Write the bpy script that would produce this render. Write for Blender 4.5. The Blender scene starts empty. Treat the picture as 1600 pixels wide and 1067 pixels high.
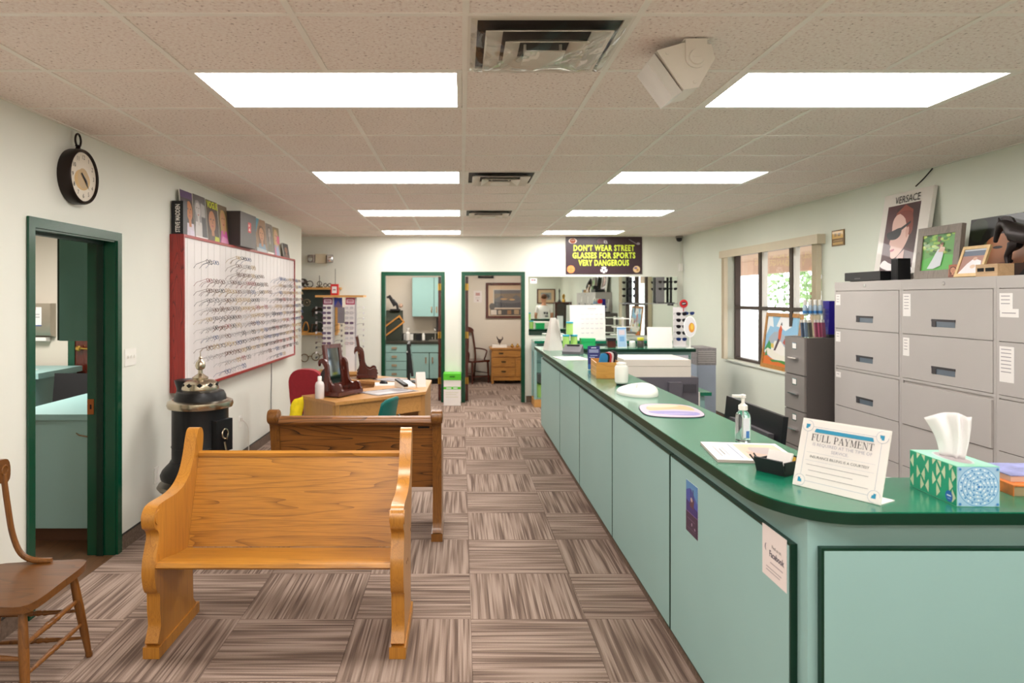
import bpy, bmesh, math, random
from mathutils import Vector, Matrix
R = math.radians; PI = math.pi
S = bpy.context.scene; C = S.collection
rnd = random.Random(7)

# ------------------------------------------------------------------ camera, world, exposure
F = 1097.0                      # focal length in pixels of the 1600 px wide frame
CAMZ, CEIL = 1.70, 2.69
cd = bpy.data.cameras.new('camera'); cam = bpy.data.objects.new('camera', cd); C.objects.link(cam)
cam.location = (0, 0, CAMZ); cam.rotation_euler = (PI/2, 0, 0)
cd.sensor_width = 36; cd.lens = 36*F/1600
cd.shift_x = (800-721)/1600; cd.shift_y = -(533.5-465)/1600
cd.dof.use_dof = True; cd.dof.focus_distance = 3.6; cd.dof.aperture_fstop = 3.2
cd.clip_start = .02
S.camera = cam
S.view_settings.view_transform = 'Standard'; S.view_settings.look = 'None'
S.view_settings.exposure = 0.0; S.view_settings.gamma = 1; S.view_settings.use_curve_mapping = False
w = bpy.data.worlds.new('sky'); S.world = w; w.use_nodes = True
bgn = w.node_tree.nodes['Background']
bgn.inputs[0].default_value = (.93, .97, 1, 1); bgn.inputs[1].default_value = 5.0
PANEL = 20.0                    # radiance of the fluorescent diffusers
PCOL = (1, .97, .93)
def room_lamp(x, y, z, sx, sy, power):
    l = bpy.data.lights.new('room_lamp', 'AREA'); l.shape = 'RECTANGLE'; l.size = sx; l.size_y = sy
    l.energy = power; l.color = (1, .96, .91)
    o = bpy.data.objects.new('room_lamp', l); C.objects.link(o); o.location = (x, y, z)
room_lamp(-.8, 13.0, 2.5, 1.1, .55, 40)      # lamp of the kitchenette
room_lamp(.6, 12.9, 2.5, 1.1, .55, 34)       # lamp of the far office
room_lamp(-3.9, 5.6, 2.5, .55, 1.1, 90)      # lamp of the left room

# ------------------------------------------------------------------ helpers
def lin(v): return v/12.92 if v <= .04045 else ((v+.055)/1.055)**2.4
def rgb(h):
    if isinstance(h, str):
        h = h.lstrip('#'); h = [int(h[i:i+2], 16) for i in (0, 2, 4)]
    return tuple(lin(v/255) for v in h) + (1,)
def catmull(pts, n=4, closed=True):
    out = []; N = len(pts); V = [Vector(p) for p in pts]
    for i in range(N if closed else N-1):
        if closed: a, b, c, d = V[i-1], V[i], V[(i+1) % N], V[(i+2) % N]
        else: a, b, c, d = V[max(i-1, 0)], V[i], V[i+1], V[min(i+2, N-1)]
        for k in range(n):
            t = k/n
            out.append(.5*((2*b)+(c-a)*t+(2*a-5*b+4*c-d)*t*t+(3*b-a-3*c+d)*t**3))
    if not closed: out.append(V[-1])
    return [tuple(p) for p in out]
def frame(o, right, up):
    r = Vector(right).normalized(); u = Vector(up).normalized(); n = r.cross(u)
    m = Matrix((r, u, n)).transposed().to_4x4(); m.translation = Vector(o); return m
def ell(cx, cy, rx, ry, n=18, a0=0, a1=360):
    k = n if a1-a0 >= 360 else n+1
    return [(cx+rx*math.cos(R(a0+(a1-a0)*i/n)), cy+ry*math.sin(R(a0+(a1-a0)*i/n))) for i in range(k)]

class B:
    """collects shapes into one mesh"""
    def __init__(s, m=None):
        s.bm = bmesh.new(); s.cl = s.bm.loops.layers.float_color.new('Col')
        s.M = m or Matrix(); s.c = (1, 1, 1, 1); s.mi = 0
    def add(s, vs, fs, bev=0, seg=2):
        bv = [s.bm.verts.new(s.M @ Vector(v)) for v in vs]; nf = []
        for f in fs:
            try: fc = s.bm.faces.new([bv[i] for i in f])
            except ValueError: continue
            fc.material_index = s.mi; nf.append(fc)
            for l in fc.loops: l[s.cl] = s.c
        if bev > 0:
            es = list({e for f in nf for e in f.edges if len(e.link_faces) == 2 and e.calc_face_angle(0) > .35})
            bmesh.ops.bevel(s.bm, geom=es, offset=bev, segments=seg, affect='EDGES', profile=.5, clamp_overlap=True)
        return s
    def box(s, x0, x1, y0, y1, z0, z1, bev=0, seg=2):
        v = [(x, y, z) for x in (x0, x1) for y in (y0, y1) for z in (z0, z1)]
        f = [(0, 1, 3, 2), (4, 6, 7, 5), (0, 4, 5, 1), (2, 3, 7, 6), (0, 2, 6, 4), (1, 5, 7, 3)]
        return s.add(v, f, bev, seg)
    def prism(s, poly, ax, a0, a1, bev=0, seg=2):
        n = len(poly)
        def P(p, a): return {'x': (a, p[0], p[1]), 'y': (p[0], a, p[1]), 'z': (p[0], p[1], a)}[ax]
        ar = sum(poly[i-1][0]*poly[i][1]-poly[i][0]*poly[i-1][1] for i in range(n))
        if (ar < 0) != (ax == 'y'): poly = poly[::-1]
        v = [P(p, a0) for p in poly]+[P(p, a1) for p in poly]
        f = [tuple(range(n))[::-1], tuple(range(n, 2*n))]+[(i, (i+1) % n, n+(i+1) % n, n+i) for i in range(n)]
        return s.add(v, f, bev, seg)
    def tube(s, pts, r, seg=8, closed=False, caps=True):
        P = [Vector(p) for p in pts]; N = len(P); rs = r if isinstance(r, (list, tuple)) else [r]*N
        vs = []; up = None
        for i, p in enumerate(P):
            if closed: t = P[(i+1) % N]-P[i-1]
            else: t = P[min(i+1, N-1)]-P[max(i-1, 0)]
            t.normalize()
            if up is None: up = t.orthogonal().normalized()
            else:
                up = up-t*up.dot(t)
                up = up.normalized() if up.length > 1e-6 else t.orthogonal().normalized()
            b = t.cross(up)
            for k in range(seg):
                a = 2*PI*k/seg; vs.append(p+(up*math.cos(a)+b*math.sin(a))*rs[i])
        fs = []
        for i in range(N if closed else N-1):
            j = (i+1) % N
            for k in range(seg):
                l = (k+1) % seg; fs.append((i*seg+k, i*seg+l, j*seg+l, j*seg+k))
        if caps and not closed: fs += [tuple(range(seg))[::-1], tuple(range((N-1)*seg, N*seg))]
        return s.add(vs, fs)
    def cyl(s, p0, p1, r, r1=None, seg=16): return s.tube([p0, p1], [r, r if r1 is None else r1], seg)
    def lathe(s, prof, seg=24, o=(0, 0, 0), ax='z'):
        vs = []; n = len(prof)
        for r, z in prof:
            for k in range(seg):
                a = 2*PI*k/seg; x, y = max(r, 1e-4)*math.cos(a), max(r, 1e-4)*math.sin(a)
                p = {'z': (x, y, z), 'x': (z, x, y), 'y': (y, z, x)}[ax]
                vs.append(Vector(o)+Vector(p))
        fs = [(i*seg+k, i*seg+(k+1) % seg, (i+1)*seg+(k+1) % seg, (i+1)*seg+k) for i in range(n-1) for k in range(seg)]
        fs += [tuple(range(seg))[::-1], tuple(range((n-1)*seg, n*seg))]
        return s.add(vs, fs)
    def ball(s, c, rx, ry=None, rz=None, seg=14, rings=8):
        ry = ry or rx; rz = rz or rx; c = Vector(c)
        vs = [c+Vector((0, 0, rz))]
        for i in range(1, rings):
            t = PI*i/rings
            for k in range(seg):
                a = 2*PI*k/seg; vs.append(c+Vector((rx*math.sin(t)*math.cos(a), ry*math.sin(t)*math.sin(a), rz*math.cos(t))))
        vs.append(c-Vector((0, 0, rz))); fs = []
        for k in range(seg):
            l = (k+1) % seg; fs.append((0, 1+k, 1+l))
            for i in range(rings-2): fs.append((1+i*seg+k, 1+(i+1)*seg+k, 1+(i+1)*seg+l, 1+i*seg+l))
            q = 1+(rings-2)*seg; fs.append((q+k, len(vs)-1, q+l))
        return s.add(vs, fs)
    def shapes(s, lst, z0=.0006, dz=.00012):
        """flat print: list of (polygon in the local XY plane, colour), later ones on top"""
        for i, (poly, col) in enumerate(lst):
            s.c = rgb(col); z = z0+dz*i
            n = len(poly); ar = sum(poly[k-1][0]*poly[k][1]-poly[k][0]*poly[k-1][1] for k in range(n))
            if ar < 0: poly = poly[::-1]
            s.add([(p[0], p[1], z) for p in poly], [tuple(range(n))])
        return s
    def obj(s, name, mats, parent=None, ang=35, recalc=True):
        if recalc: bmesh.ops.recalc_face_normals(s.bm, faces=s.bm.faces[:])
        me = bpy.data.meshes.new(name); s.bm.to_mesh(me); s.bm.free()
        for m in (mats if isinstance(mats, (list, tuple)) else [mats]): me.materials.append(m)
        me.polygons.foreach_set('use_smooth', [True]*len(me.polygons))
        me.set_sharp_from_angle(angle=R(ang))
        return link(name, me, parent)
def link(name, me, parent=None, loc=None, rz=0):
    o = bpy.data.objects.new(name, me); C.objects.link(o)
    if parent: o.parent = parent
    if loc is not None: o.location = loc
    o.rotation_euler.z = rz
    return o
def tag(o, label, cat, group=None, kind=None):
    o['label'] = label; o['category'] = cat
    if group: o['group'] = group
    if kind: o['kind'] = kind
    return o
def thing(name, label, cat, loc=(0, 0, 0), rz=0, group=None):
    o = bpy.data.objects.new(name, None); C.objects.link(o); o.empty_display_size = .1
    o.location = loc; o.rotation_euler = (0, 0, rz)
    return tag(o, label, cat, group)
def struct(o): o['kind'] = 'structure'; return o
def dup(root, loc, rz, label, group=None):
    def cp(o, par):
        c = o.copy(); C.objects.link(c)
        if par: c.parent = par
        for ch in kids.get(o, []): cp(ch, c)
        return c
    kids = {}
    for o in root.children_recursive: kids.setdefault(o.parent, []).append(o)
    r = cp(root, None); r.location = loc; r.rotation_euler = (0, 0, rz); r['label'] = label
    if group: r['group'] = group
    return r
def text(s, size, name, mat, parent, m, bold=0, sx=1, align='CENTER', space=1, ext=0):
    cu = bpy.data.curves.new('t', 'FONT'); cu.body = s; cu.size = size; cu.align_x = align; cu.align_y = 'CENTER'
    cu.offset = bold; cu.space_character = space; cu.resolution_u = 2; cu.extrude = ext
    t = bpy.data.objects.new('t', cu); C.objects.link(t); bpy.context.view_layer.update()
    me = bpy.data.meshes.new_from_object(t.evaluated_get(bpy.context.evaluated_depsgraph_get()))
    bpy.data.objects.remove(t); bpy.data.curves.remove(cu)
    me.transform(m @ Matrix.Diagonal((sx, 1, 1, 1))); me.name = name
    me.materials.clear(); me.materials.append(mat)
    return link(name, me, parent)
def skin(verts, edges, sub=2, root=0):
    """grown surface over joints [(pos, radius)]"""
    me = bpy.data.meshes.new('sk'); me.from_pydata([v[0] for v in verts], edges, [])
    o = bpy.data.objects.new('sk', me); C.objects.link(o)
    o.modifiers.new('s', 'SKIN'); d = me.skin_vertices[0].data
    for i, v in enumerate(verts):
        r = v[1]; d[i].radius = r if isinstance(r, tuple) else (r, r); d[i].use_root = (i == root)
    sb = o.modifiers.new('u', 'SUBSURF'); sb.levels = sub; sb.render_levels = sub
    bpy.context.view_layer.update()
    out = bpy.data.meshes.new_from_object(o.evaluated_get(bpy.context.evaluated_depsgraph_get()))
    bpy.data.objects.remove(o); bpy.data.meshes.remove(me)
    out.polygons.foreach_set('use_smooth', [True]*len(out.polygons))
    return out

# ------------------------------------------------------------------ materials
def nodes(name):
    m = bpy.data.materials.new(name); m.use_nodes = True; nt = m.node_tree
    return m, nt, nt.nodes['Principled BSDF'], lambda t, **k: mk(nt, t, k)
def mk(nt, t, k):
    n = nt.nodes.new(t)
    for a, v in k.items(): setattr(n, a, v)
    return n
def ramp(N, L, src, stops):
    r = N('ShaderNodeValToRGB'); e = r.color_ramp.elements
    while len(e) < len(stops): e.new(.5)
    for i, (p, c) in enumerate(stops): e[i].position = p; e[i].color = c
    L(src, r.inputs[0]); return r
def mat(name, col, rough=.5, metal=0, var=.05, scale=6, bump=0, bscale=150, spec=.5, coat=0, trans=0, ior=1.45, sheen=0):
    m, nt, b, N = nodes(name); L = nt.links.new; c = rgb(col)
    tc = N('ShaderNodeTexCoord'); no = N('ShaderNodeTexNoise'); no.inputs['Scale'].default_value = scale
    no.inputs['Detail'].default_value = 3; L(tc.outputs['Object'], no.inputs['Vector'])
    lo = tuple(max(0, x*(1-var)) for x in c[:3])+(1,); hi = tuple(min(1, x*(1+var)) for x in c[:3])+(1,)
    r = ramp(N, L, no.outputs['Fac'], [(.3, lo), (.7, hi)]); L(r.outputs[0], b.inputs['Base Color'])
    b.inputs['Roughness'].default_value = rough; b.inputs['Metallic'].default_value = metal
    b.inputs['Specular IOR Level'].default_value = spec; b.inputs['IOR'].default_value = ior
    b.inputs['Coat Weight'].default_value = coat; b.inputs['Coat Roughness'].default_value = .15
    b.inputs['Transmission Weight'].default_value = trans; b.inputs['Sheen Weight'].default_value = sheen
    if bump:
        n2 = N('ShaderNodeTexNoise'); n2.inputs['Scale'].default_value = bscale; n2.inputs['Detail'].default_value = 2
        L(tc.outputs['Object'], n2.inputs['Vector']); bp = N('ShaderNodeBump'); bp.inputs['Strength'].default_value = bump
        bp.inputs['Distance'].default_value = .004; L(n2.outputs['Fac'], bp.inputs['Height']); L(bp.outputs[0], b.inputs['Normal'])
    return m
def wood(name, light, dark, ax='x', sc=1.0, rough=.35, bands=22, amt=.75, coat=.15, fibre=.35, stretch=.55):
    m, nt, b, N = nodes(name); L = nt.links.new
    tc = N('ShaderNodeTexCoord'); mp = N('ShaderNodeMapping'); s = [5*sc]*3; s['xyz'.index(ax)] = stretch*sc
    mp.inputs['Scale'].default_value = s; mp.inputs['Location'].default_value = (3.1, 7.7, 1.3)
    L(tc.outputs['Object'], mp.inputs['Vector'])
    n = N('ShaderNodeTexNoise'); n.inputs['Scale'].default_value = 1.1; n.inputs['Detail'].default_value = 2.2
    n.inputs['Roughness'].default_value = .45; L(mp.outputs[0], n.inputs['Vector'])
    mu = N('ShaderNodeMath', operation='MULTIPLY'); mu.inputs[1].default_value = bands; L(n.outputs['Fac'], mu.inputs[0])
    fr = N('ShaderNodeMath', operation='FRACT'); L(mu.outputs[0], fr.inputs[0])
    band = ramp(N, L, fr.outputs[0], [(0, (1, 1, 1, 1)), (.07, (.6, .6, .6, 1)), (.28, (.12, .12, .12, 1)), (1, (0, 0, 0, 1))])
    mp2 = N('ShaderNodeMapping'); s2 = [260*sc]*3; s2['xyz'.index(ax)] = 5*sc; mp2.inputs['Scale'].default_value = s2
    L(tc.outputs['Object'], mp2.inputs['Vector'])
    n2 = N('ShaderNodeTexNoise'); n2.inputs['Scale'].default_value = 1; n2.inputs['Detail'].default_value = 2; L(mp2.outputs[0], n2.inputs['Vector'])
    f2 = ramp(N, L, n2.outputs['Fac'], [(.42, (0, 0, 0, 1)), (.7, (1, 1, 1, 1))])
    a1 = N('ShaderNodeMath', operation='MULTIPLY'); a1.inputs[1].default_value = amt; L(band.outputs[0], a1.inputs[0])
    a2 = N('ShaderNodeMath', operation='MULTIPLY_ADD', use_clamp=True); a2.inputs[1].default_value = fibre
    L(f2.outputs[0], a2.inputs[0]); L(a1.outputs[0], a2.inputs[2])
    mx = N('ShaderNodeMix', data_type='RGBA'); mx.inputs[6].default_value = rgb(light); mx.inputs[7].default_value = rgb(dark)
    L(a2.outputs[0], mx.inputs[0])
    n3 = N('ShaderNodeTexNoise'); n3.inputs['Scale'].default_value = 2.2; L(tc.outputs['Object'], n3.inputs['Vector'])
    v = ramp(N, L, n3.outputs['Fac'], [(.3, (.86, .84, .82, 1)), (.7, (1, 1, 1, 1))])
    m2 = N('ShaderNodeMix', data_type='RGBA', blend_type='MULTIPLY'); m2.inputs[0].default_value = 1
    L(mx.outputs[2], m2.inputs[6]); L(v.outputs[0], m2.inputs[7]); L(m2.outputs[2], b.inputs['Base Color'])
    b.inputs['Roughness'].default_value = rough; b.inputs['Coat Weight'].default_value = coat; b.inputs['Coat Roughness'].default_value = .2
    return m
def carpet(name):
    m, nt, b, N = nodes(name); L = nt.links.new
    tc = N('ShaderNodeTexCoord'); oi = N('ShaderNodeObjectInfo')
    mo = N('ShaderNodeMath', operation='MULTIPLY'); mo.inputs[1].default_value = 37; L(oi.outputs['Random'], mo.inputs[0])
    cx = N('ShaderNodeCombineXYZ'); L(mo.outputs[0], cx.inputs[0]); L(mo.outputs[0], cx.inputs[1])
    ad = N('ShaderNodeVectorMath', operation='ADD'); L(tc.outputs['Object'], ad.inputs[0]); L(cx.outputs[0], ad.inputs[1])
    def nz(sx, sy, det):
        mp = N('ShaderNodeMapping'); mp.inputs['Scale'].default_value = (sx, sy, 1); L(ad.outputs[0], mp.inputs['Vector'])
        n = N('ShaderNodeTexNoise', noise_dimensions='2D'); n.inputs['Scale'].default_value = 1; n.inputs['Detail'].default_value = det
        L(mp.outputs[0], n.inputs['Vector']); return n
    sp = N('ShaderNodeSeparateXYZ'); L(ad.outputs[0], sp.inputs[0])
    ym = N('ShaderNodeMath', operation='MULTIPLY'); ym.inputs[1].default_value = 120; L(sp.outputs[1], ym.inputs[0])
    fl = N('ShaderNodeMath', operation='FLOOR'); L(ym.outputs[0], fl.inputs[0]); fc_ = N('ShaderNodeMath', operation='FRACT'); L(ym.outputs[0], fc_.inputs[0])
    xm = N('ShaderNodeMath', operation='MULTIPLY'); xm.inputs[1].default_value = 1.7; L(sp.outputs[0], xm.inputs[0])
    yr = N('ShaderNodeMath', operation='MULTIPLY'); yr.inputs[1].default_value = 7.31; L(fl.outputs[0], yr.inputs[0])
    cr = N('ShaderNodeCombineXYZ'); L(xm.outputs[0], cr.inputs[0]); L(yr.outputs[0], cr.inputs[1])
    a = N('ShaderNodeTexNoise', noise_dimensions='2D'); a.inputs['Scale'].default_value = 1; a.inputs['Detail'].default_value = 0; L(cr.outputs[0], a.inputs['Vector'])
    bb = nz(1.6, 26, 1); f = nz(330, 330, 1)
    s = N('ShaderNodeMath', operation='MULTIPLY_ADD'); s.inputs[1].default_value = .55; L(a.outputs['Fac'], s.inputs[0])
    t = N('ShaderNodeMath', operation='MULTIPLY'); t.inputs[1].default_value = .45; L(bb.outputs['Fac'], t.inputs[0]); L(t.outputs[0], s.inputs[2])
    r = ramp(N, L, s.outputs[0], [(.33, rgb('#6c5a50')), (.45, rgb('#857165')), (.54, rgb('#9a8578')), (.66, rgb('#aa9588'))])
    v = ramp(N, L, f.outputs['Fac'], [(.3, (.78, .78, .78, 1)), (.7, (1.08, 1.08, 1.08, 1))])
    m2 = N('ShaderNodeMix', data_type='RGBA', blend_type='MULTIPLY'); m2.inputs[0].default_value = 1
    L(r.outputs[0], m2.inputs[6]); L(v.outputs[0], m2.inputs[7]); L(m2.outputs[2], b.inputs['Base Color'])
    b.inputs['Roughness'].default_value = .95; b.inputs['Specular IOR Level'].default_value = .1
    bp = N('ShaderNodeBump'); bp.inputs['Strength'].default_value = .35; bp.inputs['Distance'].default_value = .003
    L(f.outputs['Fac'], bp.inputs['Height']); L(bp.outputs[0], b.inputs['Normal'])
    return m
def ceiling_mat(name):
    m, nt, b, N = nodes(name); L = nt.links.new
    tc = N('ShaderNodeTexCoord'); oi = N('ShaderNodeObjectInfo')
    ad = N('ShaderNodeVectorMath', operation='ADD'); L(tc.outputs['Object'], ad.inputs[0]); L(oi.outputs['Location'], ad.inputs[1])
    n = N('ShaderNodeTexNoise'); n.inputs['Scale'].default_value = 75; n.inputs['Detail'].default_value = 3; L(ad.outputs[0], n.inputs['Vector'])
    r = ramp(N, L, n.outputs['Fac'], [(.28, rgb('#ab9a92')), (.37, rgb('#ecdcd4')), (.5, rgb('#f3e7df')), (.75, rgb('#f8efe8'))])
    L(r.outputs[0], b.inputs['Base Color']); b.inputs['Roughness'].default_value = .95
    bp = N('ShaderNodeBump'); bp.inputs['Strength'].default_value = .5; bp.inputs['Distance'].default_value = .004
    L(n.outputs['Fac'], bp.inputs['Height']); L(bp.outputs[0], b.inputs['Normal'])
    return m
def emit(name, col, s):
    m, nt, b, N = nodes(name); b.inputs['Emission Color'].default_value = col+(1,); b.inputs['Emission Strength'].default_value = s
    b.inputs['Base Color'].default_value = (.9, .9, .9, 1)
    return m
def printed(name, rough=.4, coat=0):
    m, nt, b, N = nodes(name); a = N('ShaderNodeAttribute', attribute_name='Col'); nt.links.new(a.outputs['Color'], b.inputs['Base Color'])
    b.inputs['Roughness'].default_value = rough; b.inputs['Coat Weight'].default_value = coat
    return m
def pane_mat(name, tint=(1, 1, 1), ior=1.5):
    m, nt, b, N = nodes(name); L = nt.links.new; nt.nodes.remove(b)
    out = nt.nodes['Material Output']; lw = N('ShaderNodeLayerWeight'); lw.inputs[0].default_value = .5
    pw = N('ShaderNodeMath', operation='POWER'); pw.inputs[1].default_value = 5; L(lw.outputs['Facing'], pw.inputs[0])
    f0 = ((ior-1)/(ior+1))**2; fr = N('ShaderNodeMath', operation='MULTIPLY_ADD'); fr.inputs[1].default_value = 1-f0; fr.inputs[2].default_value = f0
    L(pw.outputs[0], fr.inputs[0])
    t = N('ShaderNodeBsdfTransparent'); t.inputs[0].default_value = tint+(1,)
    g = N('ShaderNodeBsdfGlossy'); g.inputs['Roughness'].default_value = .01
    mx = N('ShaderNodeMixShader'); L(fr.outputs[0], mx.inputs[0]); L(t.outputs[0], mx.inputs[1]); L(g.outputs[0], mx.inputs[2])
    L(mx.outputs[0], out.inputs['Surface'])
    return m

wall_l = mat('wall_paint_pale', '#e3e3d9', .6, var=.02, scale=1.5, bump=.05, bscale=90)
wall_r = mat('wall_paint_mint', '#dfe3d6', .6, var=.02, scale=1.5, bump=.05, bscale=90)
wall_c = mat('wall_paint_cream', '#d9d0c2', .6, var=.02, scale=1.5)
CARPET = carpet('striped_carpet'); CTILE = ceiling_mat('mineral_fibre_tile')
GRID = mat('ceiling_grid_metal', '#f3ede4', .4, var=.03)
BASE = mat('carpet_base', '#6d5b4e', .95, var=.25, scale=60, bump=.3)
BASECAP = mat('base_cap_black', '#1c1a18', .6)
TEAL = mat('teal_laminate', '#95b9b5', .42, var=.02, scale=2)
TEALD = mat('teal_laminate_deep', '#90b6b3', .42, var=.02, scale=2)
GREEN = mat('green_laminate', '#047153', .25, var=.04, scale=3, coat=.45)
GREENE = mat('dark_green_edge', '#002f1e', .35, var=.04)
DOORG = mat('dark_green_gloss_paint', '#02442e', .25, var=.06, scale=3, coat=.3)
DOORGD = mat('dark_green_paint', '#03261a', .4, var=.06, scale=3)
WHITE = mat('white_plastic', '#eeebe4', .4, var=.02)
PAPER = mat('white_paper', '#efe9e4', .7, var=.02)
BLACK = mat('black_plastic', '#17161a', .4, var=.1)
BLACKM = mat('black_matte', '#121113', .7, var=.1)
IRON = mat('black_iron', '#1a191b', .38, metal=.3, var=.15, scale=20, bump=.15, bscale=60)
NICKEL = mat('aged_nickel', '#c8bba6', .25, metal=1, var=.12, scale=9)
BRASS = mat('brass', '#c9a050', .3, metal=1, var=.1, scale=9)
COPPER = mat('copper', '#a8683e', .35, metal=1, var=.1)
CHROME = mat('chrome', '#d9d9dc', .12, metal=1, var=.03)
STEEL = mat('brushed_steel', '#b0a89c', .35, metal=.9, var=.06)
OAK_X = wood('golden_oak_lengthwise', '#c1832e', '#5a300d', 'x', 1.3, .32, 13, .5, fibre=.38, stretch=.28)
OAK_Z = wood('golden_oak_upright', '#c78732', '#87501c', 'z', 1.2, .3, 10, .35, stretch=.3)
DARK_X = wood('brown_oak_lengthwise', '#965e26', '#1f0e04', 'x', 1.2, .35, 15, .95, fibre=.3, stretch=.4)
DARK_Z = wood('brown_oak_upright', '#87551f', '#3a1e08', 'z', 1.2, .33, 14, .5)
DESK = wood('honey_oak_veneer', '#cb9352', '#9c6830', 'x', .9, .38, 14, .4)
DESK_Z = wood('honey_oak_upright', '#bd8a4e', '#8d6132', 'z', 1.0, .45, 10, .3)
CHAIRW = wood('worn_chair_wood', '#74481f', '#3a200c', 'x', 1.0, .38, 10, .5)
CHAIRZ = wood('worn_chair_wood_upright', '#84521f', '#4a290e', 'z', 1.0, .35, 10, .5)
MAHOG = wood('mahogany', '#5a2013', '#1f0805', 'z', 1.2, .25, 12, .6, coat=.5)
RED_WOOD = wood('red_stained_wood', '#a8281f', '#3a0807', 'z', 1.4, .35, 22, .8)
RED_EDGE = mat('red_edge_paint', '#9c2a26', .4, var=.08)
PINE = wood('pine', '#dca660', '#b57a38', 'x', 1.4, .45, 10, .4)
PINEG = wood('golden_pine', '#c5893d', '#7c4d1c', 'x', 1.2, .35, 14, .6)
GREYW = wood('grey_wood', '#8c8177', '#655b52', 'z', 1.4, .6, 14, .6)
CAB = mat('grey_enamel', '#b6afab', .38, var=.02, scale=3)
CABD = mat('dark_grey_enamel', '#5d5654', .4, var=.03, scale=3)
GAP = mat('shadow_gap_black', '#141312', .9)
REDF = mat('red_fabric', '#9a1f2a', .9, var=.08, scale=40, bump=.2, sheen=.2)
TEALP = mat('teal_plastic', '#0f6a62', .4, var=.04)
YEL = mat('yellow_cloth', '#efd618', .8, var=.08, scale=30)
MIRROR = mat('mirror_silver', '#dfe4de', .01, metal=1, var=0)
MIRRORD = mat('dark_mirror', '#8a9396', .05, metal=1, var=.02)
PRINT = printed('printed_paper', .45); PRINTG = printed('glossy_print', .4, .12)
DIFF = emit('lit_diffuser', PCOL, PANEL)
GLASS = pane_mat('window_glass'); CLEAR = pane_mat('clear_acrylic', (.93, .96, .95), 1.4)
BRONZE = mat('dark_bronze_frame', '#4a3d37', .45, metal=.3, var=.05)
BEIGE = mat('beige_vinyl', '#d3c6ad', .55, var=.03)
PRN = mat('printer_beige', '#d8cfc4', .45, var=.02)
PRNG = mat('printer_grey', '#5b575f', .5, var=.04)
BLUEB = mat('ultramarine_plastic', '#23168c', .35, var=.05)
GOLDW = mat('gold_painted_wood', '#c7a877', .45, metal=.2, var=.1, scale=20)
LIME = mat('lime_plastic', '#b8e07a', .4, var=.05); CYAN = mat('cyan_lid', '#4fb9d2', .4)
GREENB = mat('bright_green_plastic', '#1cae62', .4, var=.04)
SKIN = mat('skin', '#c98f6f', .55, var=.05); HAIR = mat('brown_hair', '#5b3a22', .8, var=.2, scale=60)
DENIM = mat('dark_denim', '#2b3244', .9, var=.1, scale=60)
LEAF = mat('leaf_green', '#7d9a62', .6, var=.25, scale=3)
TAN = mat('tan_stucco', '#b89a84', .8, var=.05)
CORD = mat('white_cord', '#d8d2c8', .5)
CLIPB = mat('pale_grey_metal', '#a9b2b8', .4, metal=.6)

# ================================================================== the room
XL, XR, YE, YN = -2.29, 3.6, 11.4, -2.6
floor = struct(B().box(-5.4, 3.78, -2.75, 14.6, -.12, -.008).obj('floor', BASE))
tile_me = {}
def carpet_tile(sx, sy):
    k = (round(sx, 3), round(sy, 3))
    if k not in tile_me:
        o = B().box(-sx/2, sx/2, -sy/2, sy/2, -.008, 0, .0025, 1).obj('carpet_tile', CARPET)
        tile_me[k] = o.data; bpy.data.objects.remove(o)
    return tile_me[k]
T = .61
def lay(x0, x1, y0, y1):
    i0, i1 = math.floor((x0-.05)/T), math.ceil((x1-.05)/T)
    j0, j1 = math.floor((y0-3.715)/T), math.ceil((y1-3.715)/T)
    for i in range(i0, i1):
        for j in range(j0, j1):
            a, b = max(x0, .05+i*T), min(x1, .05+(i+1)*T); c, d = max(y0, 3.715+j*T), min(y1, 3.715+(j+1)*T)
            if b-a < .03 or d-c < .03: continue
            rot = (i+j) % 2 == 0
            me = carpet_tile((d-c if rot else b-a)-.002, (b-a if rot else d-c)-.002)
            link('carpet_tile', me, floor, ((a+b)/2, (c+d)/2, 0), PI/2 if rot else 0)
lay(XL, XR, YN, YE); lay(-1.6, 1.9, YE+.001, 14.45)
struct(B().box(-5.2, XL-.001, 2.6, 7.7, -.008, 0).obj('trim_1', wood('dark_plank_floor', '#6b4a30', '#33200f', 'y', 1, .4, 12, .5)))

def wall_x(name, x0, x1, y0, y1, z1, holes, m):
    b = B(); y = y0
    for (a, c, zb, zt) in sorted(holes):
        b.box(x0, x1, y, a, 0, z1)
        if zb > 0: b.box(x0, x1, a, c, 0, zb)
        b.box(x0, x1, a, c, zt, z1); y = c
    b.box(x0, x1, y, y1, 0, z1); return struct(b.obj(name, m))
def wall_y(name, y0, y1, x0, x1, z1, holes, m):
    b = B(); x = x0
    for (a, c, zb, zt) in sorted(holes):
        b.box(x, a, y0, y1, 0, z1); b.box(a, c, y0, y1, zt, z1); x = c
    b.box(x, x1, y0, y1, 0, z1); return struct(b.obj(name, m))
wall_left = wall_x('wall_left', -2.46, XL, YN-.15, 10.05, 2.8, [(3.735, 4.655, 0, 2.085)], wall_l)
wall_right = wall_x('wall_right', XR, 3.78, YN-.15, YE+.15, 2.8, [(7.02, 9.5, .85, 2.3)], wall_r)
wall_far = wall_y('wall_far', YE, YE+.13, -3.5, XR-.001, 2.8, [(-1.255, -.32, 0, 2.075), (.045, .985, 0, 2.075)], wall_l)
wall_near = wall_y('wall_near', YN-.15, YN, XL+.001, XR-.001, 2.8, [], wall_r)
b = B(); b.box(-3.5, -3.38, 9.93, YE-.001, 0, 2.8); b.box(-3.379, -2.461, 9.93, 10.05, 0, 2.8); struct(b.obj('wall_alcove', wall_l))
b = B(); b.box(-1.72, -1.60, 11.531, 14.5, 0, 2.62); b.box(-1.599, 1.9, 14.42, 14.55, 0, 2.62)
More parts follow.
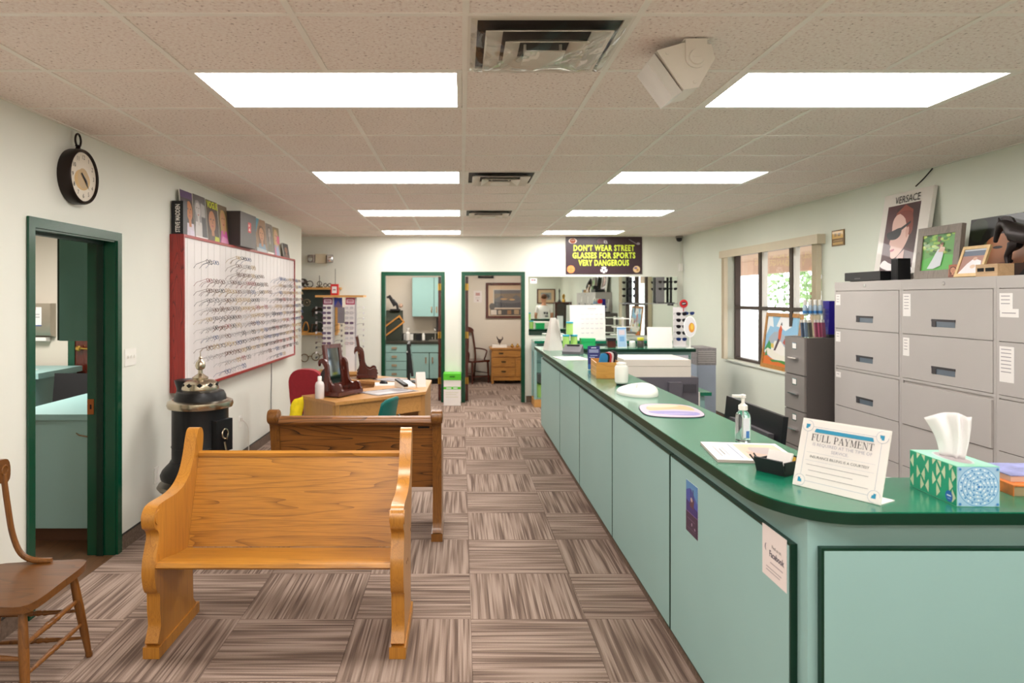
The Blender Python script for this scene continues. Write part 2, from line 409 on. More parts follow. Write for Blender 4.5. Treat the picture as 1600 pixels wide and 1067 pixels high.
b.box(-.16, -.06, 11.531, 14.419, 0, 2.62); b.box(1.9, 2.0, 11.531, 14.55, 0, 2.62); b.box(-1.72, 2.0, 11.531, 14.55, 2.621, 2.7)
struct(b.obj('wall_back_rooms', wall_c))
b = B(); b.box(-5.3, -5.2, 2.5, 7.8, 0, 2.62); b.box(-5.199, -2.461, 7.5, 7.6, 0, 2.62); b.box(-5.199, -2.461, 2.5, 2.6, 0, 2.62)
b.box(-5.3, -2.461, 2.5, 7.8, 2.621, 2.7); struct(b.obj('wall_left_room', wall_c))

# ---- ceiling: slab, lay-in tiles, T-grid
ceiling = struct(B().box(-3.5, 3.78, YN-.15, YE+.13, 2.702, 2.8).obj('ceiling', GRID))
GX = [.015+.6096*i for i in range(-6, 7)]; GY = [3.07+.61*j for j in range(-10, 15)]
LROW = [3.07, 5.51, 7.95, 10.39, .63, -1.81]
def skip(x, y):
    lit = any(abs(y-r) < .05 for r in LROW)
    if lit and (-1.25 < x < -.1 or 1.2 < x < 2.3): return True
    return abs(x-.015) < .05 and any(abs(y-r) < .05 for r in (2.46, 5.51, 7.95))
ct = {}
for i in range(len(GX)-1):
    for j in range(len(GY)-1):
        a, bb = max(GX[i], -3.38 if GY[j] > 9.6 else XL), min(GX[i+1], XR); c, d = max(GY[j], YN), min(GY[j+1], YE)
        if bb-a < .03 or d-c < .03 or skip(GX[i], GY[j]): continue
        k = (round(bb-a, 3), round(d-c, 3))
        if k not in ct:
            o = B().box(-k[0]/2+.012, k[0]/2-.012, -k[1]/2+.012, k[1]/2-.012, 0, .007, .002, 1).obj('ceiling_tile', CTILE)
            ct[k] = o.data; bpy.data.objects.remove(o)
        link('ceiling_tile', ct[k], ceiling, ((a+bb)/2, (c+d)/2, 2.6945))
def runs(x):
    y = YN
    for r in sorted(LROW):
        if abs(x+.595) < .05 or abs(x-1.845) < .05: yield y, r-.001; y = r+.611
    yield y, YE
for x in GX:
    if XL < x < XR:
        for ya, yb in runs(x): B().box(x-.012, x+.012, ya, yb, CEIL, 2.7019).obj('grid_runner', GRID, ceiling)
    elif -3.38 < x < XL: B().box(x-.012, x+.012, 10.05, YE, CEIL, 2.7019).obj('grid_runner', GRID, ceiling)
for y in GY:
    if YN < y < YE: B().box(-3.38 if y > 10.05 else XL, XR, y-.012, y+.012, CEIL+.0004, 2.7018).obj('grid_runner', GRID, ceiling)
B().box(XL, XL+.02, YN, 10.05, CEIL-.001, 2.7017).box(XR-.02, XR, YN, YE, CEIL-.001, 2.7017).box(-3.38, XR-.02, YE-.02, YE, CEIL-.001, 2.7017).obj('edge_angle', GRID, ceiling)

# ---- base strips
def base(name, x0, x1, y0, y1):
    o = struct(B().box(x0, x1, y0, y1, .0005, .1).obj(name, BASE))
    B().box(x0-.0015, x1+.0015, y0-.0015, y1+.0015, .1, .106).obj('cap_strip', BASECAP, o)
base('baseboard_left_near', XL, XL+.012, YN+.02, 3.68); base('baseboard_left_far', XL, XL+.012, 4.72, 10.04)
base('baseboard_right', XR-.012, XR, YN+.02, YE-.02)
base('baseboard_far_left', -3.36, -1.32, YE-.012, YE); base('baseboard_far_middle', -.25, -.02, YE-.012, YE)
base('baseboard_far_right', 1.05, XR-.02, YE-.012, YE)
base('baseboard_office', .02, 1.88, 14.405, 14.418)

# ---- door 1 in the left wall
d1 = struct(B().box(-2.285, -2.272, 3.69, 3.745, 0, 2.13, .003).box(-2.285, -2.272, 4.645, 4.70, 0, 2.13, .003).box(-2.285, -2.272, 3.745, 4.645, 2.075, 2.13, .003)
    .box(-2.47, -2.285, 3.737, 3.755, 0, 2.083).box(-2.47, -2.285, 4.635, 4.653, 0, 2.083).box(-2.47, -2.285, 3.755, 4.635, 2.065, 2.083)
    .obj('door_1', DOORG))
B().box(-2.40, -2.36, 4.62, 4.635, 0, 2.065).box(-2.40, -2.36, 3.755, 3.77, 0, 2.065).box(-2.40, -2.36, 3.77, 4.62, 2.05, 2.065).obj('door_stop', DOORGD, d1)
B().box(-2.468, -2.425, 4.630, 4.6352, .93, 1.03).obj('strike_plate', COPPER, d1)
B().box(-2.45, -2.44, 4.628, 4.631, .965, .995).obj('latch_hole', GAP, d1)
# ---- doors 2 and 3 in the far wall, opened into the rooms behind
for n, x0, x1, side in ((2, -1.30, -.27, 1), (3, 0, 1.03, -1)):
    f = B(); y = YE-.013
    f.box(x0, x0+.055, y, YE, 0, 2.12, .003).box(x1-.055, x1, y, YE, 0, 2.12, .003).box(x0+.055, x1-.055, y, YE, 2.06, 2.12, .003)
    f.box(x0+.046, x0+.06, YE, YE+.14, 0, 2.074).box(x1-.06, x1-.046, YE, YE+.14, 0, 2.074).box(x0+.06, x1-.06, YE, YE+.14, 2.058, 2.074)
    d = struct(f.obj('door_%d' % n, DOORG))
    xa, xb = (x1-.112, x1-.066) if side > 0 else (x0+.066, x0+.112)
    B().box(xa, xb, YE+.145, YE+1.04, .012, 2.045, .002).obj('door_leaf', MAHOG, d)
    for z in (.28, 1.03, 1.82):
        B().box((xa+xb)/2-.028, (xa+xb)/2+.028, YE+.1385, YE+.1445, z, z+.11).cyl(((xa+xb)/2, YE+.134, z), ((xa+xb)/2, YE+.134, z+.11), .008, seg=8).obj('hinge', BRASS, d)

# ---- window 1 in the right wall: dark frame, panes, sill
GXW = 3.735
wn = B()
wn.box(3.69, 3.76, 7.02, 7.07, .872, 2.3).box(3.69, 3.76, 9.45, 9.5, .872, 2.3).box(3.69, 3.76, 7.07, 9.45, .872, .905).box(3.69, 3.76, 7.07, 9.45, 2.26, 2.3)
win = struct(wn.obj('window_1', BRONZE))
for y in (7.86, 8.68): B().box(3.685, 3.765, y-.035, y+.035, .905, 2.26, .003).obj('mullion', BRONZE, win); B().box(3.70, 3.75, y-.085, y-.0355, .906, 2.259, .002).obj('mullion_trim', WHITE, win)
B().box(3.687, 3.763, 7.07, 9.45, 1.545, 1.59, .003).obj('rail', BRONZE, win)
for a, bb in ((7.07, 7.775), (7.895, 8.595), (8.715, 9.45)):
    for c, d in ((.905, 1.545), (1.59, 2.26)): B().add([(GXW, a, c), (GXW, bb, c), (GXW, bb, d), (GXW, a, d)], [(0, 1, 2, 3)]).obj('pane', GLASS, win)
struct(B().box(3.575, 3.775, 7.022, 9.498, .851, .871, .004).obj('trim_2', wall_r))
# outside: ground, eave, trees
struct(B().box(3.8, 60, -20, 60, -.3, -.15).obj('ground', mat('pale_concrete', '#bdb8ae', .9, var=.08, scale=.6)))
struct(B().box(3.79, 6.0, 0, 22, 2.42, 2.6).box(5.8, 6.0, 0, 22, 2.16, 2.42).obj('trim_3', TAN))

# ================================================================== ceiling fittings
names = ['nearest the camera', 'second from the camera', 'third from the camera', 'farthest, by the end wall', 'just behind the camera', 'by the wall behind the camera']
lamp0 = None
for k, y in enumerate(LROW):
    for side, x in (('left', -.6), ('right', 1.845)):
        lab = 'lit rectangular ceiling light in the %s row, %s' % (side, names[k])
        if lamp0 is None:
            lamp0 = thing('ceiling_light', lab, 'ceiling light', (x, y+.305, CEIL), 0, 'ceiling lights in two rows')
            f = B(); hx, hy = .6, .298
            f.box(-hx, hx, -hy, -hy+.022, .0006, .011).box(-hx, hx, hy-.022, hy, .0006, .011).box(-hx, -hx+.022, -hy+.022, hy-.022, .0006, .011).box(hx-.022, hx, -hy+.022, hy-.022, .0006, .011)
            f.obj('frame', GRID, lamp0)
            B().box(-hx+.022, hx-.022, -hy+.022, hy-.022, .004, .010).obj('diffuser', DIFF, lamp0)
        else: dup(lamp0, (x, y+.305, CEIL), 0, lab)
VENT = mat('vent_enamel', '#e6ded3', .3, var=.04); FILM = pane_mat('plastic_film', (.9, .9, .88), 1.35)
def vent(y, lab, film):
    t = thing('ceiling_vent', lab, 'vent', (.32, y+.305, CEIL), 0, 'square air vents between the light rows')
    B().box(-.29, .29, -.29, .29, .006, .0105).obj('duct_shade_plate', mat('duct_shade_grey', '#37332f', .6, var=.2, scale=12) if 'duct_shade_grey' not in bpy.data.materials else bpy.data.materials['duct_shade_grey'], t)  # no hole above: the duct's shade is this plate's dark colour
    def ring(r0, z0, r1, z1, w=.004):
        bm = B(); v = []
        for r, z in ((r0, z0), (r1, z1)): v += [(-r, -r, z), (r, -r, z), (r, r, z), (-r, r, z)]
        for r, z in ((r0, z0+w), (r1, z1+w)): v += [(-r, -r, z), (r, -r, z), (r, r, z), (-r, r, z)]
        f = []
        for i in range(4):
            j = (i+1) % 4; f += [(i, j, 4+j, 4+i), (8+i, 12+i, 12+j, 8+j), (4+i, 4+j, 12+j, 12+i), (i, 8+i, 8+j, j)]
        return bm.add(v, f)
    bm = B()
    for s in (-1, 1): bm.box(min(s*.297, s*.262), max(s*.297, s*.262), -.297, .297, -.001, .0065); bm.box(-.262, .262, min(s*.297, s*.262), max(s*.297, s*.262), -.001, .0065)
    bm.obj('rim', VENT, t)
    ring(.165, -.002, .232, -.030).obj('louvre', VENT, t); ring(.095, -.012, .156, -.042).obj('louvre', VENT, t)
    B().box(-.078, .078, -.078, .078, -.050, -.044, .003).obj('centre_plate', VENT, t)
    B().cyl((-.07, 0, -.04), (-.07, 0, .006), .006, seg=6).cyl((.07, 0, -.04), (.07, 0, .006), .006, seg=6).obj('strut', VENT, t)
    if film:
        n = 22; v = []; r2 = random.Random(3)
        for i in range(n+1):
            for j in range(n+1):
                x, yy = -.285+.57*i/n, -.285+.57*j/n; e = min(i, j, n-i, n-j)
                v.append((x, yy, -.002 if e == 0 else -.052+.044*max(0, 1-e/7)**1.3-.004*math.sin(31*x+17*yy)-.004*r2.random()))
        B().add(v, [(i*(n+1)+j, (i+1)*(n+1)+j, (i+1)*(n+1)+j+1, i*(n+1)+j+1) for i in range(n) for j in range(n)]).obj('plastic_film', FILM, t, 80)
vent(2.46, 'square ceiling vent wrapped in crinkled clear plastic, nearest the camera', True)
vent(5.51, 'square ceiling vent between the second pair of lights', False)
vent(7.95, 'square ceiling vent between the third pair of lights', False)
# white loudspeaker on a swivel bracket
t = thing('wall_speaker', 'white loudspeaker hanging from a bracket on the ceiling beside the nearest vent', 'speaker', (.872, 2.70, CEIL))
B().box(-.02, .075, -.02, .20, -.005, -.0005, .001).box(-.016, .066, -.022, -.016, -.072, -.001, .001).lathe([(.0, -.024), (.041, -.024), (.041, -.016), (.0, -.016)], 24, (.025, 0, -.072), 'y').obj('bracket', VENT, t)
side = [(-.125, -.045), (-.02, -.014), (.085, -.022), (.098, -.075), (.035, -.185), (-.022, -.195)]
B().prism(side, 'y', -.0155, .17, .006).obj('cabinet', VENT, t)
B().prism([(-.131, -.052), (-.024, -.200), (-.060, -.222), (-.158, -.088)], 'y', -.004, .160, .010).obj('grille', mat('speaker_grille', '#dcd7d0', .7, bump=.4, bscale=500), t)
B().lathe([(.0, -.032), (.028, -.032), (.03, -.0245), (.0, -.0245)], 24, (.025, 0, -.072), 'y').box(.008, .042, -.0335, -.032, -.075, -.069).obj('swivel_knob', VENT, t)
for x, z in ((-.085, -.055), (.02, -.165)): B().lathe([(.0, -.018), (.006, -.018), (.007, -.0156), (.0, -.0156)], 10, (x, 0, z), 'y').obj('screw', VENT, t)

# ================================================================== left wall
# clock
t = thing('wall_clock', 'round bronze pocket-watch style clock high on the left wall above the green door frame', 'clock', (XL, 4.13, 2.41))
B().lathe([(.16, .001), (.163, .01), (.163, .062), (.158, .075), (.152, .079), (.145, .074), (.143, .0632), (.0, .063)], 40, ax='x').obj('case', mat('bronzed_metal', '#2c2320', .35, metal=.6, var=.1), t)
fb = B(frame((.0645, 0, 0), (0, 1, 0), (0, 0, 1)))
fb.shapes([(ell(0, 0, .142, .142, 40), '#d6c9b6'), (ell(-.01, -.02, .085, .06, 24), '#c79f5c'), (ell(.0, -.01, .06, .06, 20), '#b99a6c')]).obj('dial', PRINT, t)
DARKP = mat('dark_print', '#2b2420', .6)
for i, s in enumerate('12 1 2 3 4 5 6 7 8 9 10 11'.split()):
    a = PI/2-i*PI/6; text(s, .036, 'numeral', DARKP, t, frame((.0668, .113*math.cos(a), .113*math.sin(a)), (0, 1, 0), (0, 0, 1)))
hb = B(frame((.0685, 0, 0), (0, 1, 0), (0, 0, 1))); hb.c = rgb('#1c1714')
def hand(ang, l, w):
    d = Vector((math.cos(R(ang)), math.sin(R(ang)), 0)); n = Vector((-d.y, d.x, 0))
    hb.add([d*-.03-n*w, d*-.03+n*w, d*l*.6+n*w*1.6, d*l, d*l*.6-n*w*1.6], [(0, 4, 3, 2, 1)])
hand(-40, .062, .006); hand(-48, .095, .003); hb.obj('hands', PRINT, t, recalc=False)
B().tube([(.035, .03*math.cos(a), .215+.038*math.sin(a)) for a in [2*PI*i/20 for i in range(20)]], .006, 8, True).lathe([(.02, .160), (.014, .168), (.012, .178), (.018, .183), (.008, .188)], 14, (.035, 0, 0)).obj('hanging_ring', mat('bronzed_ring', '#2c2320', .35, metal=.6), t)
# switch, outlets
def plate(name, lab, cat, y, z, w, h, kind):
    t = thing(name, lab, cat, (XL, y, z)); B().box(0, .006, -w/2, w/2, -h/2, h/2, .002).obj('cover_plate', WHITE, t)
    if kind == 'switch':
        for i in (-1, 0, 1): B().box(.006, .017, i*.046-.005, i*.046+.005, -.003, .013, .001).obj('toggle', WHITE, t)
    else:
        for s in (-1, 1): B().box(.006, .008, -.016, .016, s*.021-.013, s*.021+.013, .002).box(.008, .0083, -.008, -.005, s*.021-.004, s*.021+.005).obj('socket', WHITE, t)
plate('light_switch', 'white triple light switch plate on the wall right of the green door frame', 'switch', 4.85, 1.29, .165, .118, 'switch')
plate('wall_outlet', 'white wall outlet low on the left wall beside the black stove', 'outlet', 5.27, .37, .072, .116, 'o')
plate('wall_outlet', 'white wall outlet on the left wall beyond the stove, above the white cord', 'outlet', 7.25, .42, .072, .116, 'o')

# big frame board with eyeglasses
t = thing('display_board', 'wide white eyeglass display board in a red wood box frame on left wall', 'display board', (XL, 5.51, .95))
BW, BH, BD = 3.69, 1.25, .112
B().box(.0, BD, 0, .022, 0, BH, .002).obj('side_panel', RED_WOOD, t); B().box(.0, BD, BW-.022, BW, 0, BH, .002).obj('side_panel', RED_WOOD, t)
B().box(0, BD, .022, BW-.022, BH-.022, BH, .002).obj('top_rail', RED_EDGE, t); B().box(0, BD, .022, BW-.022, 0, .022, .002).obj('bottom_rail', RED_EDGE, t)
B().box(0, BD-.012, .022, BW-.022, .022, BH-.022).obj('back_panel', mat('white_board', '#e2dbda', .35, var=.02), t)
for i in range(24):
    y = .10+i*.152; B().box(BD-.012, BD-.0095, y-.004, y+.004, .03, BH-.03).obj('rod', mat('clear_rod_white', '#e4dedc', .4), t) if i == 0 else None
rod = bpy.data.objects['rod']
for i in range(1, 24):
    c = rod.copy(); C.objects.link(c); c.location = (0, i*.152, 0)

def eyeglass_mesh(name, shape, m, lens=None, fold=.115, open_=True):
    b = B()
    for s in (-1, 1):
        cx = s*.035
        if shape == 'round': p = ell(cx, 0, .024, .022, 12)
        elif shape == 'rect': p = [(cx+.027*math.copysign(abs(math.cos(a))**.5, math.cos(a)), .016*math.copysign(abs(math.sin(a))**.5, math.sin(a))) for a in [2*PI*i/12 for i in range(12)]]
        else: p = [(cx+x*s, z) for x, z in ((-.026, .012), (-.01, .018), (.012, .019), (.028, .014), (.029, .002), (.02, -.014), (.002, -.021), (-.016, -.018), (-.025, -.006))]
        b.mi = 0; b.tube([(0, q[0], q[1]) for q in p], .0025, 4, True)
        if lens:
            b.mi = 1; v = [(.001, q[0]*1.0, q[1]) for q in p]; b.add(v, [tuple(range(len(v)))]); b.mi = 0
        b.tube([(-.001, s*.063, .010), (-.012, s*.067, .010), (-fold*.72, s*.066, .009), (-fold, s*.063, -.012)], .0017, 4)
    b.tube([(0, -.011, .007), (.003, 0, .010), (0, .011, .007)], .0022, 4)
    o = b.obj(name, [m]+([lens] if lens else []), ang=60); me = o.data; bpy.data.objects.remove(o); return me
FR = {'black': mat('frame_black', '#19171a', .3), 'brown': mat('frame_brown', '#5f3a26', .3, var=.3, scale=90), 'silver': mat('frame_silver', '#b9b4b4', .35, metal=.5),
      'gold': mat('frame_gold', '#b59c74', .35, metal=.5), 'red': mat('frame_red', '#8c2f2c', .3), 'blue': mat('frame_blue', '#3d4f7c', .3), 'grey': mat('frame_grey', '#6f696a', .35)}
GM = {(c, s): eyeglass_mesh('eyeglasses', s, m) for c, m in FR.items() for s in ('round', 'rect', 'oval')}
ONES = 'first second third fourth fifth sixth seventh eighth ninth tenth eleventh twelfth thirteenth fourteenth fifteenth sixteenth seventeenth eighteenth nineteenth twentieth twenty-first twenty-second twenty-third twenty-fourth'.split()
P = [.10+i*.152 for i in range(24)]     # positions of the rods along the board
def rng(*sp): return sorted({i for a, c in sp for i in range(a, c+1)})
ROWS = [rng((6, 8)), rng((1, 2), (6, 9)), rng((6, 11), (16, 23)), rng((1, 12), (16, 23)), rng((1, 4), (5, 9), (11, 13), (16, 23)), rng((1, 12), (15, 23)), rng((1, 13), (15, 23)),
        rng((1, 23)), rng((1, 13), (14, 23)), rng((1, 23)), rng((1, 22)), rng((1, 7), (8, 22)), rng((4, 8), (11, 13), (15, 21)), rng((4, 7), (15, 17))]
pal = ['black']*4+['brown']*5+['silver']*7+['gold']*6+['red']*3+['blue']*3+['grey']*5
for r, row in enumerate(ROWS):
    z = 2.06-.0785*r
    for k, i in enumerate(row):
        col = 'black' if i == 14 and 4 <= r <= 11 else rnd.choice(pal); sh = rnd.choice(['rect', 'rect', 'oval', 'round'])
        o = link('eyeglasses', GM[(col, sh)], None, (XL+BD-.006+.116, 5.51+P[i]+rnd.uniform(-.004, .004), z+.012+rnd.uniform(-.004, .004)), rnd.uniform(-.06, .06))
        o.rotation_euler.y = R(-17+rnd.uniform(-4, 4))
        tag(o, '%s-framed eyeglasses, %s from the left in the %s row of the red-framed board' % (col, ONES[k], ONES[r]), 'eyeglasses', 'eyeglasses on the wall board')
# cord under the board, cord from the outlet
tag(B().tube(catmull([(XL+.005, 8.44, .95), (XL+.005, 8.445, .70), (XL+.006, 8.42, .45), (XL+.02, 8.40, .12), (XL+.05, 8.3, .008)], 5, False), .0045, 6).obj('power_cord', mat('grey_cord', '#4b4a50', .5)), 'thin dark power cord hanging down the wall below the display board', 'cord')
tag(B().box(XL+.0085, XL+.03, 7.237, 7.263, .425, .455, .003).tube(catmull([(XL+.03, 7.25, .44), (XL+.07, 7.3, .35), (XL+.06, 7.36, .15), (XL+.1, 7.3, .02), (-1.9, 7.0, .008), (-1.7, 6.75, .008), (-1.45, 6.5, .008)], 6, False), .005, 6).obj('power_cord', CORD), 'white power cord plugged into the outlet and curling on the carpet', 'cord')

# ---- pictures and boxes standing on top of the board
BT = 2.201
def clipped(lst, w, h):
    out = []
    for poly, col in lst:
        for ax, lim, sg in ((0, 0, 1), (0, w, -1), (1, 0, 1), (1, h, -1)):
            res = []
            for i, p in enumerate(poly):
                q = poly[i-1]; a, b_ = (q[ax]-lim)*sg, (p[ax]-lim)*sg
                if a*b_ < 0: t_ = a/(a-b_); res.append((q[0]+(p[0]-q[0])*t_, q[1]+(p[1]-q[1])*t_))
                if b_ >= 0: res.append(p)
            poly = res
            if len(poly) < 3: break
        if len(poly) >= 3: out.append((poly, col))
    return out
def counter_card(y0, y1, h, lab, art, words=None, wcol=None, cat='counter card', lean=.03, x=XL+.05, edge=WHITE):
    w_ = y1-y0; t = thing('counter_card', lab, cat, (x, (y0+y1)/2, BT))
    up = Vector((-lean, 0, h)); m = frame((.012, -w_/2, .001), (0, 1, 0), up)
    B(m).box(0, w_, 0, h, -.010, 0, .001).obj('board', edge, t)
    B(m).shapes(clipped(art(w_, h), w_, h)).obj('cover_print', PRINTG, t, recalc=False)
    B().add([(.0, -w_*.2, .0), (-.035, -w_*.2, .0), (-.002-lean*.6, -w_*.2, h*.6), (.0, w_*.2, .0), (-.035, w_*.2, .0), (-.002-lean*.6, w_*.2, h*.6)], [(0, 1, 2), (3, 5, 4), (1, 4, 5, 2), (0, 3, 4, 1)]).obj('easel_back', WHITE, t)
    if words: text(words, .085, 'lettering', mat('ink_'+wcol.lstrip('#'), wcol, .4), t, m @ Matrix.Translation((w_/2, h-.045, .0075)), .003, min(1, w_/.30))
    return t
def rect(x0, y0, x1, y1): return [(x0, y0), (x1, y0), (x1, y1), (x0, y1)]
def portrait(bg, hair, skin, top, w, h, cx=.5, cy=.55, r=.26, extra=()):
    """a plain made-up face print"""
    X = lambda u: u*w; Y = lambda v: v*h
    L_ = [(rect(0, 0, w, h), bg), (ell(X(cx), Y(cy), r*w*1.45, r*h*1.1, 24), hair), (rect(X(cx-r*1.3), Y(cy-.3), X(cx+r*1.3), Y(cy)), hair),
          ([(X(cx-r*1.9), 0), (X(cx+r*1.9), 0), (X(cx+r*1.2), Y(cy-.28)), (X(cx-r*1.2), Y(cy-.28))], top), (rect(X(cx-r*.4), Y(cy-.36), X(cx+r*.4), Y(cy-.1)), skin),
          (ell(X(cx), Y(cy), r*w, r*h*.85, 24), skin), (ell(X(cx-r*.42), Y(cy+.04), r*w*.2, r*h*.06, 12), '#2f2422'), (ell(X(cx+r*.42), Y(cy+.04), r*w*.2, r*h*.06, 12), '#2f2422'),
          ([(X(cx+r*.05), Y(cy+.03)), (X(cx+r*.2), Y(cy-.06)), (X(cx), Y(cy-.06))], hair), ([(X(cx-r), Y(cy+.1)), (X(cx-r*.7), Y(cy+r*.7)), (X(cx+r*.3), Y(cy+r*.9)), (X(cx-r*.9), Y(cy+r*1.05)), (X(cx-r*1.2), Y(cy))], hair), (ell(X(cx), Y(cy-.12), r*w*.3, r*h*.08, 12), '#a4504c')]
    return L_+[([(X(a), Y(b)) for a, b in p], c) for p, c in extra]
t = thing('magazine_file', 'black upright file with white vertical lettering on its spine, left end of the board top', 'file box', (XL+.055, 5.56, BT))
B().box(-.045, .045, -.035, .05, 0, .262, .002).obj('file_body', BLACK, t)
text('STEVE MADDEN', .05, 'lettering', PAPER, t, frame((.004, -.0365, .125), (0, 0, 1), (-1, 0, 0)), .0012, .62)
counter_card(5.62, 5.87, .37, 'card with two faces and purple top, first on the board top', lambda w, h: portrait('#3d3038', '#2a1d1a', '#b5713f', '#cfc4d0', w, h, .68, .58, .26, [([(0, .84), (1, .84), (1, 1), (0, 1)], '#4b2d63'), ([(.02, .1), (.42, .1), (.40, .6), (.1, .66)], '#cbb6c4'), ([(.2, .42), (.38, .42), (.36, .64), (.22, .64)], '#d8b9a0'), ([(.62, .02), (.98, .02), (.98, .14), (.62, .16)], '#d9cfe0')]))
counter_card(5.89, 6.17, .375, 'black and white card with two figures, second on the board top', lambda w, h: portrait('#55504f', '#8d8886', '#bdb6b2', '#c9c4c0', w, h, .34, .66, .2, [([(.58, .52), (.9, .52), (.92, .8), (.6, .84)], '#a9a4a1'), ([(.55, .05), (.95, .05), (.88, .5), (.62, .5)], '#2a2727'), ([(.0, 0), (1, 0), (1, .05), (0, .05)], '#efeceb')]))
counter_card(6.19, 6.47, .37, 'fashion cover card with yellow title, third on the board top', lambda w, h: portrait('#4a3a2b', '#3d2717', '#b87a4f', '#4c3722', w, h, .45, .5, .3, [([(.55, .02), (.98, .02), (.98, .13), (.6, .14)], '#c9cf1d')]), 'VOGUE', '#d8de1e')
counter_card(6.49, 6.74, .365, 'card of a person in a pink jacket, fourth on the board top', lambda w, h: portrait('#6d5a3e', '#c7a368', '#cf9a75', '#d95fb0', w, h, .5, .62, .24, [([(.05, .0), (.95, .0), (.8, .16), (.3, .2)], '#e9a0c9')]))
t = thing('gift_box', 'tall charcoal box with a small red emblem, standing on the board top', 'box', (XL+.10, 7.02, BT))
B().box(-.095, .06, -.26, .25, 0, .335, .003).obj('box_body', mat('charcoal_card', '#4a4443', .5, var=.03), t)
B().box(.0605, .062, -.26, .25, .0, .335).obj('lid_face', mat('charcoal_face', '#5b5452', .45), t)
B(frame((.0622, .03, .2), (0, 1, 0), (0, 0, 1))).shapes([(rect(-.05, -.05, .05, .05), '#d8282f'), (ell(-.015, .02, .018, .014), '#f3b9b4'), ([(-.03, -.03), (.03, -.035), (.0, .0)], '#f3d5d0')]).obj('emblem', PRINT, t, recalc=False)
t = thing('framed_card', 'small grey card leaning beside the charcoal box', 'card', (XL+.07, 7.42, BT)); B(frame((.03, -.06, .001), (0, 1, 0), (-.10, 0, .28))).box(0, .12, 0, .29, -.008, 0, .001).obj('board', GREYW, t)
B(frame((.03, -.06, .001), (0, 1, 0), (-.10, 0, .28))).shapes([(rect(.008, .01, .112, .28), '#a79b8f')]).obj('print', PRINT, t, recalc=False)
counter_card(7.66, 8.06, .375, 'teal-cornered beach portrait card, after the charcoal box', lambda w, h: portrait('#9a7a5c', '#6b4a33', '#c48f68', '#6f8fa8', w, h, .55, .55, .24, [([(0, .55), (.4, 1), (0, 1)], '#3f8fa8'), ([(0, 0), (1, 0), (1, .1), (0, .14)], '#b7bfc2')]))
counter_card(8.08, 8.35, .36, 'grey card with small figures, third from the right on the board top', lambda w, h: portrait('#7f7770', '#5a524c', '#b3a9a2', '#6f6b52', w, h, .5, .7, .2, [([(0, 0), (1, 0), (1, .08), (0, .08)], '#efeae6')]))
counter_card(8.37, 8.66, .35, 'card of a blonde person with a pink flower, second from the right', lambda w, h: portrait('#8c7a55', '#c9a86a', '#d3a582', '#8fa0c4', w, h, .45, .66, .24, [([(.55, .45), (.95, .42), (.95, .7), (.6, .72)], '#d8517f'), ([(.1, 0), (.35, 0), (.3, .3), (.15, .3)], '#d87aa0')]))
counter_card(8.84, 9.12, .19, 'small dark portrait card at the right end of the board top', lambda w, h: portrait('#2b2223', '#1a1414', '#9c6a52', '#6d4a42', w, h, .5, .55, .25))

# ================================================================== stove
t = thing('parlor_stove', 'black round cast iron parlor stove with nickel trim and finial by left wall', 'stove', (-1.915, 5.15, 0))
B().lathe([(.18, .385), (.27, .395), (.275, .42), (.262, .45), (.235, .48), (.215, .50), (.205, .52)], 36).obj('base', IRON, t)
B().lathe([(.20, .51), (.197, .515), (.197, .90), (.19, .905)], 36).obj('barrel', IRON, t)
B().tube([(.198*math.cos(a), .198*math.sin(a), z) for a in [2*PI*i/36 for i in range(36)] for z in (.62,)], .004, 6, True).obj('barrel_band', IRON, t)
B().lathe([(.19, .895), (.225, .90), (.232, .92), (.228, .945), (.2, .955), (.18, .958)], 40).obj('nickel_ring', NICKEL, t)
B().lathe([(.185, .95), (.18, .985), (.165, 1.015), (.13, 1.03), (.05, 1.03)], 36).obj('top_dome', IRON, t)
sw = B().lathe([(.128, 1.028), (.13, 1.04), (.12, 1.075), (.095, 1.095), (.04, 1.105), (.035, 1.11)], 36)
sw.obj('swing_top', NICKEL, t)
sl = B()
for i in range(10):
    a = 2*PI*i/10; d = Vector((math.cos(a), math.sin(a), 0)); n = Vector((-d.y, d.x, 0)); o = d*.1225+Vector((0, 0, 1.066)); u = Vector((-d.x*.28, -d.y*.28, .96))
    pt = [o+n*.022, o+u*.016, o-n*.022, o-u*.016]; sl.add([q+d*.003+Vector((0, 0, .002)) for q in pt], [(0, 1, 2, 3)])
sl.obj('pierced_slot', GAP, t)
B().lathe([(.05, 1.10), (.058, 1.115), (.03, 1.135), (.017, 1.145), (.016, 1.17), (.03, 1.18), (.036, 1.2), (.032, 1.225), (.018, 1.24), (.012, 1.25), (.014, 1.258), (.004, 1.27), (.003, 1.30)], 24).obj('finial', NICKEL, t)
B().lathe([(.026, 1.178), (.031, 1.185), (.033, 1.2), (.030, 1.205)], 20).obj('finial_cup', BRASS, t)
B().lathe([(.07, .985), (.07, 1.03), (.082, 1.07), (.085, 1.09), (.068, 1.095)], 24, (-.125, .06, 0)).obj('flue_collar', IRON, t)
dm = Matrix.Rotation(R(-22), 4, 'Z')
B(dm).box(.18, .222, -.085, .085, .59, .82, .018).obj('fire_door', IRON, t)
B(dm).tube([(.232, -.005+.03*math.cos(a), .72+.035*math.sin(a)) for a in [2*PI*i/14 for i in range(14)]], .006, 6, True).cyl((.225, -.005, .66), (.24, -.005, .60), .007, seg=8).cyl((.222, .0, .685), (.245, .0, .685), .010, seg=8).obj('door_latch', NICKEL, t)
B(dm).cyl((.208, .088, .62), (.208, .088, .68), .008, seg=8).cyl((.208, .088, .73), (.208, .088, .79), .008, seg=8).obj('door_hinge', IRON, t)
B().lathe([(.20, .315), (.285, .318), (.297, .335), (.285, .355), (.20, .358)], 36).obj('foot_rail', mat('dull_nickel', '#8f877b', .4, metal=.8), t)
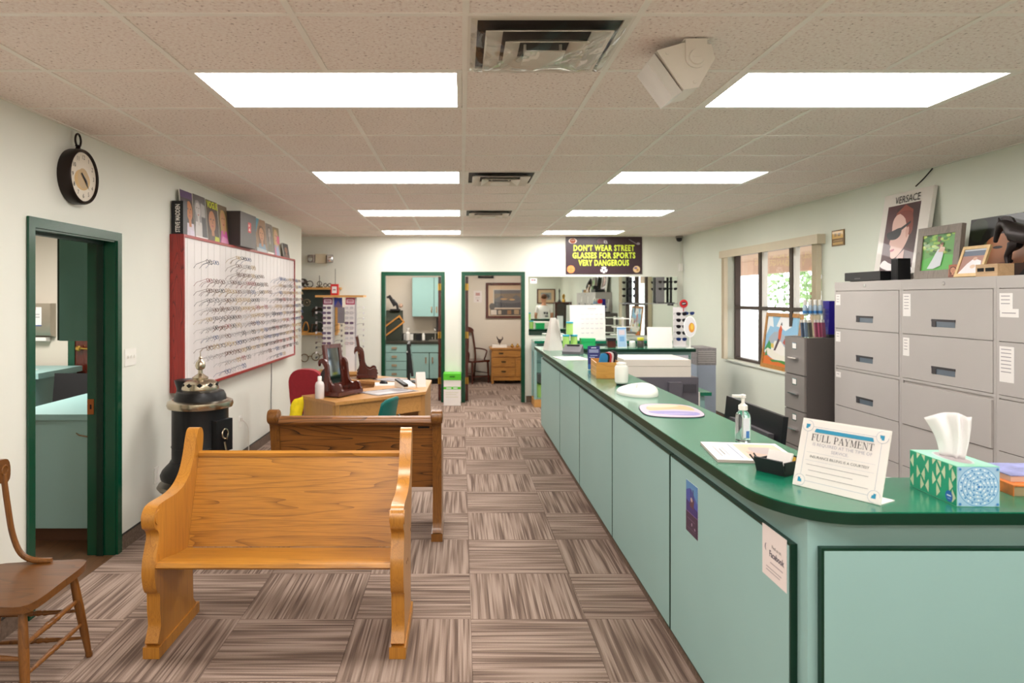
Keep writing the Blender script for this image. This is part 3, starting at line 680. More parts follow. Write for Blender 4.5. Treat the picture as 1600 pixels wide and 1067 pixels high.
for i in range(4):
    a = PI/4+i*PI/2; c_, s_ = math.cos(a), math.sin(a)
    B().tube(catmull([(.17*c_, .17*s_, .39), (.22*c_, .22*s_, .27), (.215*c_, .215*s_, .12), (.24*c_, .24*s_, .02), (.26*c_, .26*s_, .012)], 4, False), [.03, .03, .03, .03, .03, .028, .025, .023, .02, .02, .02, .018, .016, .015, .014, .012, .01][:17], 8).obj('leg', IRON, t)

# ================================================================== pews
def pew(name, lab, loc, rz, L, ax, az, style, group=None):
    t = thing(name, lab, 'bench', loc, rz); h = L/2
    if style == 'front':
        prof = [(.0, .05), (.425, .05), (.412, .10), (.405, .2), (.405, .32), (.425, .44), (.47, .62), (.535, .84), (.555, .92), (.55, .965), (.52, .99), (.478, .982), (.452, .94), (.42, .86), (.37, .785), (.29, .738), (.19, .72), (.08, .722), (.0, .722), (-.045, .708), (-.066, .67), (-.058, .625), (-.03, .606), (-.012, .575), (-.03, .525), (-.055, .47), (-.062, .41), (-.05, .35), (-.028, .312), (-.006, .296), (-.004, .22), (.008, .14)]
    else:
        prof = [(.0, .05), (.44, .05), (.435, .10), (.425, .2), (.42, .32), (.43, .44), (.455, .62), (.485, .78), (.50, .82), (.53, .835), (.545, .87), (.535, .905), (.50, .925), (.46, .915), (.435, .88), (.425, .83), (.40, .76), (.34, .70), (.25, .655), (.14, .64), (.03, .65), (-.04, .645), (-.07, .61), (-.06, .56), (-.03, .53), (-.03, .49), (-.05, .44), (-.05, .38), (-.03, .33), (-.01, .30), (-.004, .22), (.008, .14)]
    pr = catmull(prof, 3)
    for s in (-1, 1):
        x0, x1 = (-h, -h+.062) if s < 0 else (h-.062, h)
        e = B().prism(pr, 'x', x0, x1, .007, 2).obj('end_panel', az, t)
        B().box(x0-.008, x1+.008, -.03, .475, .001, .055, .008).obj('foot', az, e)
        if style == 'front':
            B().lathe([(.0, x0-.004), (.034, x0-.004), (.034, x1+.004), (.0, x1+.004)], 20, (0, -.026, .668), 'x').obj('arm_scroll', az, e)
        else:
            B().lathe([(.0, x0-.012), (.02, x0-.012), (.026, x0-.008), (.044, x0-.008), (.046, x0), (.046, x1), (.044, x1+.008), (.026, x1+.008), (.02, x1+.012), (.0, x1+.012)], 24, (0, .495, .875), 'x').obj('back_scroll', az, e)
        pl = B()
        for (yy, zz) in ((.12, .40), (.20, .385), (.40, .47)): pl.cyl((x0-.0015 if s < 0 else x1+.0015, yy, zz), (x0+.01 if s < 0 else x1-.01, yy, zz), .009, seg=10)
        pl.obj('wood_plug', DARK_Z, e)
    a = h-.063
    seat = [(-.058, .440), (-.05, .455), (-.02, .458), (.06, .447), (.18, .420), (.325, .400), (.33, .375), (.18, .393), (.06, .420), (-.045, .428)]
    B().prism(seat, 'x', -a, a, .004).obj('seat', ax, t)
    by0, by1, zt = (.335, .485, .845) if style == 'front' else (.345, .455, .83)
    bz = .40 if style == 'front' else .36
    B().prism([(by0, bz), (by0+.028, bz-.005), (by1+.028, zt), (by1, zt)], 'x', -a, a, .003).obj('backrest', ax, t)
    if style == 'front':
        B().prism([(by1-.008, zt-.006), (by1+.036, zt-.012), (by1+.04, zt+.012), (by1+.014, zt+.022), (by1-.008, zt+.012)], 'x', -a, a, .005).obj('top_rail', ax, t)
    else:
        B().prism(catmull([(.43, .815), (.50, .812), (.525, .84), (.51, .872), (.47, .878), (.435, .85)], 2), 'x', -a, a, .002).obj('top_rail', ax, t)
        B().cyl((-a+.02, by1+.012, zt-.03), (-a+.10, by1+.012, zt-.03), .012, seg=8).obj('fixing', BLACKM, t)
    return t
pew('pew', 'golden oak church pew facing the camera, in the foreground', (-.88, 3.33, 0), 0, 1.22, OAK_X, OAK_Z, 'front')
pew('pew', 'darker brown oak church pew seen from behind, beyond the golden one', (-.735, 5.36, 0), PI, 1.19, DARK_X, DARK_Z, 'rear')

# ================================================================== old wooden chair, lower left
t = thing('wooden_chair', 'old brown wooden chair with plank seat at the left edge before the door', 'chair', (-1.96, 3.06, 0), R(2))
seat = catmull([(.20, -.225), (.215, 0), (.20, .245), (.08, .262), (-.1, .24), (-.2, .20), (-.225, 0), (-.2, -.19), (-.1, -.225), (.08, -.245)], 4)
B().prism(seat, 'z', .425, .458, .010, 3).obj('seat', CHAIRW, t)
for (x, y, bx, by) in ((.155, .20, .205, .262), (.155, -.19, .205, -.25), (-.15, .16, -.21, .21), (-.15, -.155, -.21, -.205)):
    b_ = Vector((bx, by, 0)); tp = Vector((x, y, .428)); q = lambda f: b_+(tp-b_)*f
    B().tube([q(f) for f in (.0, .03, .06, .3, .6, .85, 1)], [.014, .017, .014, .019, .021, .019, .014], 12).obj('leg', CHAIRZ, t)
def turned(p0, p1, r=.009):
    p0 = Vector(p0); p1 = Vector(p1); return B().tube([p0+(p1-p0)*f for f in (0, .2, .38, .42, .45, .5, .55, .58, .62, .8, 1)], [r*.8, r*1.2, r*1.25, r*1.6, r*1.1, r*1.6, r*1.1, r*1.6, r*1.25, r*1.2, r*.8], 10)
turned((.173, .222, .285), (.173, -.213, .285), .010).obj('stretcher', CHAIRZ, t); turned((.186, .240, .17), (.186, -.228, .17), .009).obj('stretcher', CHAIRZ, t)
for s in (1, -1):
    turned((.178, s*.222, .235), (-.175, s*.180, .235)).obj('stretcher', CHAIRZ, t); turned((.192, s*.238, .10), (-.195, s*.197, .10)).obj('stretcher', CHAIRZ, t)
turned((-.18, .183, .22), (-.18, -.18, .22)).obj('stretcher', CHAIRZ, t)
for s in (1, -1):
    B().tube(catmull([(.045, s*.235, .466), (-.03, s*.222, .474), (-.085, s*.213, .51), (-.118, s*.206, .60), (-.135, s*.2, .72), (-.155, s*.197, .88)], 4, False), .0135, 10).obj('back_post', CHAIRZ, t)
cr = [(s*y, z) for s, y, z in ((-1, .225, .84), (-1, .245, .89), (-1, .225, .945), (-1, .15, .955), (-1, .0, .972), (1, .15, .955), (1, .225, .945), (1, .245, .89), (1, .225, .84), (1, .12, .855), (1, 0, .86), (-1, .12, .855))]
B().prism(catmull(cr, 3), 'x', -.172, -.150, .006).obj('crest_rail', CHAIRW, t)
for s in (1, -1): B().tube([(-.1495, s*.2+.022*math.cos(a), .9+.022*math.sin(a)) for a in [2*PI*i/14 for i in range(14)]], .004, 6, True).obj('carved_rosette', DARK_Z, t)
for y in (-.12, -.06, 0, .06, .12): B().tube([(-.165, y*.9, .455), (-.150, y, .66), (-.161, y, .865)], .007, 8).obj('spindle', CHAIRZ, t)

# ================================================================== left room seen through door 1
t = thing('base_cabinet', 'teal base cabinet with pale teal top inside the left doorway', 'cabinet', (-2.8, 5.7, 0))
B().box(-.33, .33, -.83, .83, .1, .855, .003).obj('carcass', TEAL, t); B().box(-.28, .33, -.78, .83, .001, .1).obj('plinth', mat('brown_plinth', '#5a3a26', .6), t)
B().box(-.35, .335, -.86, .83, .855, .895, .004).obj('counter_top', TEALD, t)
B().tube([(.13, -.832, .76), (.16, -.85, .75), (.24, -.85, .735), (.27, -.832, .735)], .005, 6).obj('handle', NICKEL, t)
t = thing('wall_cabinet', 'shadow-dark teal wall cabinet hanging inside the left doorway', 'cabinet', (-2.63, 5.7, 1.40))
B().box(-.16, .165, -.83, .83, 0, .74, .003).obj('carcass', mat('shaded_teal', '#5b877c', .45, var=.03), t); B().box(-.176, -.162, -.825, .825, .003, .737, .002).obj('door', DOORGD, t)  # shadow on the cabinet is put into this darker teal
t = thing('towel_dispenser', 'steel paper towel dispenser on the wall inside the left doorway', 'dispenser', (-4.5, 7.5, 1.28))
B().prism([(-.001, 0), (-.09, .02), (-.11, .06), (-.11, .36), (-.001, .36)], 'x', -.15, .17, .006).obj('housing', STEEL, t)
B().prism([(-.02, -.045), (-.10, -.035), (-.10, .0), (-.02, .0)], 'x', -.13, .12, .002).obj('paper_tray', PAPER, t)
B(frame((-.08, -.1105, .12), (1, 0, 0), (0, 0, 1))).shapes([(rect(0, 0, .16, .2), '#ece9ea'), (rect(0, .17, .10, .2), '#c2373c'), (rect(0, 0, .16, .012), '#35508f'), (rect(.02, .12, .14, .128), '#9a9a9c'), (rect(.02, .09, .14, .098), '#9a9a9c')]).obj('sticker', PRINT, t, recalc=False)
t = thing('side_cabinet', 'small teal cabinet at the back of the left room', 'cabinet', (-4.55, 7.05, 0))
B().box(-.6, .5, -.4, .34, .001, .93, .003).obj('carcass', TEALD, t); B().box(-.62, .56, -.43, .34, .93, .985, .004).obj('counter_top', TEALD, t)
tag(B().tube([(-4.3+.1*math.cos(a), 6.9+.05*math.sin(a), .9875+.012*math.sin(3*a)**2) for a in [2*PI*i/16 for i in range(16)]], .002, 5, True).box(-4.42, -4.2, 6.85, 6.98, .9855, .99).obj('paper_sheet', PAPER), 'white paper sheet on the small teal cabinet in the left room', 'paper')
t = thing('door_leaf', 'dark red door with brass knob at the back of the left room', 'door', (-3.77, 7.498, .005))
B().box(-.33, .33, -.045, -.002, 0, 2.05, .002).obj('leaf', MAHOG, t); B().box(-.40, -.33, -.06, -.001, 0, 2.1, .002).obj('jamb', DOORG, t)
B().lathe([(.012, -.045), (.012, -.075), (.028, -.085), (.03, -.1), (.016, -.112)], 16, (-.27, 0, 1.16), 'y').cyl((-.27, -.095, 1.16), (-.16, -.095, 1.155), .009, seg=8).obj('door_knob', BRASS, t)
t = thing('office_chair', 'dark grey office chair half hidden behind the cabinet in left room', 'chair', (-3.72, 6.55, 0))
B().box(-.22, .22, -.2, .22, .42, .49, .03).obj('seat', BLACKM, t); B(Matrix.Translation((0, .2, .52)) @ Matrix.Rotation(R(-8), 4, 'X')).box(-.21, .21, -.03, .03, 0, .45, .03).obj('backrest', BLACKM, t)
B().cyl((0, 0, .08), (0, 0, .42), .03).obj('column', BLACK, t)
for i in range(5): a = 2*PI*i/5; B().tube([(0, 0, .1), (.26*math.cos(a), .26*math.sin(a), .055)], .018, 8).ball((.26*math.cos(a), .26*math.sin(a), .028), .027).obj('leg', BLACK, t)

# ================================================================== far left: alcove shelf, rack, emergency light
t = thing('emergency_light', 'beige emergency light with two lamp heads high on the far wall', 'emergency light', (-2.27, YE, 2.33))
B().box(-.085, .085, -.09, -.001, -.075, .075, .006).obj('battery_case', BEIGE, t)
for s in (-1, 1):
    hd = B(Matrix.Translation((s*.145, -.07, .0)) @ Matrix.Rotation(R(s*18), 4, 'Z')).box(-.05, .05, -.045, .04, -.06, .06, .01).obj('lamp_head', mat('smoked_plastic', '#9f948c', .3), t)
    B(Matrix.Translation((s*.145, -.07, .0)) @ Matrix.Rotation(R(s*18), 4, 'Z')).lathe([(.0, -.046), (.042, -.046), (.042, -.052), (.02, -.058), (.0, -.060)], 16, (0, 0, -.005), 'y').obj('lens', CHROME, hd)
    B().cyl((s*.085, -.05, 0), (s*.1, -.05, 0), .015, seg=8).obj('arm', BEIGE, t)
t = thing('wall_shelf', 'wooden display shelf with dark slate back on the far wall at left', 'shelf', (-2.62, YE, 1.10))
SL = mat('slate_green', '#3c4540', .6, var=.08)
B().box(-.6, .62, -.015, -.001, .03, .73).obj('back_panel', SL, t); B().box(-.6, .68, -.16, -.0005, .73, .765, .002).obj('top_board', PINE, t)
B().box(-.6, .62, -.16, -.0005, 0, .04, .002).obj('bottom_board', PINE, t); B().box(.60, .645, -.16, -.016, .04, .73, .002).obj('upright', PINE, t)
def antique(i, lab, cat, o): tag(o, lab, cat)
ZT = 1.866; ZB = 1.1405; IRONB = mat('rusty_iron', '#3c3028', .6, metal=.4, var=.2)
def ringy(x, y, z, r, tilt=0): return [(x+r*math.cos(a)*math.cos(tilt), y+r*math.cos(a)*math.sin(tilt), z+r*math.sin(a)) for a in [2*PI*k/16 for k in range(16)]]
tag(B().lathe([(.06, 0), (.065, .01), (.02, .02), (.02, .05), (.07, .06), (.075, .10), (.05, .13), (.02, .14)], 16, (-2.55, 11.3, ZT)).tube(ringy(-2.44, 11.3, ZT+.052, .05), .007, 6, True).cyl((-2.5, 11.3, ZT+.05), (-2.46, 11.3, ZT+.05), .012).obj('lens_tool', IRONB), 'dark iron lens grinding tool with a ring at left on the shelf top', 'tool')
tag(B().box(-2.335, -2.235, 11.27, 11.33, ZT, ZT+.015).cyl((-2.285, 11.3, ZT), (-2.285, 11.3, ZT+.19), .005, seg=8).tube(ringy(-2.285, 11.3, ZT+.06, .035), .006, 6, True).obj('trial_frame_stand', IRONB), 'thin upright spike stand with a ring in the middle of the shelf top', 'tool')
tag(B().tube(ringy(-2.19, 11.3, ZT+.034, .028), .006, 6, True).tube(ringy(-2.12, 11.3, ZT+.034, .028), .006, 6, True).cyl((-2.165, 11.3, ZT+.04), (-2.145, 11.3, ZT+.04), .005, seg=6).obj('antique_spectacles', IRONB), 'antique spectacles standing on the shelf top behind the red box', 'spectacles')
tag(B().cyl((-2.03, 11.3, ZT), (-2.03, 11.3, ZT+.30), .004, seg=6).cyl((-2.03, 11.3, ZT), (-2.03, 11.3, ZT+.012), .03).obj('needle_stand', IRONB), 'tall thin needle stand at the right of the shelf top', 'tool')
tag(B().tube(ringy(-2.50, 11.365, 1.62, .055), .006, 6, True).tube(ringy(-2.50, 11.365, 1.62, .036), .004, 6, True).cyl((-2.5, 11.365, 1.62), (-2.5, 11.385, 1.62), .012).obj('lens_gauge', NICKEL), 'round lens gauge hanging on the slate back of the shelf', 'gauge')
tag(B().tube(catmull([(-2.42, 11.34, 1.47), (-2.36, 11.34, 1.52), (-2.26, 11.34, 1.53), (-2.15, 11.34, 1.545)], 4, False), [.012, .02, .024, .026, .026, .024, .022, .02, .02, .018, .016, .014, .012], 8).tube(catmull([(-2.36, 11.34, 1.52), (-2.40, 11.34, 1.44), (-2.39, 11.34, 1.39)], 4, False), .013, 8).box(-2.30, -2.26, 11.34, 11.385, 1.52, 1.54).obj('lens_pliers', IRONB), 'old pliers mounted on the slate back of the shelf', 'pliers')
tag(B().tube(catmull([(-2.56, 11.3, ZB+.02), (-2.53, 11.3, ZB+.14), (-2.49, 11.3, ZB+.16), (-2.455, 11.3, ZB+.06), (-2.48, 11.3, ZB+.014), (-2.53, 11.3, ZB+.014)], 4), .012, 8, True).obj('horn_frame', PINEG), 'tan horn-shaped loop standing on the lower shelf board', 'curio')
tag(B().box(-2.41, -2.395, 11.26, 11.33, ZB, ZB+.12).box(-2.335, -2.32, 11.26, 11.33, ZB, ZB+.12).box(-2.41, -2.32, 11.26, 11.33, ZB+.12, ZB+.135).obj('small_stand', wood('walnut', '#5c4330', '#2e2016', 'z')), 'small dark wooden stand on the lower shelf board', 'stand')
tag(B().lathe([(.05, 0), (.045, .02), (.02, .1), (.024, .16), (.008, .23)], 16, (-2.2, 11.3, ZB)).obj('wooden_cone', wood('walnut_turned', '#5c4330', '#2e2016', 'z')), 'brown turned cone standing on the lower shelf board at right', 'curio')
# giant antique spectacles on the wall
g = B(); Y0 = 11.385
for x in (-2.545, -2.365): g.tube(ringy(x, Y0, .735+(x+2.45)*.12, .062), .007, 8, True)
g.tube([(-2.485, Y0, .735), (-2.455, Y0, .755), (-2.43, Y0, .745)], .006, 6).tube(catmull([(-2.305, Y0, .76), (-2.25, Y0-.02, .78), (-2.12, Y0-.05, .86), (-2.07, Y0-.06, .885)], 4, False), .006, 6).ball((-2.07, Y0-.06, .885), .014)
tag(g.obj('giant_spectacles', mat('tarnished_brass', '#7a6034', .4, metal=.7)), 'oversized old round spectacles hanging on the far wall below the shelf', 'spectacles')

# sunglass rack
RY = 10.2
t = thing('eyeglass_rack', 'white double-column eyeglass rack with wooden top board at the far left wall', 'display rack', (-1.75, RY, 0))
B().box(-.34, .345, -.17, .17, 1.705, 1.735, .003).obj('top_board', PINE, t); B().box(-.34, .345, -.17, .17, .60, .64, .003).obj('bottom_board', PINE, t)
B().box(-.30, .30, -.13, .13, .04, .60, .003).obj('pedestal', PINEG, t); B().box(-.34, .345, -.17, .17, .001, .04, .003).obj('plinth', PINE, t)
RW = mat('rack_white', '#ece6e6', .35); RWC = mat('rack_grey_side', '#b8b2b6', .4)
for nm, x0, x1, sc in (('left', -.24, -.105, '#7d2350'), ('right', .085, .215, '#b02a55')):
    cpn = B().box(x0, x1, -.10, -.02, .64, 1.705, .002).obj('column', RW, t)
    B().box(x1, x1+.018, -.10, -.02, .64, 1.705).obj('column_side', RWC, cpn)
    B(frame((x0, -.1005, 1.60), (1, 0, 0), (0, 0, 1))).shapes([(rect(-.0, 0, x1-x0, .095), sc), (rect(.015, .02, x1-x0-.015, .075), '#e6d4dc'), (rect(.025, .045, x1-x0-.025, .062), sc), (rect(.025, .028, x1-x0-.025, .036), sc)]).obj('header_card', PRINT, cpn, recalc=False)
B(frame((-.09, -.06, 1.56), (1, 0, 0), (0, 0, 1))).box(0, .12, 0, .14, -.006, 0).shapes([(rect(0, 0, .12, .14), '#2f3f9c'), ([(.0, .0), (.12, .0), (.06, .1)], '#6d5a7a')], .0008).obj('blue_card', PRINT, t)
B().box(-.04, .05, -.05, .03, 1.33, 1.56, .004).obj('hanging_case', mat('grey_cloth_case', '#8d8790', .8), t)
LENSD = mat('dark_lens', '#211d22', .1); LENSC = mat('pale_lens', '#c9c4c8', .08, spec=.6)
LENSP = mat('plum_lens', '#6a5870', .1); SGM = {}
for c_, m_ in list(FR.items())+[('clear', mat('frame_clear', '#d8d0d4', .2))]:
    SGM[c_] = eyeglass_mesh('reading_glasses', 'rect', m_, LENSP if c_ in ('black', 'blue', 'brown') else LENSC, .10)
SUN = eyeglass_mesh('sunglasses', 'oval', FR['black'], LENSD, .11); SUNB = eyeglass_mesh('sunglasses', 'oval', FR['blue'], mat('blue_lens', '#27386f', .1), .11)
for nm, cx, cnt, zt in (('left', -.172, 12, 1.555), ('right', .15, 8, 1.555)):
    for k in range(cnt):
        col = ['black', 'blue', 'brown', 'black', 'grey', 'blue', 'black', 'brown', 'clear', 'black', 'grey', 'clear'][k] if nm == 'left' else ['clear', 'grey', 'silver', 'brown', 'red', 'black', 'clear', 'red'][k]
        tag(link('reading_glasses', SGM[col], None, (-1.75+cx, RY-.203, zt-.072*k), -PI/2), '%s reading glasses, %s from the top on the %s column of the rack' % (col, ONES[k], nm), 'eyeglasses', 'reading glasses on the rack')
for k in range(11):
    tag(link('reading_glasses', SGM[['grey', 'clear', 'black', 'silver', 'black', 'clear', 'grey', 'brown', 'black', 'clear', 'black'][k]], None, (-1.75-.345, RY-.06, 1.555-.072*k), PI), 'reading glasses on the left flank of the rack, %s from the top' % ONES[k], 'eyeglasses', 'reading glasses on the rack flanks')
for k in range(7):
    tag(link('reading_glasses', SGM[['black', 'black', 'brown', 'black', 'brown', 'red', 'black'][k]], None, (-1.75+.02, RY-.06, 1.30-.075*k), 0), 'dark glasses in the gap between the two rack columns, %s from the top' % ONES[k], 'eyeglasses', 'reading glasses between the rack columns')
for k in range(9):
    tag(link('reading_glasses', SGM[['clear', 'clear', 'silver', 'grey', 'clear', 'silver', 'clear', 'grey', 'clear'][k]], None, (-1.75+.335, RY-.06, 1.555-.08*k), 0), 'pale glasses on the right flank of the rack, %s from the top' % ONES[k], 'eyeglasses', 'reading glasses on the rack flanks')
t = thing('sign_box', 'small red sign box with a white face standing on the rack top board', 'sign', (-1.83, RY-.06, 1.7355))
B().box(-.055, .055, -.03, .03, 0, .16, .003).obj('box_body', mat('red_card', '#cf2f2f', .5), t)
B(frame((-.035, -.0305, .03), (1, 0, 0), (0, 0, 1))).shapes([(rect(0, 0, .07, .095), '#f0eaec'), (rect(.015, .04, .055, .055), '#9a4a58')]).obj('face_print', PRINT, t, recalc=False)

# ================================================================== desk group
TOPZ = .745
PA, PB, PC, PD, PE, PF, PG2, PG1 = (-1.56, 6.86), (-1.15, 6.40), (-.36, 7.14), (-.345, 8.14), (-1.17, 8.70), (-1.46, 8.26), (-.985, 7.98), (-.93, 7.47)
t = thing('optician_desk', 'honey oak wraparound desk with two angled wings behind the brown pew', 'desk', (0, 0, 0))
B().prism([PA, PB, PC, PD, PE, PF, PG2, PG1], 'z', TOPZ-.03, TOPZ, .005).obj('desk_top', DESK, t)
def slab(p, q, z0, z1, th, name, m, inset=.012):
    p, q = Vector(p+(0,)), Vector(q+(0,)); d = (q-p).normalized(); n = Vector((-d.y, d.x, 0))      # inward for this winding
    a, b_ = p+n*inset+d*inset, q+n*inset-d*inset; v = [a, b_, b_+n*th, a+n*th]
    return B().prism([(x.x, x.y) for x in v], 'z', z0, z1, .002).obj(name, m, t)
slab(PA, PB, .001, TOPZ-.031, .025, 'end_panel', DESK_Z)
slab(PB, PC, .55, TOPZ-.031, .02, 'drawer_front', DESK, .035)
def corner_leg(p, nm='corner_leg'): return B().prism([(p[0]-.03, p[1]-.03), (p[0]+.03, p[1]-.03), (p[0]+.03, p[1]+.03), (p[0]-.03, p[1]+.03)], 'z', .001, TOPZ-.031, .004).obj(nm, DESK_Z, t)
corner_leg((-1.15, 6.455)); corner_leg((-.41, 7.17))
slab(PC, PD, .001, TOPZ-.031, .025, 'side_panel', DESK_Z); slab(PD, PE, .2, TOPZ-.031, .02, 'back_panel', DESK, .02)
slab(PE, PF, .001, TOPZ-.031, .025, 'end_panel', DESK_Z); slab(PF, PG2, .40, TOPZ-.031, .02, 'drawer_front', DESK, .03)
slab((-1.10, 6.78), (-.60, 7.25), .08, .55, .02, 'modesty_panel', DESK_Z, .0)

def vanity(name, lab, loc, rz, top=.50):
    t = thing(name, lab, 'mirror', loc, rz)
    B().box(-.20, .20, -.11, .13, .014, .05, .010).obj('base', MAHOG, t)
    for x in (-.17, .17):
        for y in (-.08, .10): B().ball((x, y, .012), .018, .018, .0115, 8, 6).obj('foot', MAHOG, t)
    S_ = [(-.105, .05), (.12, .05), (.112, .10), (.095, .16), (.08, .22), (.085, .27), (.105, .31), (.125, .325), (.145, .315), (.150, .29), (.162, .31), (.158, .345), (.13, .365), (.095, .362), (.06, .335), (.045, .29), (.038, .23), (.03, .17), (.005, .125), (-.03, .11), (-.05, .125), (-.075, .13), (-.1, .115), (-.108, .085)]
    for x in (-.155, .155): B().prism(catmull(S_, 2), 'x', x-.014, x+.014, .005).obj('scroll_support', MAHOG, t)
    mm = Matrix.Translation((0, .07, .075)) @ Matrix.Rotation(R(-8), 4, 'X')
    f = B(mm); h = top-.075
    f.box(-.135, -.095, -.016, .016, 0, h, .006).box(.095, .135, -.016, .016, 0, h, .006).box(-.095, .095, -.016, .016, h-.04, h, .005).box(-.095, .095, -.016, .016, 0, .04, .005)
    f.obj('mirror_frame', MAHOG, t); B(mm).box(-.095, .095, -.008, .004, .04, h-.04).obj('mirror_glass', MIRRORD, t)
    B(mm).cyl((-.145, 0, h*.55), (-.13, 0, h*.55), .010, seg=8).cyl((.13, 0, h*.55), (.145, 0, h*.55), .010, seg=8).obj('pivot_knob', BRASS, t)
vanity('vanity_mirror', 'mahogany tilting mirror with scroll supports on the front wing of the desk', (-1.17, 6.88, TOPZ), R(64))
vanity('vanity_mirror', 'mahogany tilting mirror seen edge-on at the back wing of the desk', (-1.12, 8.40, TOPZ), R(98))
t = thing('hand_mirror', 'round dark hand mirror standing at the left of the front vanity mirror', 'mirror', (-1.33, 7.0, TOPZ))
B(frame((0, 0, .16), (.85, -.5, 0), (0, 0, 1))).lathe([(.0, -.008), (.095, -.008), (.1, 0), (.095, .008), (.0, .008)], 32).obj('mirror_disc', mat('dark_disc', '#3b3638', .3), t)
B().cyl((0, 0, 0), (0, 0, .07), .012).lathe([(.06, .0), (.06, .006), (.02, .014), (.0, .015)], 20).obj('stand', BLACKM, t)
t = thing('spray_bottle', 'frosted white plastic bottle on the desk at left of the front mirror', 'bottle', (-1.345, 6.66, TOPZ))
B().lathe([(.040, 0), (.043, .008), (.043, .125), (.036, .15), (.018, .165), (.016, .17)], 20).obj('bottle_body', mat('frosted_plastic', '#ddd3d0', .4), t); B().lathe([(.02, .17), (.02, .205), (.017, .21)], 16).obj('cap', WHITE, t)
def flat(name, lab, cat, x, y, rz, w_, d_, z, h, m, art=None, g=None):
    t = thing(name, lab, cat, (x, y, z), rz); B().box(-w_/2, w_/2, -d_/2, d_/2, 0.0005, h, min(.002, h/3)).obj('sheet', m, t)
    if art: B(Matrix.Translation((-w_/2, -d_/2, h))).shapes(art).obj('print', PRINT, t, recalc=False)
    return t
MAT_ = mat('smoky_desk_mat', '#8d8486', .15, var=.1, coat=.5)
flat('desk_mat', 'smoky grey desk mat on the front wing of the desk', 'desk mat', -.74, 7.12, R(43), .52, .34, TOPZ, .004, MAT_, [(rect(.03, .03, .49, .31), '#a59c9d'), (rect(.06, .05, .28, .15), '#c9c2c2'), (rect(.33, .1, .46, .28), '#6f686c')])
flat('desk_mat', 'smoky grey desk mat on the back wing of the desk', 'desk mat', -.81, 8.18, R(-34), .34, .30, TOPZ, .004, MAT_, [(rect(.03, .03, .31, .27), '#a59c9d'), (rect(.08, .08, .24, .2), '#7d767a')])
flat('paper_stack', 'loose white papers on the desk between its two wings', 'papers', -.80, 7.74, R(8), .30, .26, TOPZ, .006, PAPER, [(rect(.03, .04, .2, .05), '#8d8a8c'), (rect(.03, .08, .24, .09), '#8d8a8c'), (rect(.03, .12, .22, .13), '#8d8a8c')])
t = thing('computer_mouse', 'black computer mouse lying on the white papers on the desk', 'mouse', (-.86, 7.76, TOPZ+.0065), R(60)); B().ball((0, 0, .0), .032, .055, .034, 14, 10).obj('mouse_shell', BLACK, t); bm_ = t.children[0].data
for v in bm_.vertices: v.co.z = max(v.co.z, .0)
t = thing('monitor', 'thin black monitor seen edge-on on the right end of the desk', 'monitor', (-.55, 7.95, TOPZ), R(93))
mt = Matrix.Translation((0, 0, .09)) @ Matrix.Rotation(R(-7), 4, 'X')
B(mt).box(-.25, .25, -.012, .016, 0, .36, .004).box(-.17, .17, .016, .04, .03, .26, .008).obj('housing', BLACK, t); B(mt).box(-.24, .24, -.0135, -.0122, .014, .348).obj('screen', mat('dark_screen', '#101216', .08), t)
B().box(-.03, .03, .03, .06, .012, .2, .004).obj('neck', BLACK, t); B().box(-.11, .11, -.06, .11, .0005, .014, .004).obj('foot', BLACK, t)
t = thing('card_holder', 'white folded card holder standing behind the monitor on the desk', 'card holder', (-.44, 7.55, TOPZ), R(15))
B().prism([(-.06, 0), (-.052, 0), (.0, .14), (.052, 0), (.06, 0), (.004, .155), (-.004, .155)], 'x', -.05, .05, .001).obj('holder', PAPER, t)
B().box(-.045, .045, -.035, .03, .0005, .03, .004).obj('card_tray', WHITE, t)
t = thing('desk_phone', 'black and white desk telephone on the right end of the desk', 'telephone', (-.60, 7.50, TOPZ), R(35))
B().prism([(-.09, .0005), (.09, .0005), (.09, .06), (.07, .065), (-.09, .02)], 'x', -.08, .08, .005).obj('phone_body', WHITE, t)
B(Matrix.Translation((-.05, 0, .035)) @ Matrix.Rotation(R(13), 4, 'X')).box(-.025, .025, -.10, .10, 0.003, .03, .012).obj('handset', BLACK, t)
t = thing('swivel_chair', 'red upholstered chair with rounded back behind the desk at left', 'chair', (-1.60, 7.92, 0), R(-14))
ol = catmull([(-.17, .48), (-.2, .7), (-.19, .84), (-.1, .925), (.1, .925), (.19, .84), (.2, .7), (.17, .48), (0, .46)], 3)
B(Matrix.Translation((0, -.235, 0)) @ Matrix.Rotation(R(6), 4, 'X')).prism(ol, 'y', -.03, .03, .022, 3).obj('backrest', REDF, t)
B().box(-.22, .22, -.21, .23, .42, .49, .03, 3).obj('seat', REDF, t); B().tube([(0, -.1, .42), (0, -.27, .44), (0, -.262, .62)], .018, 8).obj('back_bracket', BLACK, t)
B().cyl((0, 0, .08), (0, 0, .42), .028).obj('column', BLACK, t)
for i in range(5):
    a = 2*PI*i/5+.3; lg = B().tube([(0, 0, .12), (.14*math.cos(a), .14*math.sin(a), .11), (.27*math.cos(a), .27*math.sin(a), .07)], [.026, .022, .016], 8).obj('leg', BLACK, t)
    B().ball((.27*math.cos(a), .27*math.sin(a), .028), .027, .02, .027, 10, 6).obj('castor', BLACK, lg)
t = thing('plastic_chair', 'teal plastic chair pulled up to the front of the desk', 'chair', (-.86, 6.20, 0), R(72))
sh = B(); n1, n2 = 14, 8; prof = catmull([(.22, .43), (.05, .425), (-.12, .43), (-.2, .46), (-.235, .56), (-.255, .70), (-.285, .83)], 3, False)
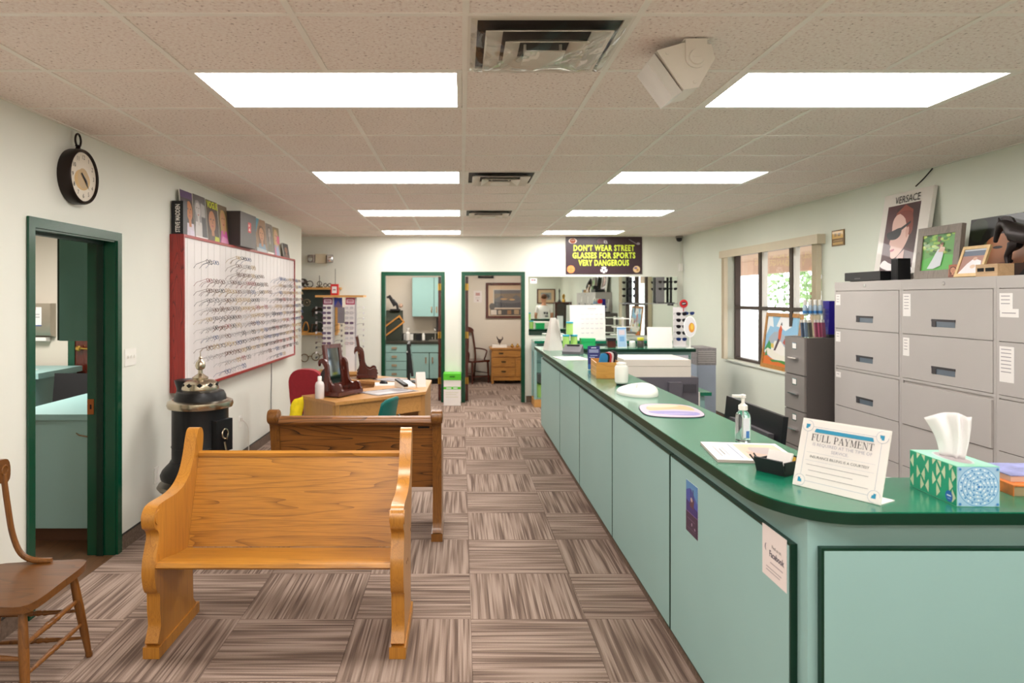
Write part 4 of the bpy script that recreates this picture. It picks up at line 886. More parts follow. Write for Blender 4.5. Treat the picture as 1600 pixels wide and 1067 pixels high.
for off, nm in ((0, 0),):
    v = []; k = len(prof)
    for (y, z) in prof:
        for j in range(n2+1):
            u = -1+2*j/n2; wd = .21*(1-.12*max(0, (z-.5)/.33)); bend = .05*u*u*(1 if z < .47 else .6)
            v.append((u*wd, y+(bend if z > .5 else 0), z+(bend*.35 if z < .47 else -.03*u**4)))
    sh.add(v, [(a*(n2+1)+j, a*(n2+1)+j+1, (a+1)*(n2+1)+j+1, (a+1)*(n2+1)+j) for a in range(k-1) for j in range(n2)])
o = sh.obj('shell', TEALP, t, 60); md = o.modifiers.new('thick', 'SOLIDIFY'); md.thickness = .008
for s in (-1, 1):
    B().tube([(s*.20, .2, .008), (s*.17, .15, .415)], .011, 8).obj('leg', CHROME, t); B().tube([(s*.20, -.24, .008), (s*.17, -.15, .415)], .011, 8).obj('leg', CHROME, t)
    B().tube([(s*.17, .15, .415), (s*.17, -.16, .415), (s*.15, -.25, .47), (s*.15, -.275, .66)], .010, 8).obj('side_rail', CHROME, t)
yb = B(); n = 8; v = []
for i in range(n+1):
    for j in range(n+1):
        u, w_ = i/n, j/n; v.append((-.15*u*(.55+.45*w_)+.012*math.sin(6*w_+3*u), .03*math.sin(5*u+2)*w_-.02*w_, -.28*w_*(1-.30*u)-.03*u))
yb.add(v, [(i*(n+1)+j, (i+1)*(n+1)+j, (i+1)*(n+1)+j+1, i*(n+1)+j+1) for i in range(n) for j in range(n)])
o = yb.obj('yellow_cloth', YEL); o.location = (-1.546, 6.835, .742); md = o.modifiers.new('thick', 'SOLIDIFY'); md.thickness = .004
tag(o, 'crumpled yellow cloth hanging from the left corner of the desk', 'cloth')
t = thing('file_box', 'white carton with bright green lid and stripe on the floor between the doors', 'box', (-.145, 11.22, 0))
B().box(-.135, .135, -.155, .155, .001, .43, .003).obj('carton', PAPER, t); B().box(-.140, .140, -.16, .16, .40, .50, .004).obj('lid', mat('bright_green_card', '#57c52a', .5), t)
B(frame((-.135, -.1555, 0), (1, 0, 0), (0, 0, 1))).shapes([(rect(0, .255, .27, .295), '#57c52a'), (rect(.04, .265, .12, .283), '#e9f3e2'), (rect(.15, .265, .22, .283), '#e9f3e2'), (rect(.03, .2, .23, .207), '#d5d2ae'), (rect(.03, .17, .2, .177), '#d5d2ae'), (rect(.03, .13, .23, .137), '#d5d2ae')]).obj('print', PRINT, t, recalc=False)
B().box(-.04, .04, -.162, -.1602, .445, .465).obj('hand_hole', mat('hole_green', '#2d7a18', .7), t)

# ================================================================== far wall: sign, mirror, small fittings
t = thing('wall_sign', 'dark brown sports eyewear warning sign with yellow letters on the far wall', 'sign', (2.31, YE, 2.385))
B().box(-.62, .62, -.012, -.001, -.303, .303, .002).obj('board', mat('sign_brown', '#3c2a30', .3, var=.1, scale=1.5), t)
sm = frame((0, -.0122, 0), (1, 0, 0), (0, 0, 1)); YG = mat('sign_yellow', '#d6e84a', .5)
for s, z, wd in (("DON'T WEAR STREET", .115, .99), ('GLASSES FOR SPORTS', -.005, 1.02), ('VERY DANGEROUS', -.125, .82)):
    o = text(s, .13, 'lettering', YG, t, sm @ Matrix.Translation((0, z, .0012)), .0045, 1, space=1.12)
    wx = max(v.co.x for v in o.data.vertices)-min(v.co.x for v in o.data.vertices)
    for v in o.data.vertices: v.co.x *= wd/wx
pr = [(ell(-.505, .235, .068, .045, 20), '#e9d5c8'), (ell(-.505, .235, .046, .042, 20), '#a4512c'), (rect(-.53, .243, -.48, .249), '#f0e0d4'),
      (ell(-.03, .23, .085, .05, 20, 0, 200), '#5f4750'), (rect(-.1, .195, .0, .235), '#5f4750'), ([(.0, .20), (.06, .19), (.05, .235), (.0, .245)], '#b9b2b4'), ([(.015, .21), (.045, .203), (.04, .222), (.015, .23)], '#3c2a30'),
      ([(.40, .258), (.408, .265), (.545, .185), (.535, .175)], '#8c8288'), (ell(.558, .19, .028, .02, 14), '#a49ba0'),
      (ell(-.535, -.225, .063, .063, 24), '#e58a4c'), (rect(-.598, -.228, -.472, -.222), '#b7642f'), (rect(-.538, -.288, -.532, -.162), '#b7642f'),
      (ell(.0, -.235, .058, .055, 24), '#e6dde2'), (ell(0, -.235, .016, .016, 5), '#3a3036'), (ell(-.042, -.215, .014, .014, 5), '#3a3036'), (ell(.042, -.215, .014, .014, 5), '#3a3036'), (ell(-.026, -.275, .012, .012, 5), '#3a3036'), (ell(.026, -.275, .012, .012, 5), '#3a3036'),
      (ell(.53, -.225, .056, .056, 24), '#e0bf8f'), (ell(.515, -.205, .026, .018, 12), '#7d6a8c'), (ell(.545, -.235, .02, .02, 12), '#b98a52')]
B(sm).shapes(pr).obj('ball_pictures', PRINT, t, recalc=False)
o = B().box(1.09, 3.50, YE-.008, YE-.001, 1.09, 2.04).obj('wall_mirror', MIRROR)
tag(o, 'wide frameless mirror on the far wall below the sign, reflecting the room', 'mirror')
flat_ = B(frame((1.115, YE-.0085, 1.93), (1, 0, 0), (0, 0, 1))).box(0, .11, 0, .085, 0, .001).shapes([(rect(0, 0, .11, .085), '#efe6e4'), (rect(.02, .045, .05, .065), '#c2465a'), (rect(.055, .045, .09, .065), '#5a3d44'), (rect(.02, .02, .09, .026), '#c9b7b4')], .0015)
tag(flat_.obj('sticker', PRINT), 'small white sticker in the upper left corner of the wall mirror', 'sticker')
t = thing('security_camera', 'dark dome security camera at the ceiling in the far right corner', 'security camera', (3.50, 11.28, CEIL-.001))
B().lathe([(.055, 0), (.06, -.02), (.055, -.03)], 20).obj('mount', mat('grey_mount', '#8f8880', .4), t); B().lathe([(.048, -.03), (.05, -.045), (.04, -.075), (.02, -.09), (.0, -.093)], 20).obj('dome', BLACK, t)
t = thing('motion_sensor', 'white motion sensor in the far right corner beside the sign', 'sensor', (3.555, YE-.001, 2.19)); B().box(-.03, .03, -.045, 0, -.06, .06, .010).obj('sensor_body', WHITE, t); B().box(-.02, .02, -.049, -.0455, -.03, .0, .001).obj('sensor_lens', PAPER, t)
tag(B().box(3.55, 3.562, YE-.009, YE-.001, 2.255, 2.66).obj('cable_channel', wall_r), 'thin painted cable channel above the motion sensor', 'cable channel')

# ================================================================== kitchenette behind the first far door
t = thing('sink_cabinet', 'teal base cabinet with drawers and dark counter in the room behind the left far door', 'cabinet', (-.95, 14.1, 0))
B().box(-.63, .77, -.28, .31, .1, .80).obj('carcass', GREENE, t); B().box(-.63, .77, -.22, .31, .001, .1).obj('plinth', BLACKM, t)
DK = mat('dark_counter', '#34332a', .4, var=.15, scale=20)
B().box(-.645, .785, -.32, .315, .80, .84, .003).obj('counter_top', DK, t); B().box(-.645, .785, .29, .315, .84, .97, .002).obj('backsplash', DK, t)
def pull(par, x, z, vert=False):
    b = B()
    if vert: b.box(x-.012, x+.012, -.315, -.3005, z-.06, z+.06, .006)
    else: b.box(x-.05, x+.05, -.315, -.3005, z-.022, z+.022, .008)
    return b.obj('handle', NICKEL, par)
for k in range(4):
    d = B().box(-.615, -.13, -.30, -.281, .115+.17*k, .275+.17*k, .003).obj('drawer', TEALD, t); pull(d, -.37, .20+.17*k)
B().box(-.105, .76, -.30, -.281, .625, .785, .003).obj('false_front', TEALD, t)
for x0, x1, hx in ((-.105, .31, .25), (.325, .76, .38)): d = B().box(x0, x1, -.30, -.281, .115, .61, .003).obj('door', TEALD, t); pull(d, hx, .47, True)
B().box(.30, .70, -.2, .2, .8405, .846, .004).obj('sink_rim', STEEL, t)
B().tube(catmull([(.42, .12, .845), (.42, .12, 1.02), (.42, .07, 1.09), (.42, .0, 1.07), (.42, -.02, 1.03)], 4, False), .010, 8).cyl((.36, .12, .845), (.36, .12, .9), .012, seg=8).obj('faucet', CHROME, t)
t = thing('wall_cabinet', 'teal two-door wall cabinet in the room behind the left far door', 'cabinet', (-.55, 14.25, 1.32))
B().box(-.44, .36, -.14, .165, 0, .79).obj('carcass', GREENE, t)
for x0, x1, hx in ((-.435, -.005, -.05), (.005, .355, .05)):
    d = B().box(x0, x1, -.16, -.141, .003, .787, .003).obj('door', TEALD, t); B().box(hx-.014, hx+.014, -.172, -.1605, .08, .20, .006).obj('handle', NICKEL, d)
t = thing('tool_case', 'dark green slant-front case with a gold frame on the dark counter', 'case', (-1.43, 14.12, .8405))
B().prism([(-.16, 0), (.17, 0), (.17, .60), (.02, .60), (-.16, .40)], 'x', -.12, .24, .006).obj('case_body', mat('olive_case', '#2e3328', .6), t)
fr_ = B(frame((.06, -.165, .30), (.8, 0, .6), (-.6, 0, .8)))
fr_.box(-.24, .24, -.09, -.06, -.01, .01).box(-.24, .24, .06, .09, -.01, .01).box(-.24, -.21, -.06, .06, -.01, .01).box(.21, .24, -.06, .06, -.01, .01); fr_.obj('gold_frame', PINEG, t)
t = thing('microscope', 'black microscope standing on the green case behind the left far door', 'microscope', (-1.36, 14.12, 1.4415))
B().box(-.07, .13, -.08, .08, 0, .03, .006).obj('foot', BLACK, t); B().tube([(.08, 0, .02), (.06, 0, .12), (-.02, 0, .22)], .025, 8).obj('arm', BLACK, t)
B().tube([(.02, 0, .09), (-.06, 0, .24), (-.1, 0, .30)], [.03, .034, .03], 10).obj('tube', BLACK, t); B().tube([(-.09, 0, .28), (-.14, 0, .26)], .022, 8).obj('eyepiece', BLACK, t); B().ball((.14, 0, .10), .045).obj('side_knob', mat('flesh_plastic', '#b99a86', .5), t)
tag(B().box(-1.17, -.98, 14.22, 14.36, .8405, .96, .004).obj('tissue_pack', WHITE), 'white low box on the dark counter beside the green case', 'box')
tag(B().lathe([(.045, 0), (.048, .01), (.048, .15), (.02, .17), (.02, .22), (.035, .225), (.035, .25)], 16, (-1.08, 14.12, .8405)).obj('soap_bottle', WHITE), 'white soap bottle in front of the low box on the dark counter', 'bottle')
tag(B().box(-.92, -.83, 14.22, 14.30, .8405, .96, .004).obj('black_tin', BLACK), 'small black tin on the dark counter', 'tin')
tag(B().lathe([(.03, 0), (.032, .1), (.022, .12), (.022, .14)], 14, (-.77, 14.24, .8405)).obj('white_jar', WHITE), 'small white jar beside the black tin', 'jar')
t = thing('towel_dispenser', 'black rounded towel dispenser on the wall right of the sink', 'dispenser', (-.40, 14.419, 1.0)); B().box(-.11, .11, -.16, -.001, 0, .28, .05, 4).obj('housing', BLACK, t); B().box(-.08, .08, -.166, -.1605, .03, .08, .002).obj('window', mat('smoke_window', '#3d3a3f', .2), t)

# ================================================================== office behind the second far door
t = thing('dresser', 'golden oak dresser with drawers and a door in the room behind the right far door', 'dresser', (.95, 14.05, 0))
B().box(-.36, .44, -.22, .30, .12, .68, .003).obj('case', PINEG, t); B().box(-.39, .47, -.25, .31, .68, .71, .006).obj('top', PINEG, t)
for x in (-.335, .415):
    for y in (-.19, .27): B().prism([(x-.025, .001), (x+.02, .001), (x+.025, .12), (x-.025, .12)], 'y', y-.025, y+.025, .003).obj('foot', PINEG, t)
B().box(-.32, .42, -.225, -.21, .07, .13, .003).obj('apron', PINEG, t)
def drw(x0, x1, z0, z1, xs):
    d = B().box(x0, x1, -.238, -.2205, z0, z1, .005).obj('drawer', PINEG, t)
    for x in xs: B().box(x-.045, x+.045, -.2435, -.2385, (z0+z1)/2-.005, (z0+z1)/2+.022, .004).tube([(x-.035, -.242, (z0+z1)/2+.008), (x-.03, -.256, (z0+z1)/2-.012), (x+.03, -.256, (z0+z1)/2-.012), (x+.035, -.242, (z0+z1)/2+.008)], .004, 6).obj('bail_pull', mat('dark_brass', '#4a3a22', .4, metal=.7), d)
drw(-.335, .42, .535, .66, (-.17, .27)); drw(-.335, .10, .345, .515, (-.12,)); drw(-.335, .10, .155, .325, (-.12,))
B().box(.125, .42, -.235, -.2205, .155, .515, .004).box(.17, .375, -.240, -.236, .2, .47, .004).obj('door', PINEG, t)
t = thing('armchair', 'dark red-brown wooden armchair beside the dresser', 'chair', (.25, 14.05, 0), R(38))
B().box(-.23, .23, -.22, .22, .42, .46, .012).obj('seat', MAHOG, t)
for x, y in ((-.2, -.19), (.2, -.19)): B().tube([(x*1.05, y*1.1, .001), (x, y, .42)], [.016, .022], 8).obj('leg', MAHOG, t)
for x in (-.2, .2):
    B().tube(catmull([(x, .26, .001), (x, .2, .42), (x, .225, .7), (x*.95, .29, 1.02)], 4, False), .018, 8).obj('back_post', MAHOG, t)
    B().tube(catmull([(x, .215, .67), (x*1.15, .05, .665), (x*1.2, -.1, .64), (x*1.1, -.12, .58), (x*1.02, -.08, .46)], 4, False), .015, 8).obj('arm', MAHOG, t)
    B().tube([(x, -.2, .2), (x, .23, .2)], .01, 8).obj('stretcher', MAHOG, t)
B().tube([(-.2, -.2, .14), (.2, -.2, .14)], .01, 8).obj('stretcher', MAHOG, t); B().prism(catmull([(-.2, .98), (-.2, 1.06), (-.08, 1.11), (.08, 1.11), (.2, 1.06), (.2, .98), (0, 1.01)], 2), 'y', .275, .30, .004).obj('crest_rail', MAHOG, t)
B().prism([(-.05, .46), (.05, .46), (.07, .8), (.06, 1.0), (-.06, 1.0), (-.07, .8)], 'y', .245, .262, .003).obj('splat', MAHOG, t)
t = thing('framed_picture', 'large dark-framed landscape picture on the office wall above the dresser', 'picture', (.92, 14.419, 1.64))
f = B(); f.box(-.42, .42, -.035, -.001, .315, .365, .006).box(-.42, .42, -.035, -.001, -.365, -.315, .006).box(-.42, -.37, -.035, -.001, -.315, .315, .006).box(.37, .42, -.035, -.001, -.315, .315, .006); f.obj('frame', MAHOG, t)
B().box(-.37, .37, -.015, -.002, -.315, .315).obj('mount_board', mat('cream_mount', '#d1b596', .8), t)
B(frame((0, -.0152, 0), (1, 0, 0), (0, 0, 1))).shapes([(rect(-.27, -.16, .33, .23), '#c9c0b2'), (rect(-.25, -.145, .32, .215), '#5f5a5c'), ([(-.25, -.145), (.32, -.145), (.32, -.03), (.1, -.06), (-.25, -.02)], '#3d3a40'), ([(-.25, .02), (-.1, .1), (.05, .0), (.2, .12), (.32, .04), (.32, .15), (-.25, .14)], '#7a6650'), (ell(-.05, .03, .07, .02, 10), '#b98d5c'), (ell(.12, .02, .06, .018, 10), '#c49a66'), (rect(-.33, -.30, .35, -.175), '#3a322e'), (rect(-.32, -.29, -.2, -.19), '#d9cdbf'), (rect(-.17, -.28, -.1, -.2), '#b9a48c'), (rect(.02, -.28, .1, -.2), '#9a6a3a'), (rect(.16, -.28, .26, -.19), '#a98a66'), (ell(-.29, -.12, .06, .07, 12), '#4b4442')]).obj('print', PRINTG, t, recalc=False)
B().box(-.37, .37, -.022, -.020, -.315, .315).obj('glass', GLASS, t)
tag(B(frame((.25, 14.418, 1.60), (1, 0, 0), (0, 0, 1))).box(0, .17, 0, .24, -.001, .001).shapes([(rect(0, 0, .17, .24), '#e3dad6'), (rect(.04, .14, .13, .2), '#b98f8a'), (rect(.04, .1, .13, .106), '#9a8f8c'), (rect(.04, .07, .13, .076), '#9a8f8c'), (ell(.085, .04, .02, .015, 10), '#a88884')], .0015).obj('wall_notice', PRINT), 'white paper notice on the office wall left of the big picture', 'notice')
t = thing('hanging_sign', 'small black hanging sign at the top of the office wall', 'sign', (.50, 14.40, 2.10)); B().box(-.16, .16, -.015, .015, 0, .09, .002).obj('board', BLACKM, t); B().box(-.11, .11, -.0165, -.0152, .03, .055).obj('lettering_strip', mat('dim_letters', '#5c5146', .6), t)
t = thing('figurine_tray', 'white tray with a small bird figurine on the dresser', 'figurine', (.74, 13.98, .7105)); B().box(-.13, .16, -.09, .09, 0, .05, .008).obj('tray', WHITE, t)
B().ball((.02, 0, .12), .035, .03, .045).tube([(.02, 0, .05), (.02, 0, .1)], .006, 6).tube([(.02, 0, .13), (-.02, 0, .17), (-.04, 0, .22)], [.02, .012, .006], 8).tube([(.04, 0, .13), (.08, 0, .17), (.075, 0, .215)], [.016, .012, .006], 8).obj('bird', mat('dark_figurine', '#3b2b26', .4), t)
for x, s in ((1.01, 'left'), (1.12, 'right')): tag(B().ball((x, 13.98, .735), .038, .03, .0245).ball((x, 13.98, .77), .018).obj('brass_ornament', BRASS), 'small brass ornament on the dresser, %s of the pair' % s, 'ornament', 'pair of brass ornaments')
tag(B().lathe([(.05, 0), (.06, .03), (.055, .09), (.035, .13), (.045, .16), (.04, .2), (.01, .22)], 16, (1.30, 13.98, .7105)).obj('black_vase', BLACK), 'black vase at the right end of the dresser top', 'vase')

# ================================================================== reception counter
t = thing('reception_counter', 'long teal reception counter with glossy green top, running down the right side', 'counter', (0, 0, 0))
CT, CB = 1.08, 1.042
def arc(cx, cy, rx, ry, a0, a1, n=14): return [(cx+rx*math.cos(R(a0+(a1-a0)*i/n)), cy+ry*math.sin(R(a0+(a1-a0)*i/n))) for i in range(n+1)]
top = [(.93, 8.95)]+arc(.93+.22, 2.03+.30, .22, .30, 180, 270)+[(3.0, 2.03), (3.0, 2.42)]+[(1.42, 2.42), (1.36, 2.48), (1.36, 8.50), (2.84, 8.50), (2.84, 8.95)]
B().prism(top, 'z', CT-.004, CT, 0).obj('counter_top', GREEN, t)
B().prism(top, 'z', CB, CT-.0041, 0).obj('top_edge', GREENE, t)
c_ = B(); c_.box(1.03, 1.10, 2.16, 8.90, .1, CB-.001).box(1.03, 2.95, 2.09, 2.16, .1, CB-.001).box(1.10, 2.80, 8.56, 8.63, .1, CB-.001).box(2.80, 2.95, 2.16, 2.40, .1, CB-.001)
c_.box(1.10, 1.34, 8.86, 8.90, .1, CB-.001)
c_.obj('carcass', TEAL, t)
B().box(1.045, 1.085, 2.12, 8.88, .001, .1).box(1.085, 2.93, 2.12, 2.15, .001, .1).box(1.10, 2.78, 8.58, 8.62, .001, .1).obj('plinth', BASE, t)
ed = [2.145, 3.39, 4.69, 5.99, 7.19, 8.88]
for a, bb in zip(ed[:-1], ed[1:]):
    p = B().box(1.008, 1.029, a+.006, bb-.006, .098, .945, .0).obj('panel_edge', GREENE, t)
    B().box(1.0065, 1.0079, a+.013, bb-.013, .106, .937).obj('panel', TEAL, p)
p = B().box(1.06, 2.93, 2.067, 2.089, .098, .962).obj('panel_edge', GREENE, t); B().box(1.068, 2.92, 2.0655, 2.0669, .102, .954).obj('panel', TEAL, p)
p = B().box(1.40, 2.78, 8.545, 8.559, .098, .99).obj('panel_edge', GREENE, t); B().box(1.405, 2.775, 8.5435, 8.5449, .102, .986).obj('panel', TEALD, p)
# staff side worktop on the inner face
B().box(1.105, 1.85, 2.60, 5.55, .72, .755, .003).obj('work_top', GREEN, t); B().box(1.105, 1.80, 2.62, 2.66, .001, .72).box(1.105, 1.80, 5.45, 5.49, .001, .72).obj('support_panel', TEAL, t)
def paper_on(name, lab, cat, m, w_, h, sh, mtl=PRINT):
    return tag(B(m).box(0, w_, 0, h, 0, .0008).shapes(sh, .0012).obj(name, mtl), lab, cat)
# notices stuck to the counter front (it faces -X, so its right-hand direction is -Y)
o = paper_on('wall_notice', 'white printed notice stuck to the counter front near its corner', 'notice', frame((1.0062, 2.345, .785), (0, -1, 0), (0, 0, 1)), .175, .165,
    [(rect(0, 0, .175, .165), '#e9dcd8'), (rect(.06, .052, .15, .056), '#a99a9c'), (rect(.03, .032, .14, .036), '#b3a5a5'), (rect(.03, .022, .13, .026), '#b3a5a5'), (ell(.03, .095, .010, .012, 12), '#6d6873'), (ell(.034, .095, .007, .012, 12), '#e9dcd8')])
text('Find us on', .016, 'lettering', DARKP, o, frame((1.0046, 2.345-.105, .785+.108), (0, -1, 0), (0, 0, 1)))
text('Facebook', .028, 'lettering', mat('grey_print', '#6c6670', .6), o, frame((1.0046, 2.345-.105, .785+.082), (0, -1, 0), (0, 0, 1)), .001, .95)
paper_on('poster', 'narrow purple and blue poster stuck to the counter front', 'poster', frame((1.0062, 3.14, .665), (0, -1, 0), (0, 0, 1)), .155, .225,
    [(rect(0, 0, .155, .225), '#33246e'), ([(0, .14), (.155, .12), (.155, .225), (0, .225)], '#3f4fa0'), ([(.0, .18), (.06, .2), (.155, .15), (.155, .225), (0, .225)], '#4f86b8'), ([(.05, .12), (.10, .115), (.11, .155), (.06, .16)], '#54303f'), (rect(.06, .15, .075, .195), '#3a3a72'), (rect(.09, .15, .10, .2), '#2c2c5a'), (ell(.075, .152, .014, .010, 10), '#b59a9a'), (rect(0, 0, .155, .09), '#371c3c'), (rect(.0, .088, .155, .091), '#8d6f9a'), (rect(.02, .06, .12, .064), '#6d5070'), (ell(.08, .045, .006, .008, 8), '#b9a0b4'), (ell(.12, .035, .008, .006, 8), '#a890aa'), (rect(.02, .02, .13, .024), '#57405a')], PRINTG)
for x, w_, nm, sh in ((1.78, .30, 'left', []), (2.13, .44, 'middle', [(ell(.1, .12, .05, .03, 12), '#c9a3c4'), (ell(.2, .13, .06, .03, 12), '#a9a0cf'), (rect(.28, .05, .283, .17), '#b9b3c0')]), (2.58, .18, 'right', [(rect(.02, .1, .15, .13), '#b8b6cf')])):
    paper_on('paper_sheet', 'white sheet taped under the far green counter edge, %s of three' % nm, 'paper', frame((x, 8.5432, .80), (1, 0, 0), (0, 0, 1)), w_, .20, [(rect(0, 0, w_, .20), '#e2e0ea')]+sh)

# ---- things on the near part of the counter
t = thing('tissue_box', 'green and blue patterned tissue box with a white tissue pulled up, on the counter', 'tissue box', (1.535, 2.195, CT+.0005), R(-2))
W, D_, H = .062, .115, .119
B().box(-W, W, -D_, D_, 0, H, .0015).obj('carton', mat('mint_card', '#86cfae', .5, var=.04), t)
g = []; r2 = random.Random(5)
g.append((rect(.001, .001, .229, H-.001), '#1f9d78'))
for i in range(6):
    for j in range(4):
        x, y = .018+i*.040+(.02 if j % 2 else 0), .006+j*.031
        if i+(.5 if j % 2 else 0) > 5.3 or r2.random() < .08: continue
        w1 = (.017 if (i+j) % 2 else -.017); yt = min(y+.042, H-.001); x = min(max(x, .019), .211); g.append(([(x, y), (x+w1, y+.018), (x, yt), (x-w1*.12, y+.02)], '#cfd8b4'))
g.append((ell(.197, .022, .017, .017, 20), '#2168b8')); g.append((rect(.187, .022, .207, .026), '#dfe8f4')); g.append((rect(.191, .014, .203, .016), '#9fc0e4'))
B(frame((-W, D_, 0), (0, -1, 0), (0, 0, 1))).shapes(g, .0004, .00005).obj('side_print', PRINT, t, recalc=False)
g = [(rect(.001, .001, 2*W-.001, H-.001), '#9fc3dc')]
for r_, n in ((.055, 26), (.044, 20), (.033, 15), (.022, 10), (.012, 6)):
    g += [(ell(W, H/2, r_+.004, r_+.004, 30), '#5a97c6'), (ell(W, H/2, r_+.002, r_+.002, 30), '#a9cbe2')]
    g += [(ell(W+(r_-.004)*math.cos(2*PI*k/n), H/2+(r_-.004)*math.sin(2*PI*k/n), .0028, .0028, 8), '#e4eef4' if k % 2 else '#3f86bf') for k in range(n)]
g += [(ell(x, y, .004, .004, 8), '#3a80bd') for x in (.008, 2*W-.008) for y in (.008, H-.008)]+[(ell(W, H/2, .004, .004, 10), '#2c6fb0')]
B(frame((-W, -D_, 0), (1, 0, 0), (0, 0, 1))).shapes(g, .0004, .00003).obj('end_print', PRINT, t, recalc=False)
B(frame((0, 0, H), (1, 0, 0), (0, 1, 0))).shapes([(rect(-W+.004, -D_+.004, W-.004, D_-.004), '#9fdcc0'), (ell(0, .0, .036, .085, 30), '#c9d3d0'), (ell(0, .0, .030, .078, 30), '#b9aeb0')], .0004, .0003).obj('top_print', PRINT, t, recalc=False)
bot = [(-.016, .040, 0), (-.010, .018, 0), (.004, .002, 0), (.0, -.018, 0), (.012, -.012, 0), (.018, -.030, 0), (.024, -.012, 0), (.022, .010, 0)]
tpp = [(-.066, .035, .118), (-.042, .012, .133), (-.012, .016, .138), (.000, -.020, .143), (.018, -.008, .138), (.022, -.040, .131), (.046, -.020, .130), (.050, .012, .124)]
bc, tc_ = catmull(bot, 5, False), catmull(tpp, 5, False); m_ = 10; v = []
for (p, q) in zip(bc, tc_):
    for j in range(m_+1):
        s_ = j/m_; e = s_**1.25; bl = .006*math.sin(PI*s_)
        v.append((p[0]+(q[0]-p[0])*e+bl*.5, p[1]+(q[1]-p[1])*e-bl, H+.001+p[2]+(q[2]-p[2])*s_))
n = len(bc)-1
tb = B(); tb.add(v, [(i*(m_+1)+j, (i+1)*(m_+1)+j, (i+1)*(m_+1)+j+1, i*(m_+1)+j+1) for i in range(n) for j in range(m_)])
o = tb.obj('tissue', mat('tissue_white', '#f1eded', .9, var=.01), t, 80); md = o.modifiers.new('thick', 'SOLIDIFY'); md.thickness = .001

# sign holder: full payment
dv = Vector((.148, -.237, 0)).normalized()
t = thing('sign_holder', 'white slanted payment notice in an acrylic stand at the counter corner', 'sign', (1.10, 2.33, CT+.0005), math.atan2(dv.y, dv.x))
sw_, sh_ = .279, .216; up = Vector((0, .30, 1)); m = frame((0, 0, .003), (1, 0, 0), up)
B(m).box(-.002, sw_+.002, -.002, sh_+.006, -.004, 0, .001).obj('holder', WHITE, t); B().box(0, sw_, 0, .085, 0, .003, .001).obj('holder_foot', WHITE, t)
BL = '#2b8fb4'; ln = '#a9b0bd'
def outline(x0, y0, x1, y1, w_, c): return [(rect(x0, y0, x1, y0+w_), c), (rect(x0, y1-w_, x1, y1), c), (rect(x0, y0, x0+w_, y1), c), (rect(x1-w_, y0, x1, y1), c)]
g = [(rect(0, 0, sw_, sh_), '#eae3de')]+outline(.02, .018, .259, .198, .0012, ln)
for x, y in ((.02, .018), (.259, .018), (.02, .198), (.259, .198)):
    sx, sy = (1 if x < .1 else -1), (1 if y < .1 else -1)
    g += [(ell(x, y, .019, .019, 20), ln), (ell(x, y, .0178, .0178, 20), '#eae3de'), (rect(min(x, x-sx*.02), min(y, y-sy*.018), max(x, x-sx*.02), max(y, y-sy*.018)), '#eae3de'), ([(x-sx*.006, y-sy*.006), (x+sx*.008, y-sy*.006), (x+sx*.006, y+sy*.004), (x+sx*.002, y+sy*.004), (x+sx*.002, y+sy*.009), (x-sx*.006, y+sy*.009)], BL)]
g += [([(.045, .180), (.236, .180), (.232, .192), (.049, .192)], BL), (rect(.03, .112, .25, .1126), ln), (rect(.03, .086, .25, .0866), ln)]
for k, (x0, x1) in enumerate(((.035, .235), (.045, .19), (.04, .24))): g += [(rect(x0, .072-.018*k, x1, .0735-.018*k), '#9c9698')]
B(m).shapes(g, .0004, .0001).obj('notice_print', PRINT, t, recalc=False)
INK = mat('ink_black', '#3b3334', .6); INKG = mat('ink_grey', '#a9a4b0', .6); mt = m @ Matrix.Translation((0, 0, .0058))
def fit(s, cx, cy, wd, ht, mtl, bold=0):
    o = text(s, ht, 'lettering', mtl, t, Matrix(), bold); xs = [v.co.x for v in o.data.vertices]; k = wd/(max(xs)-min(xs))
    o.data.transform(mt @ Matrix.Translation((cx, cy, 0)) @ Matrix.Diagonal((k, 1, 1, 1)))
def bowl(x, y0, y1, rx, th):
    cy, ry = (y0+y1)/2, (y1-y0)/2
    return ell(x, cy, rx, ry, 12, -90, 90)+ell(x, cy, rx-th, ry-.05, 12, -90, 90)[::-1]
sr = lambda x0, x1, y=0: rect(x0, y, x1, y+.045)
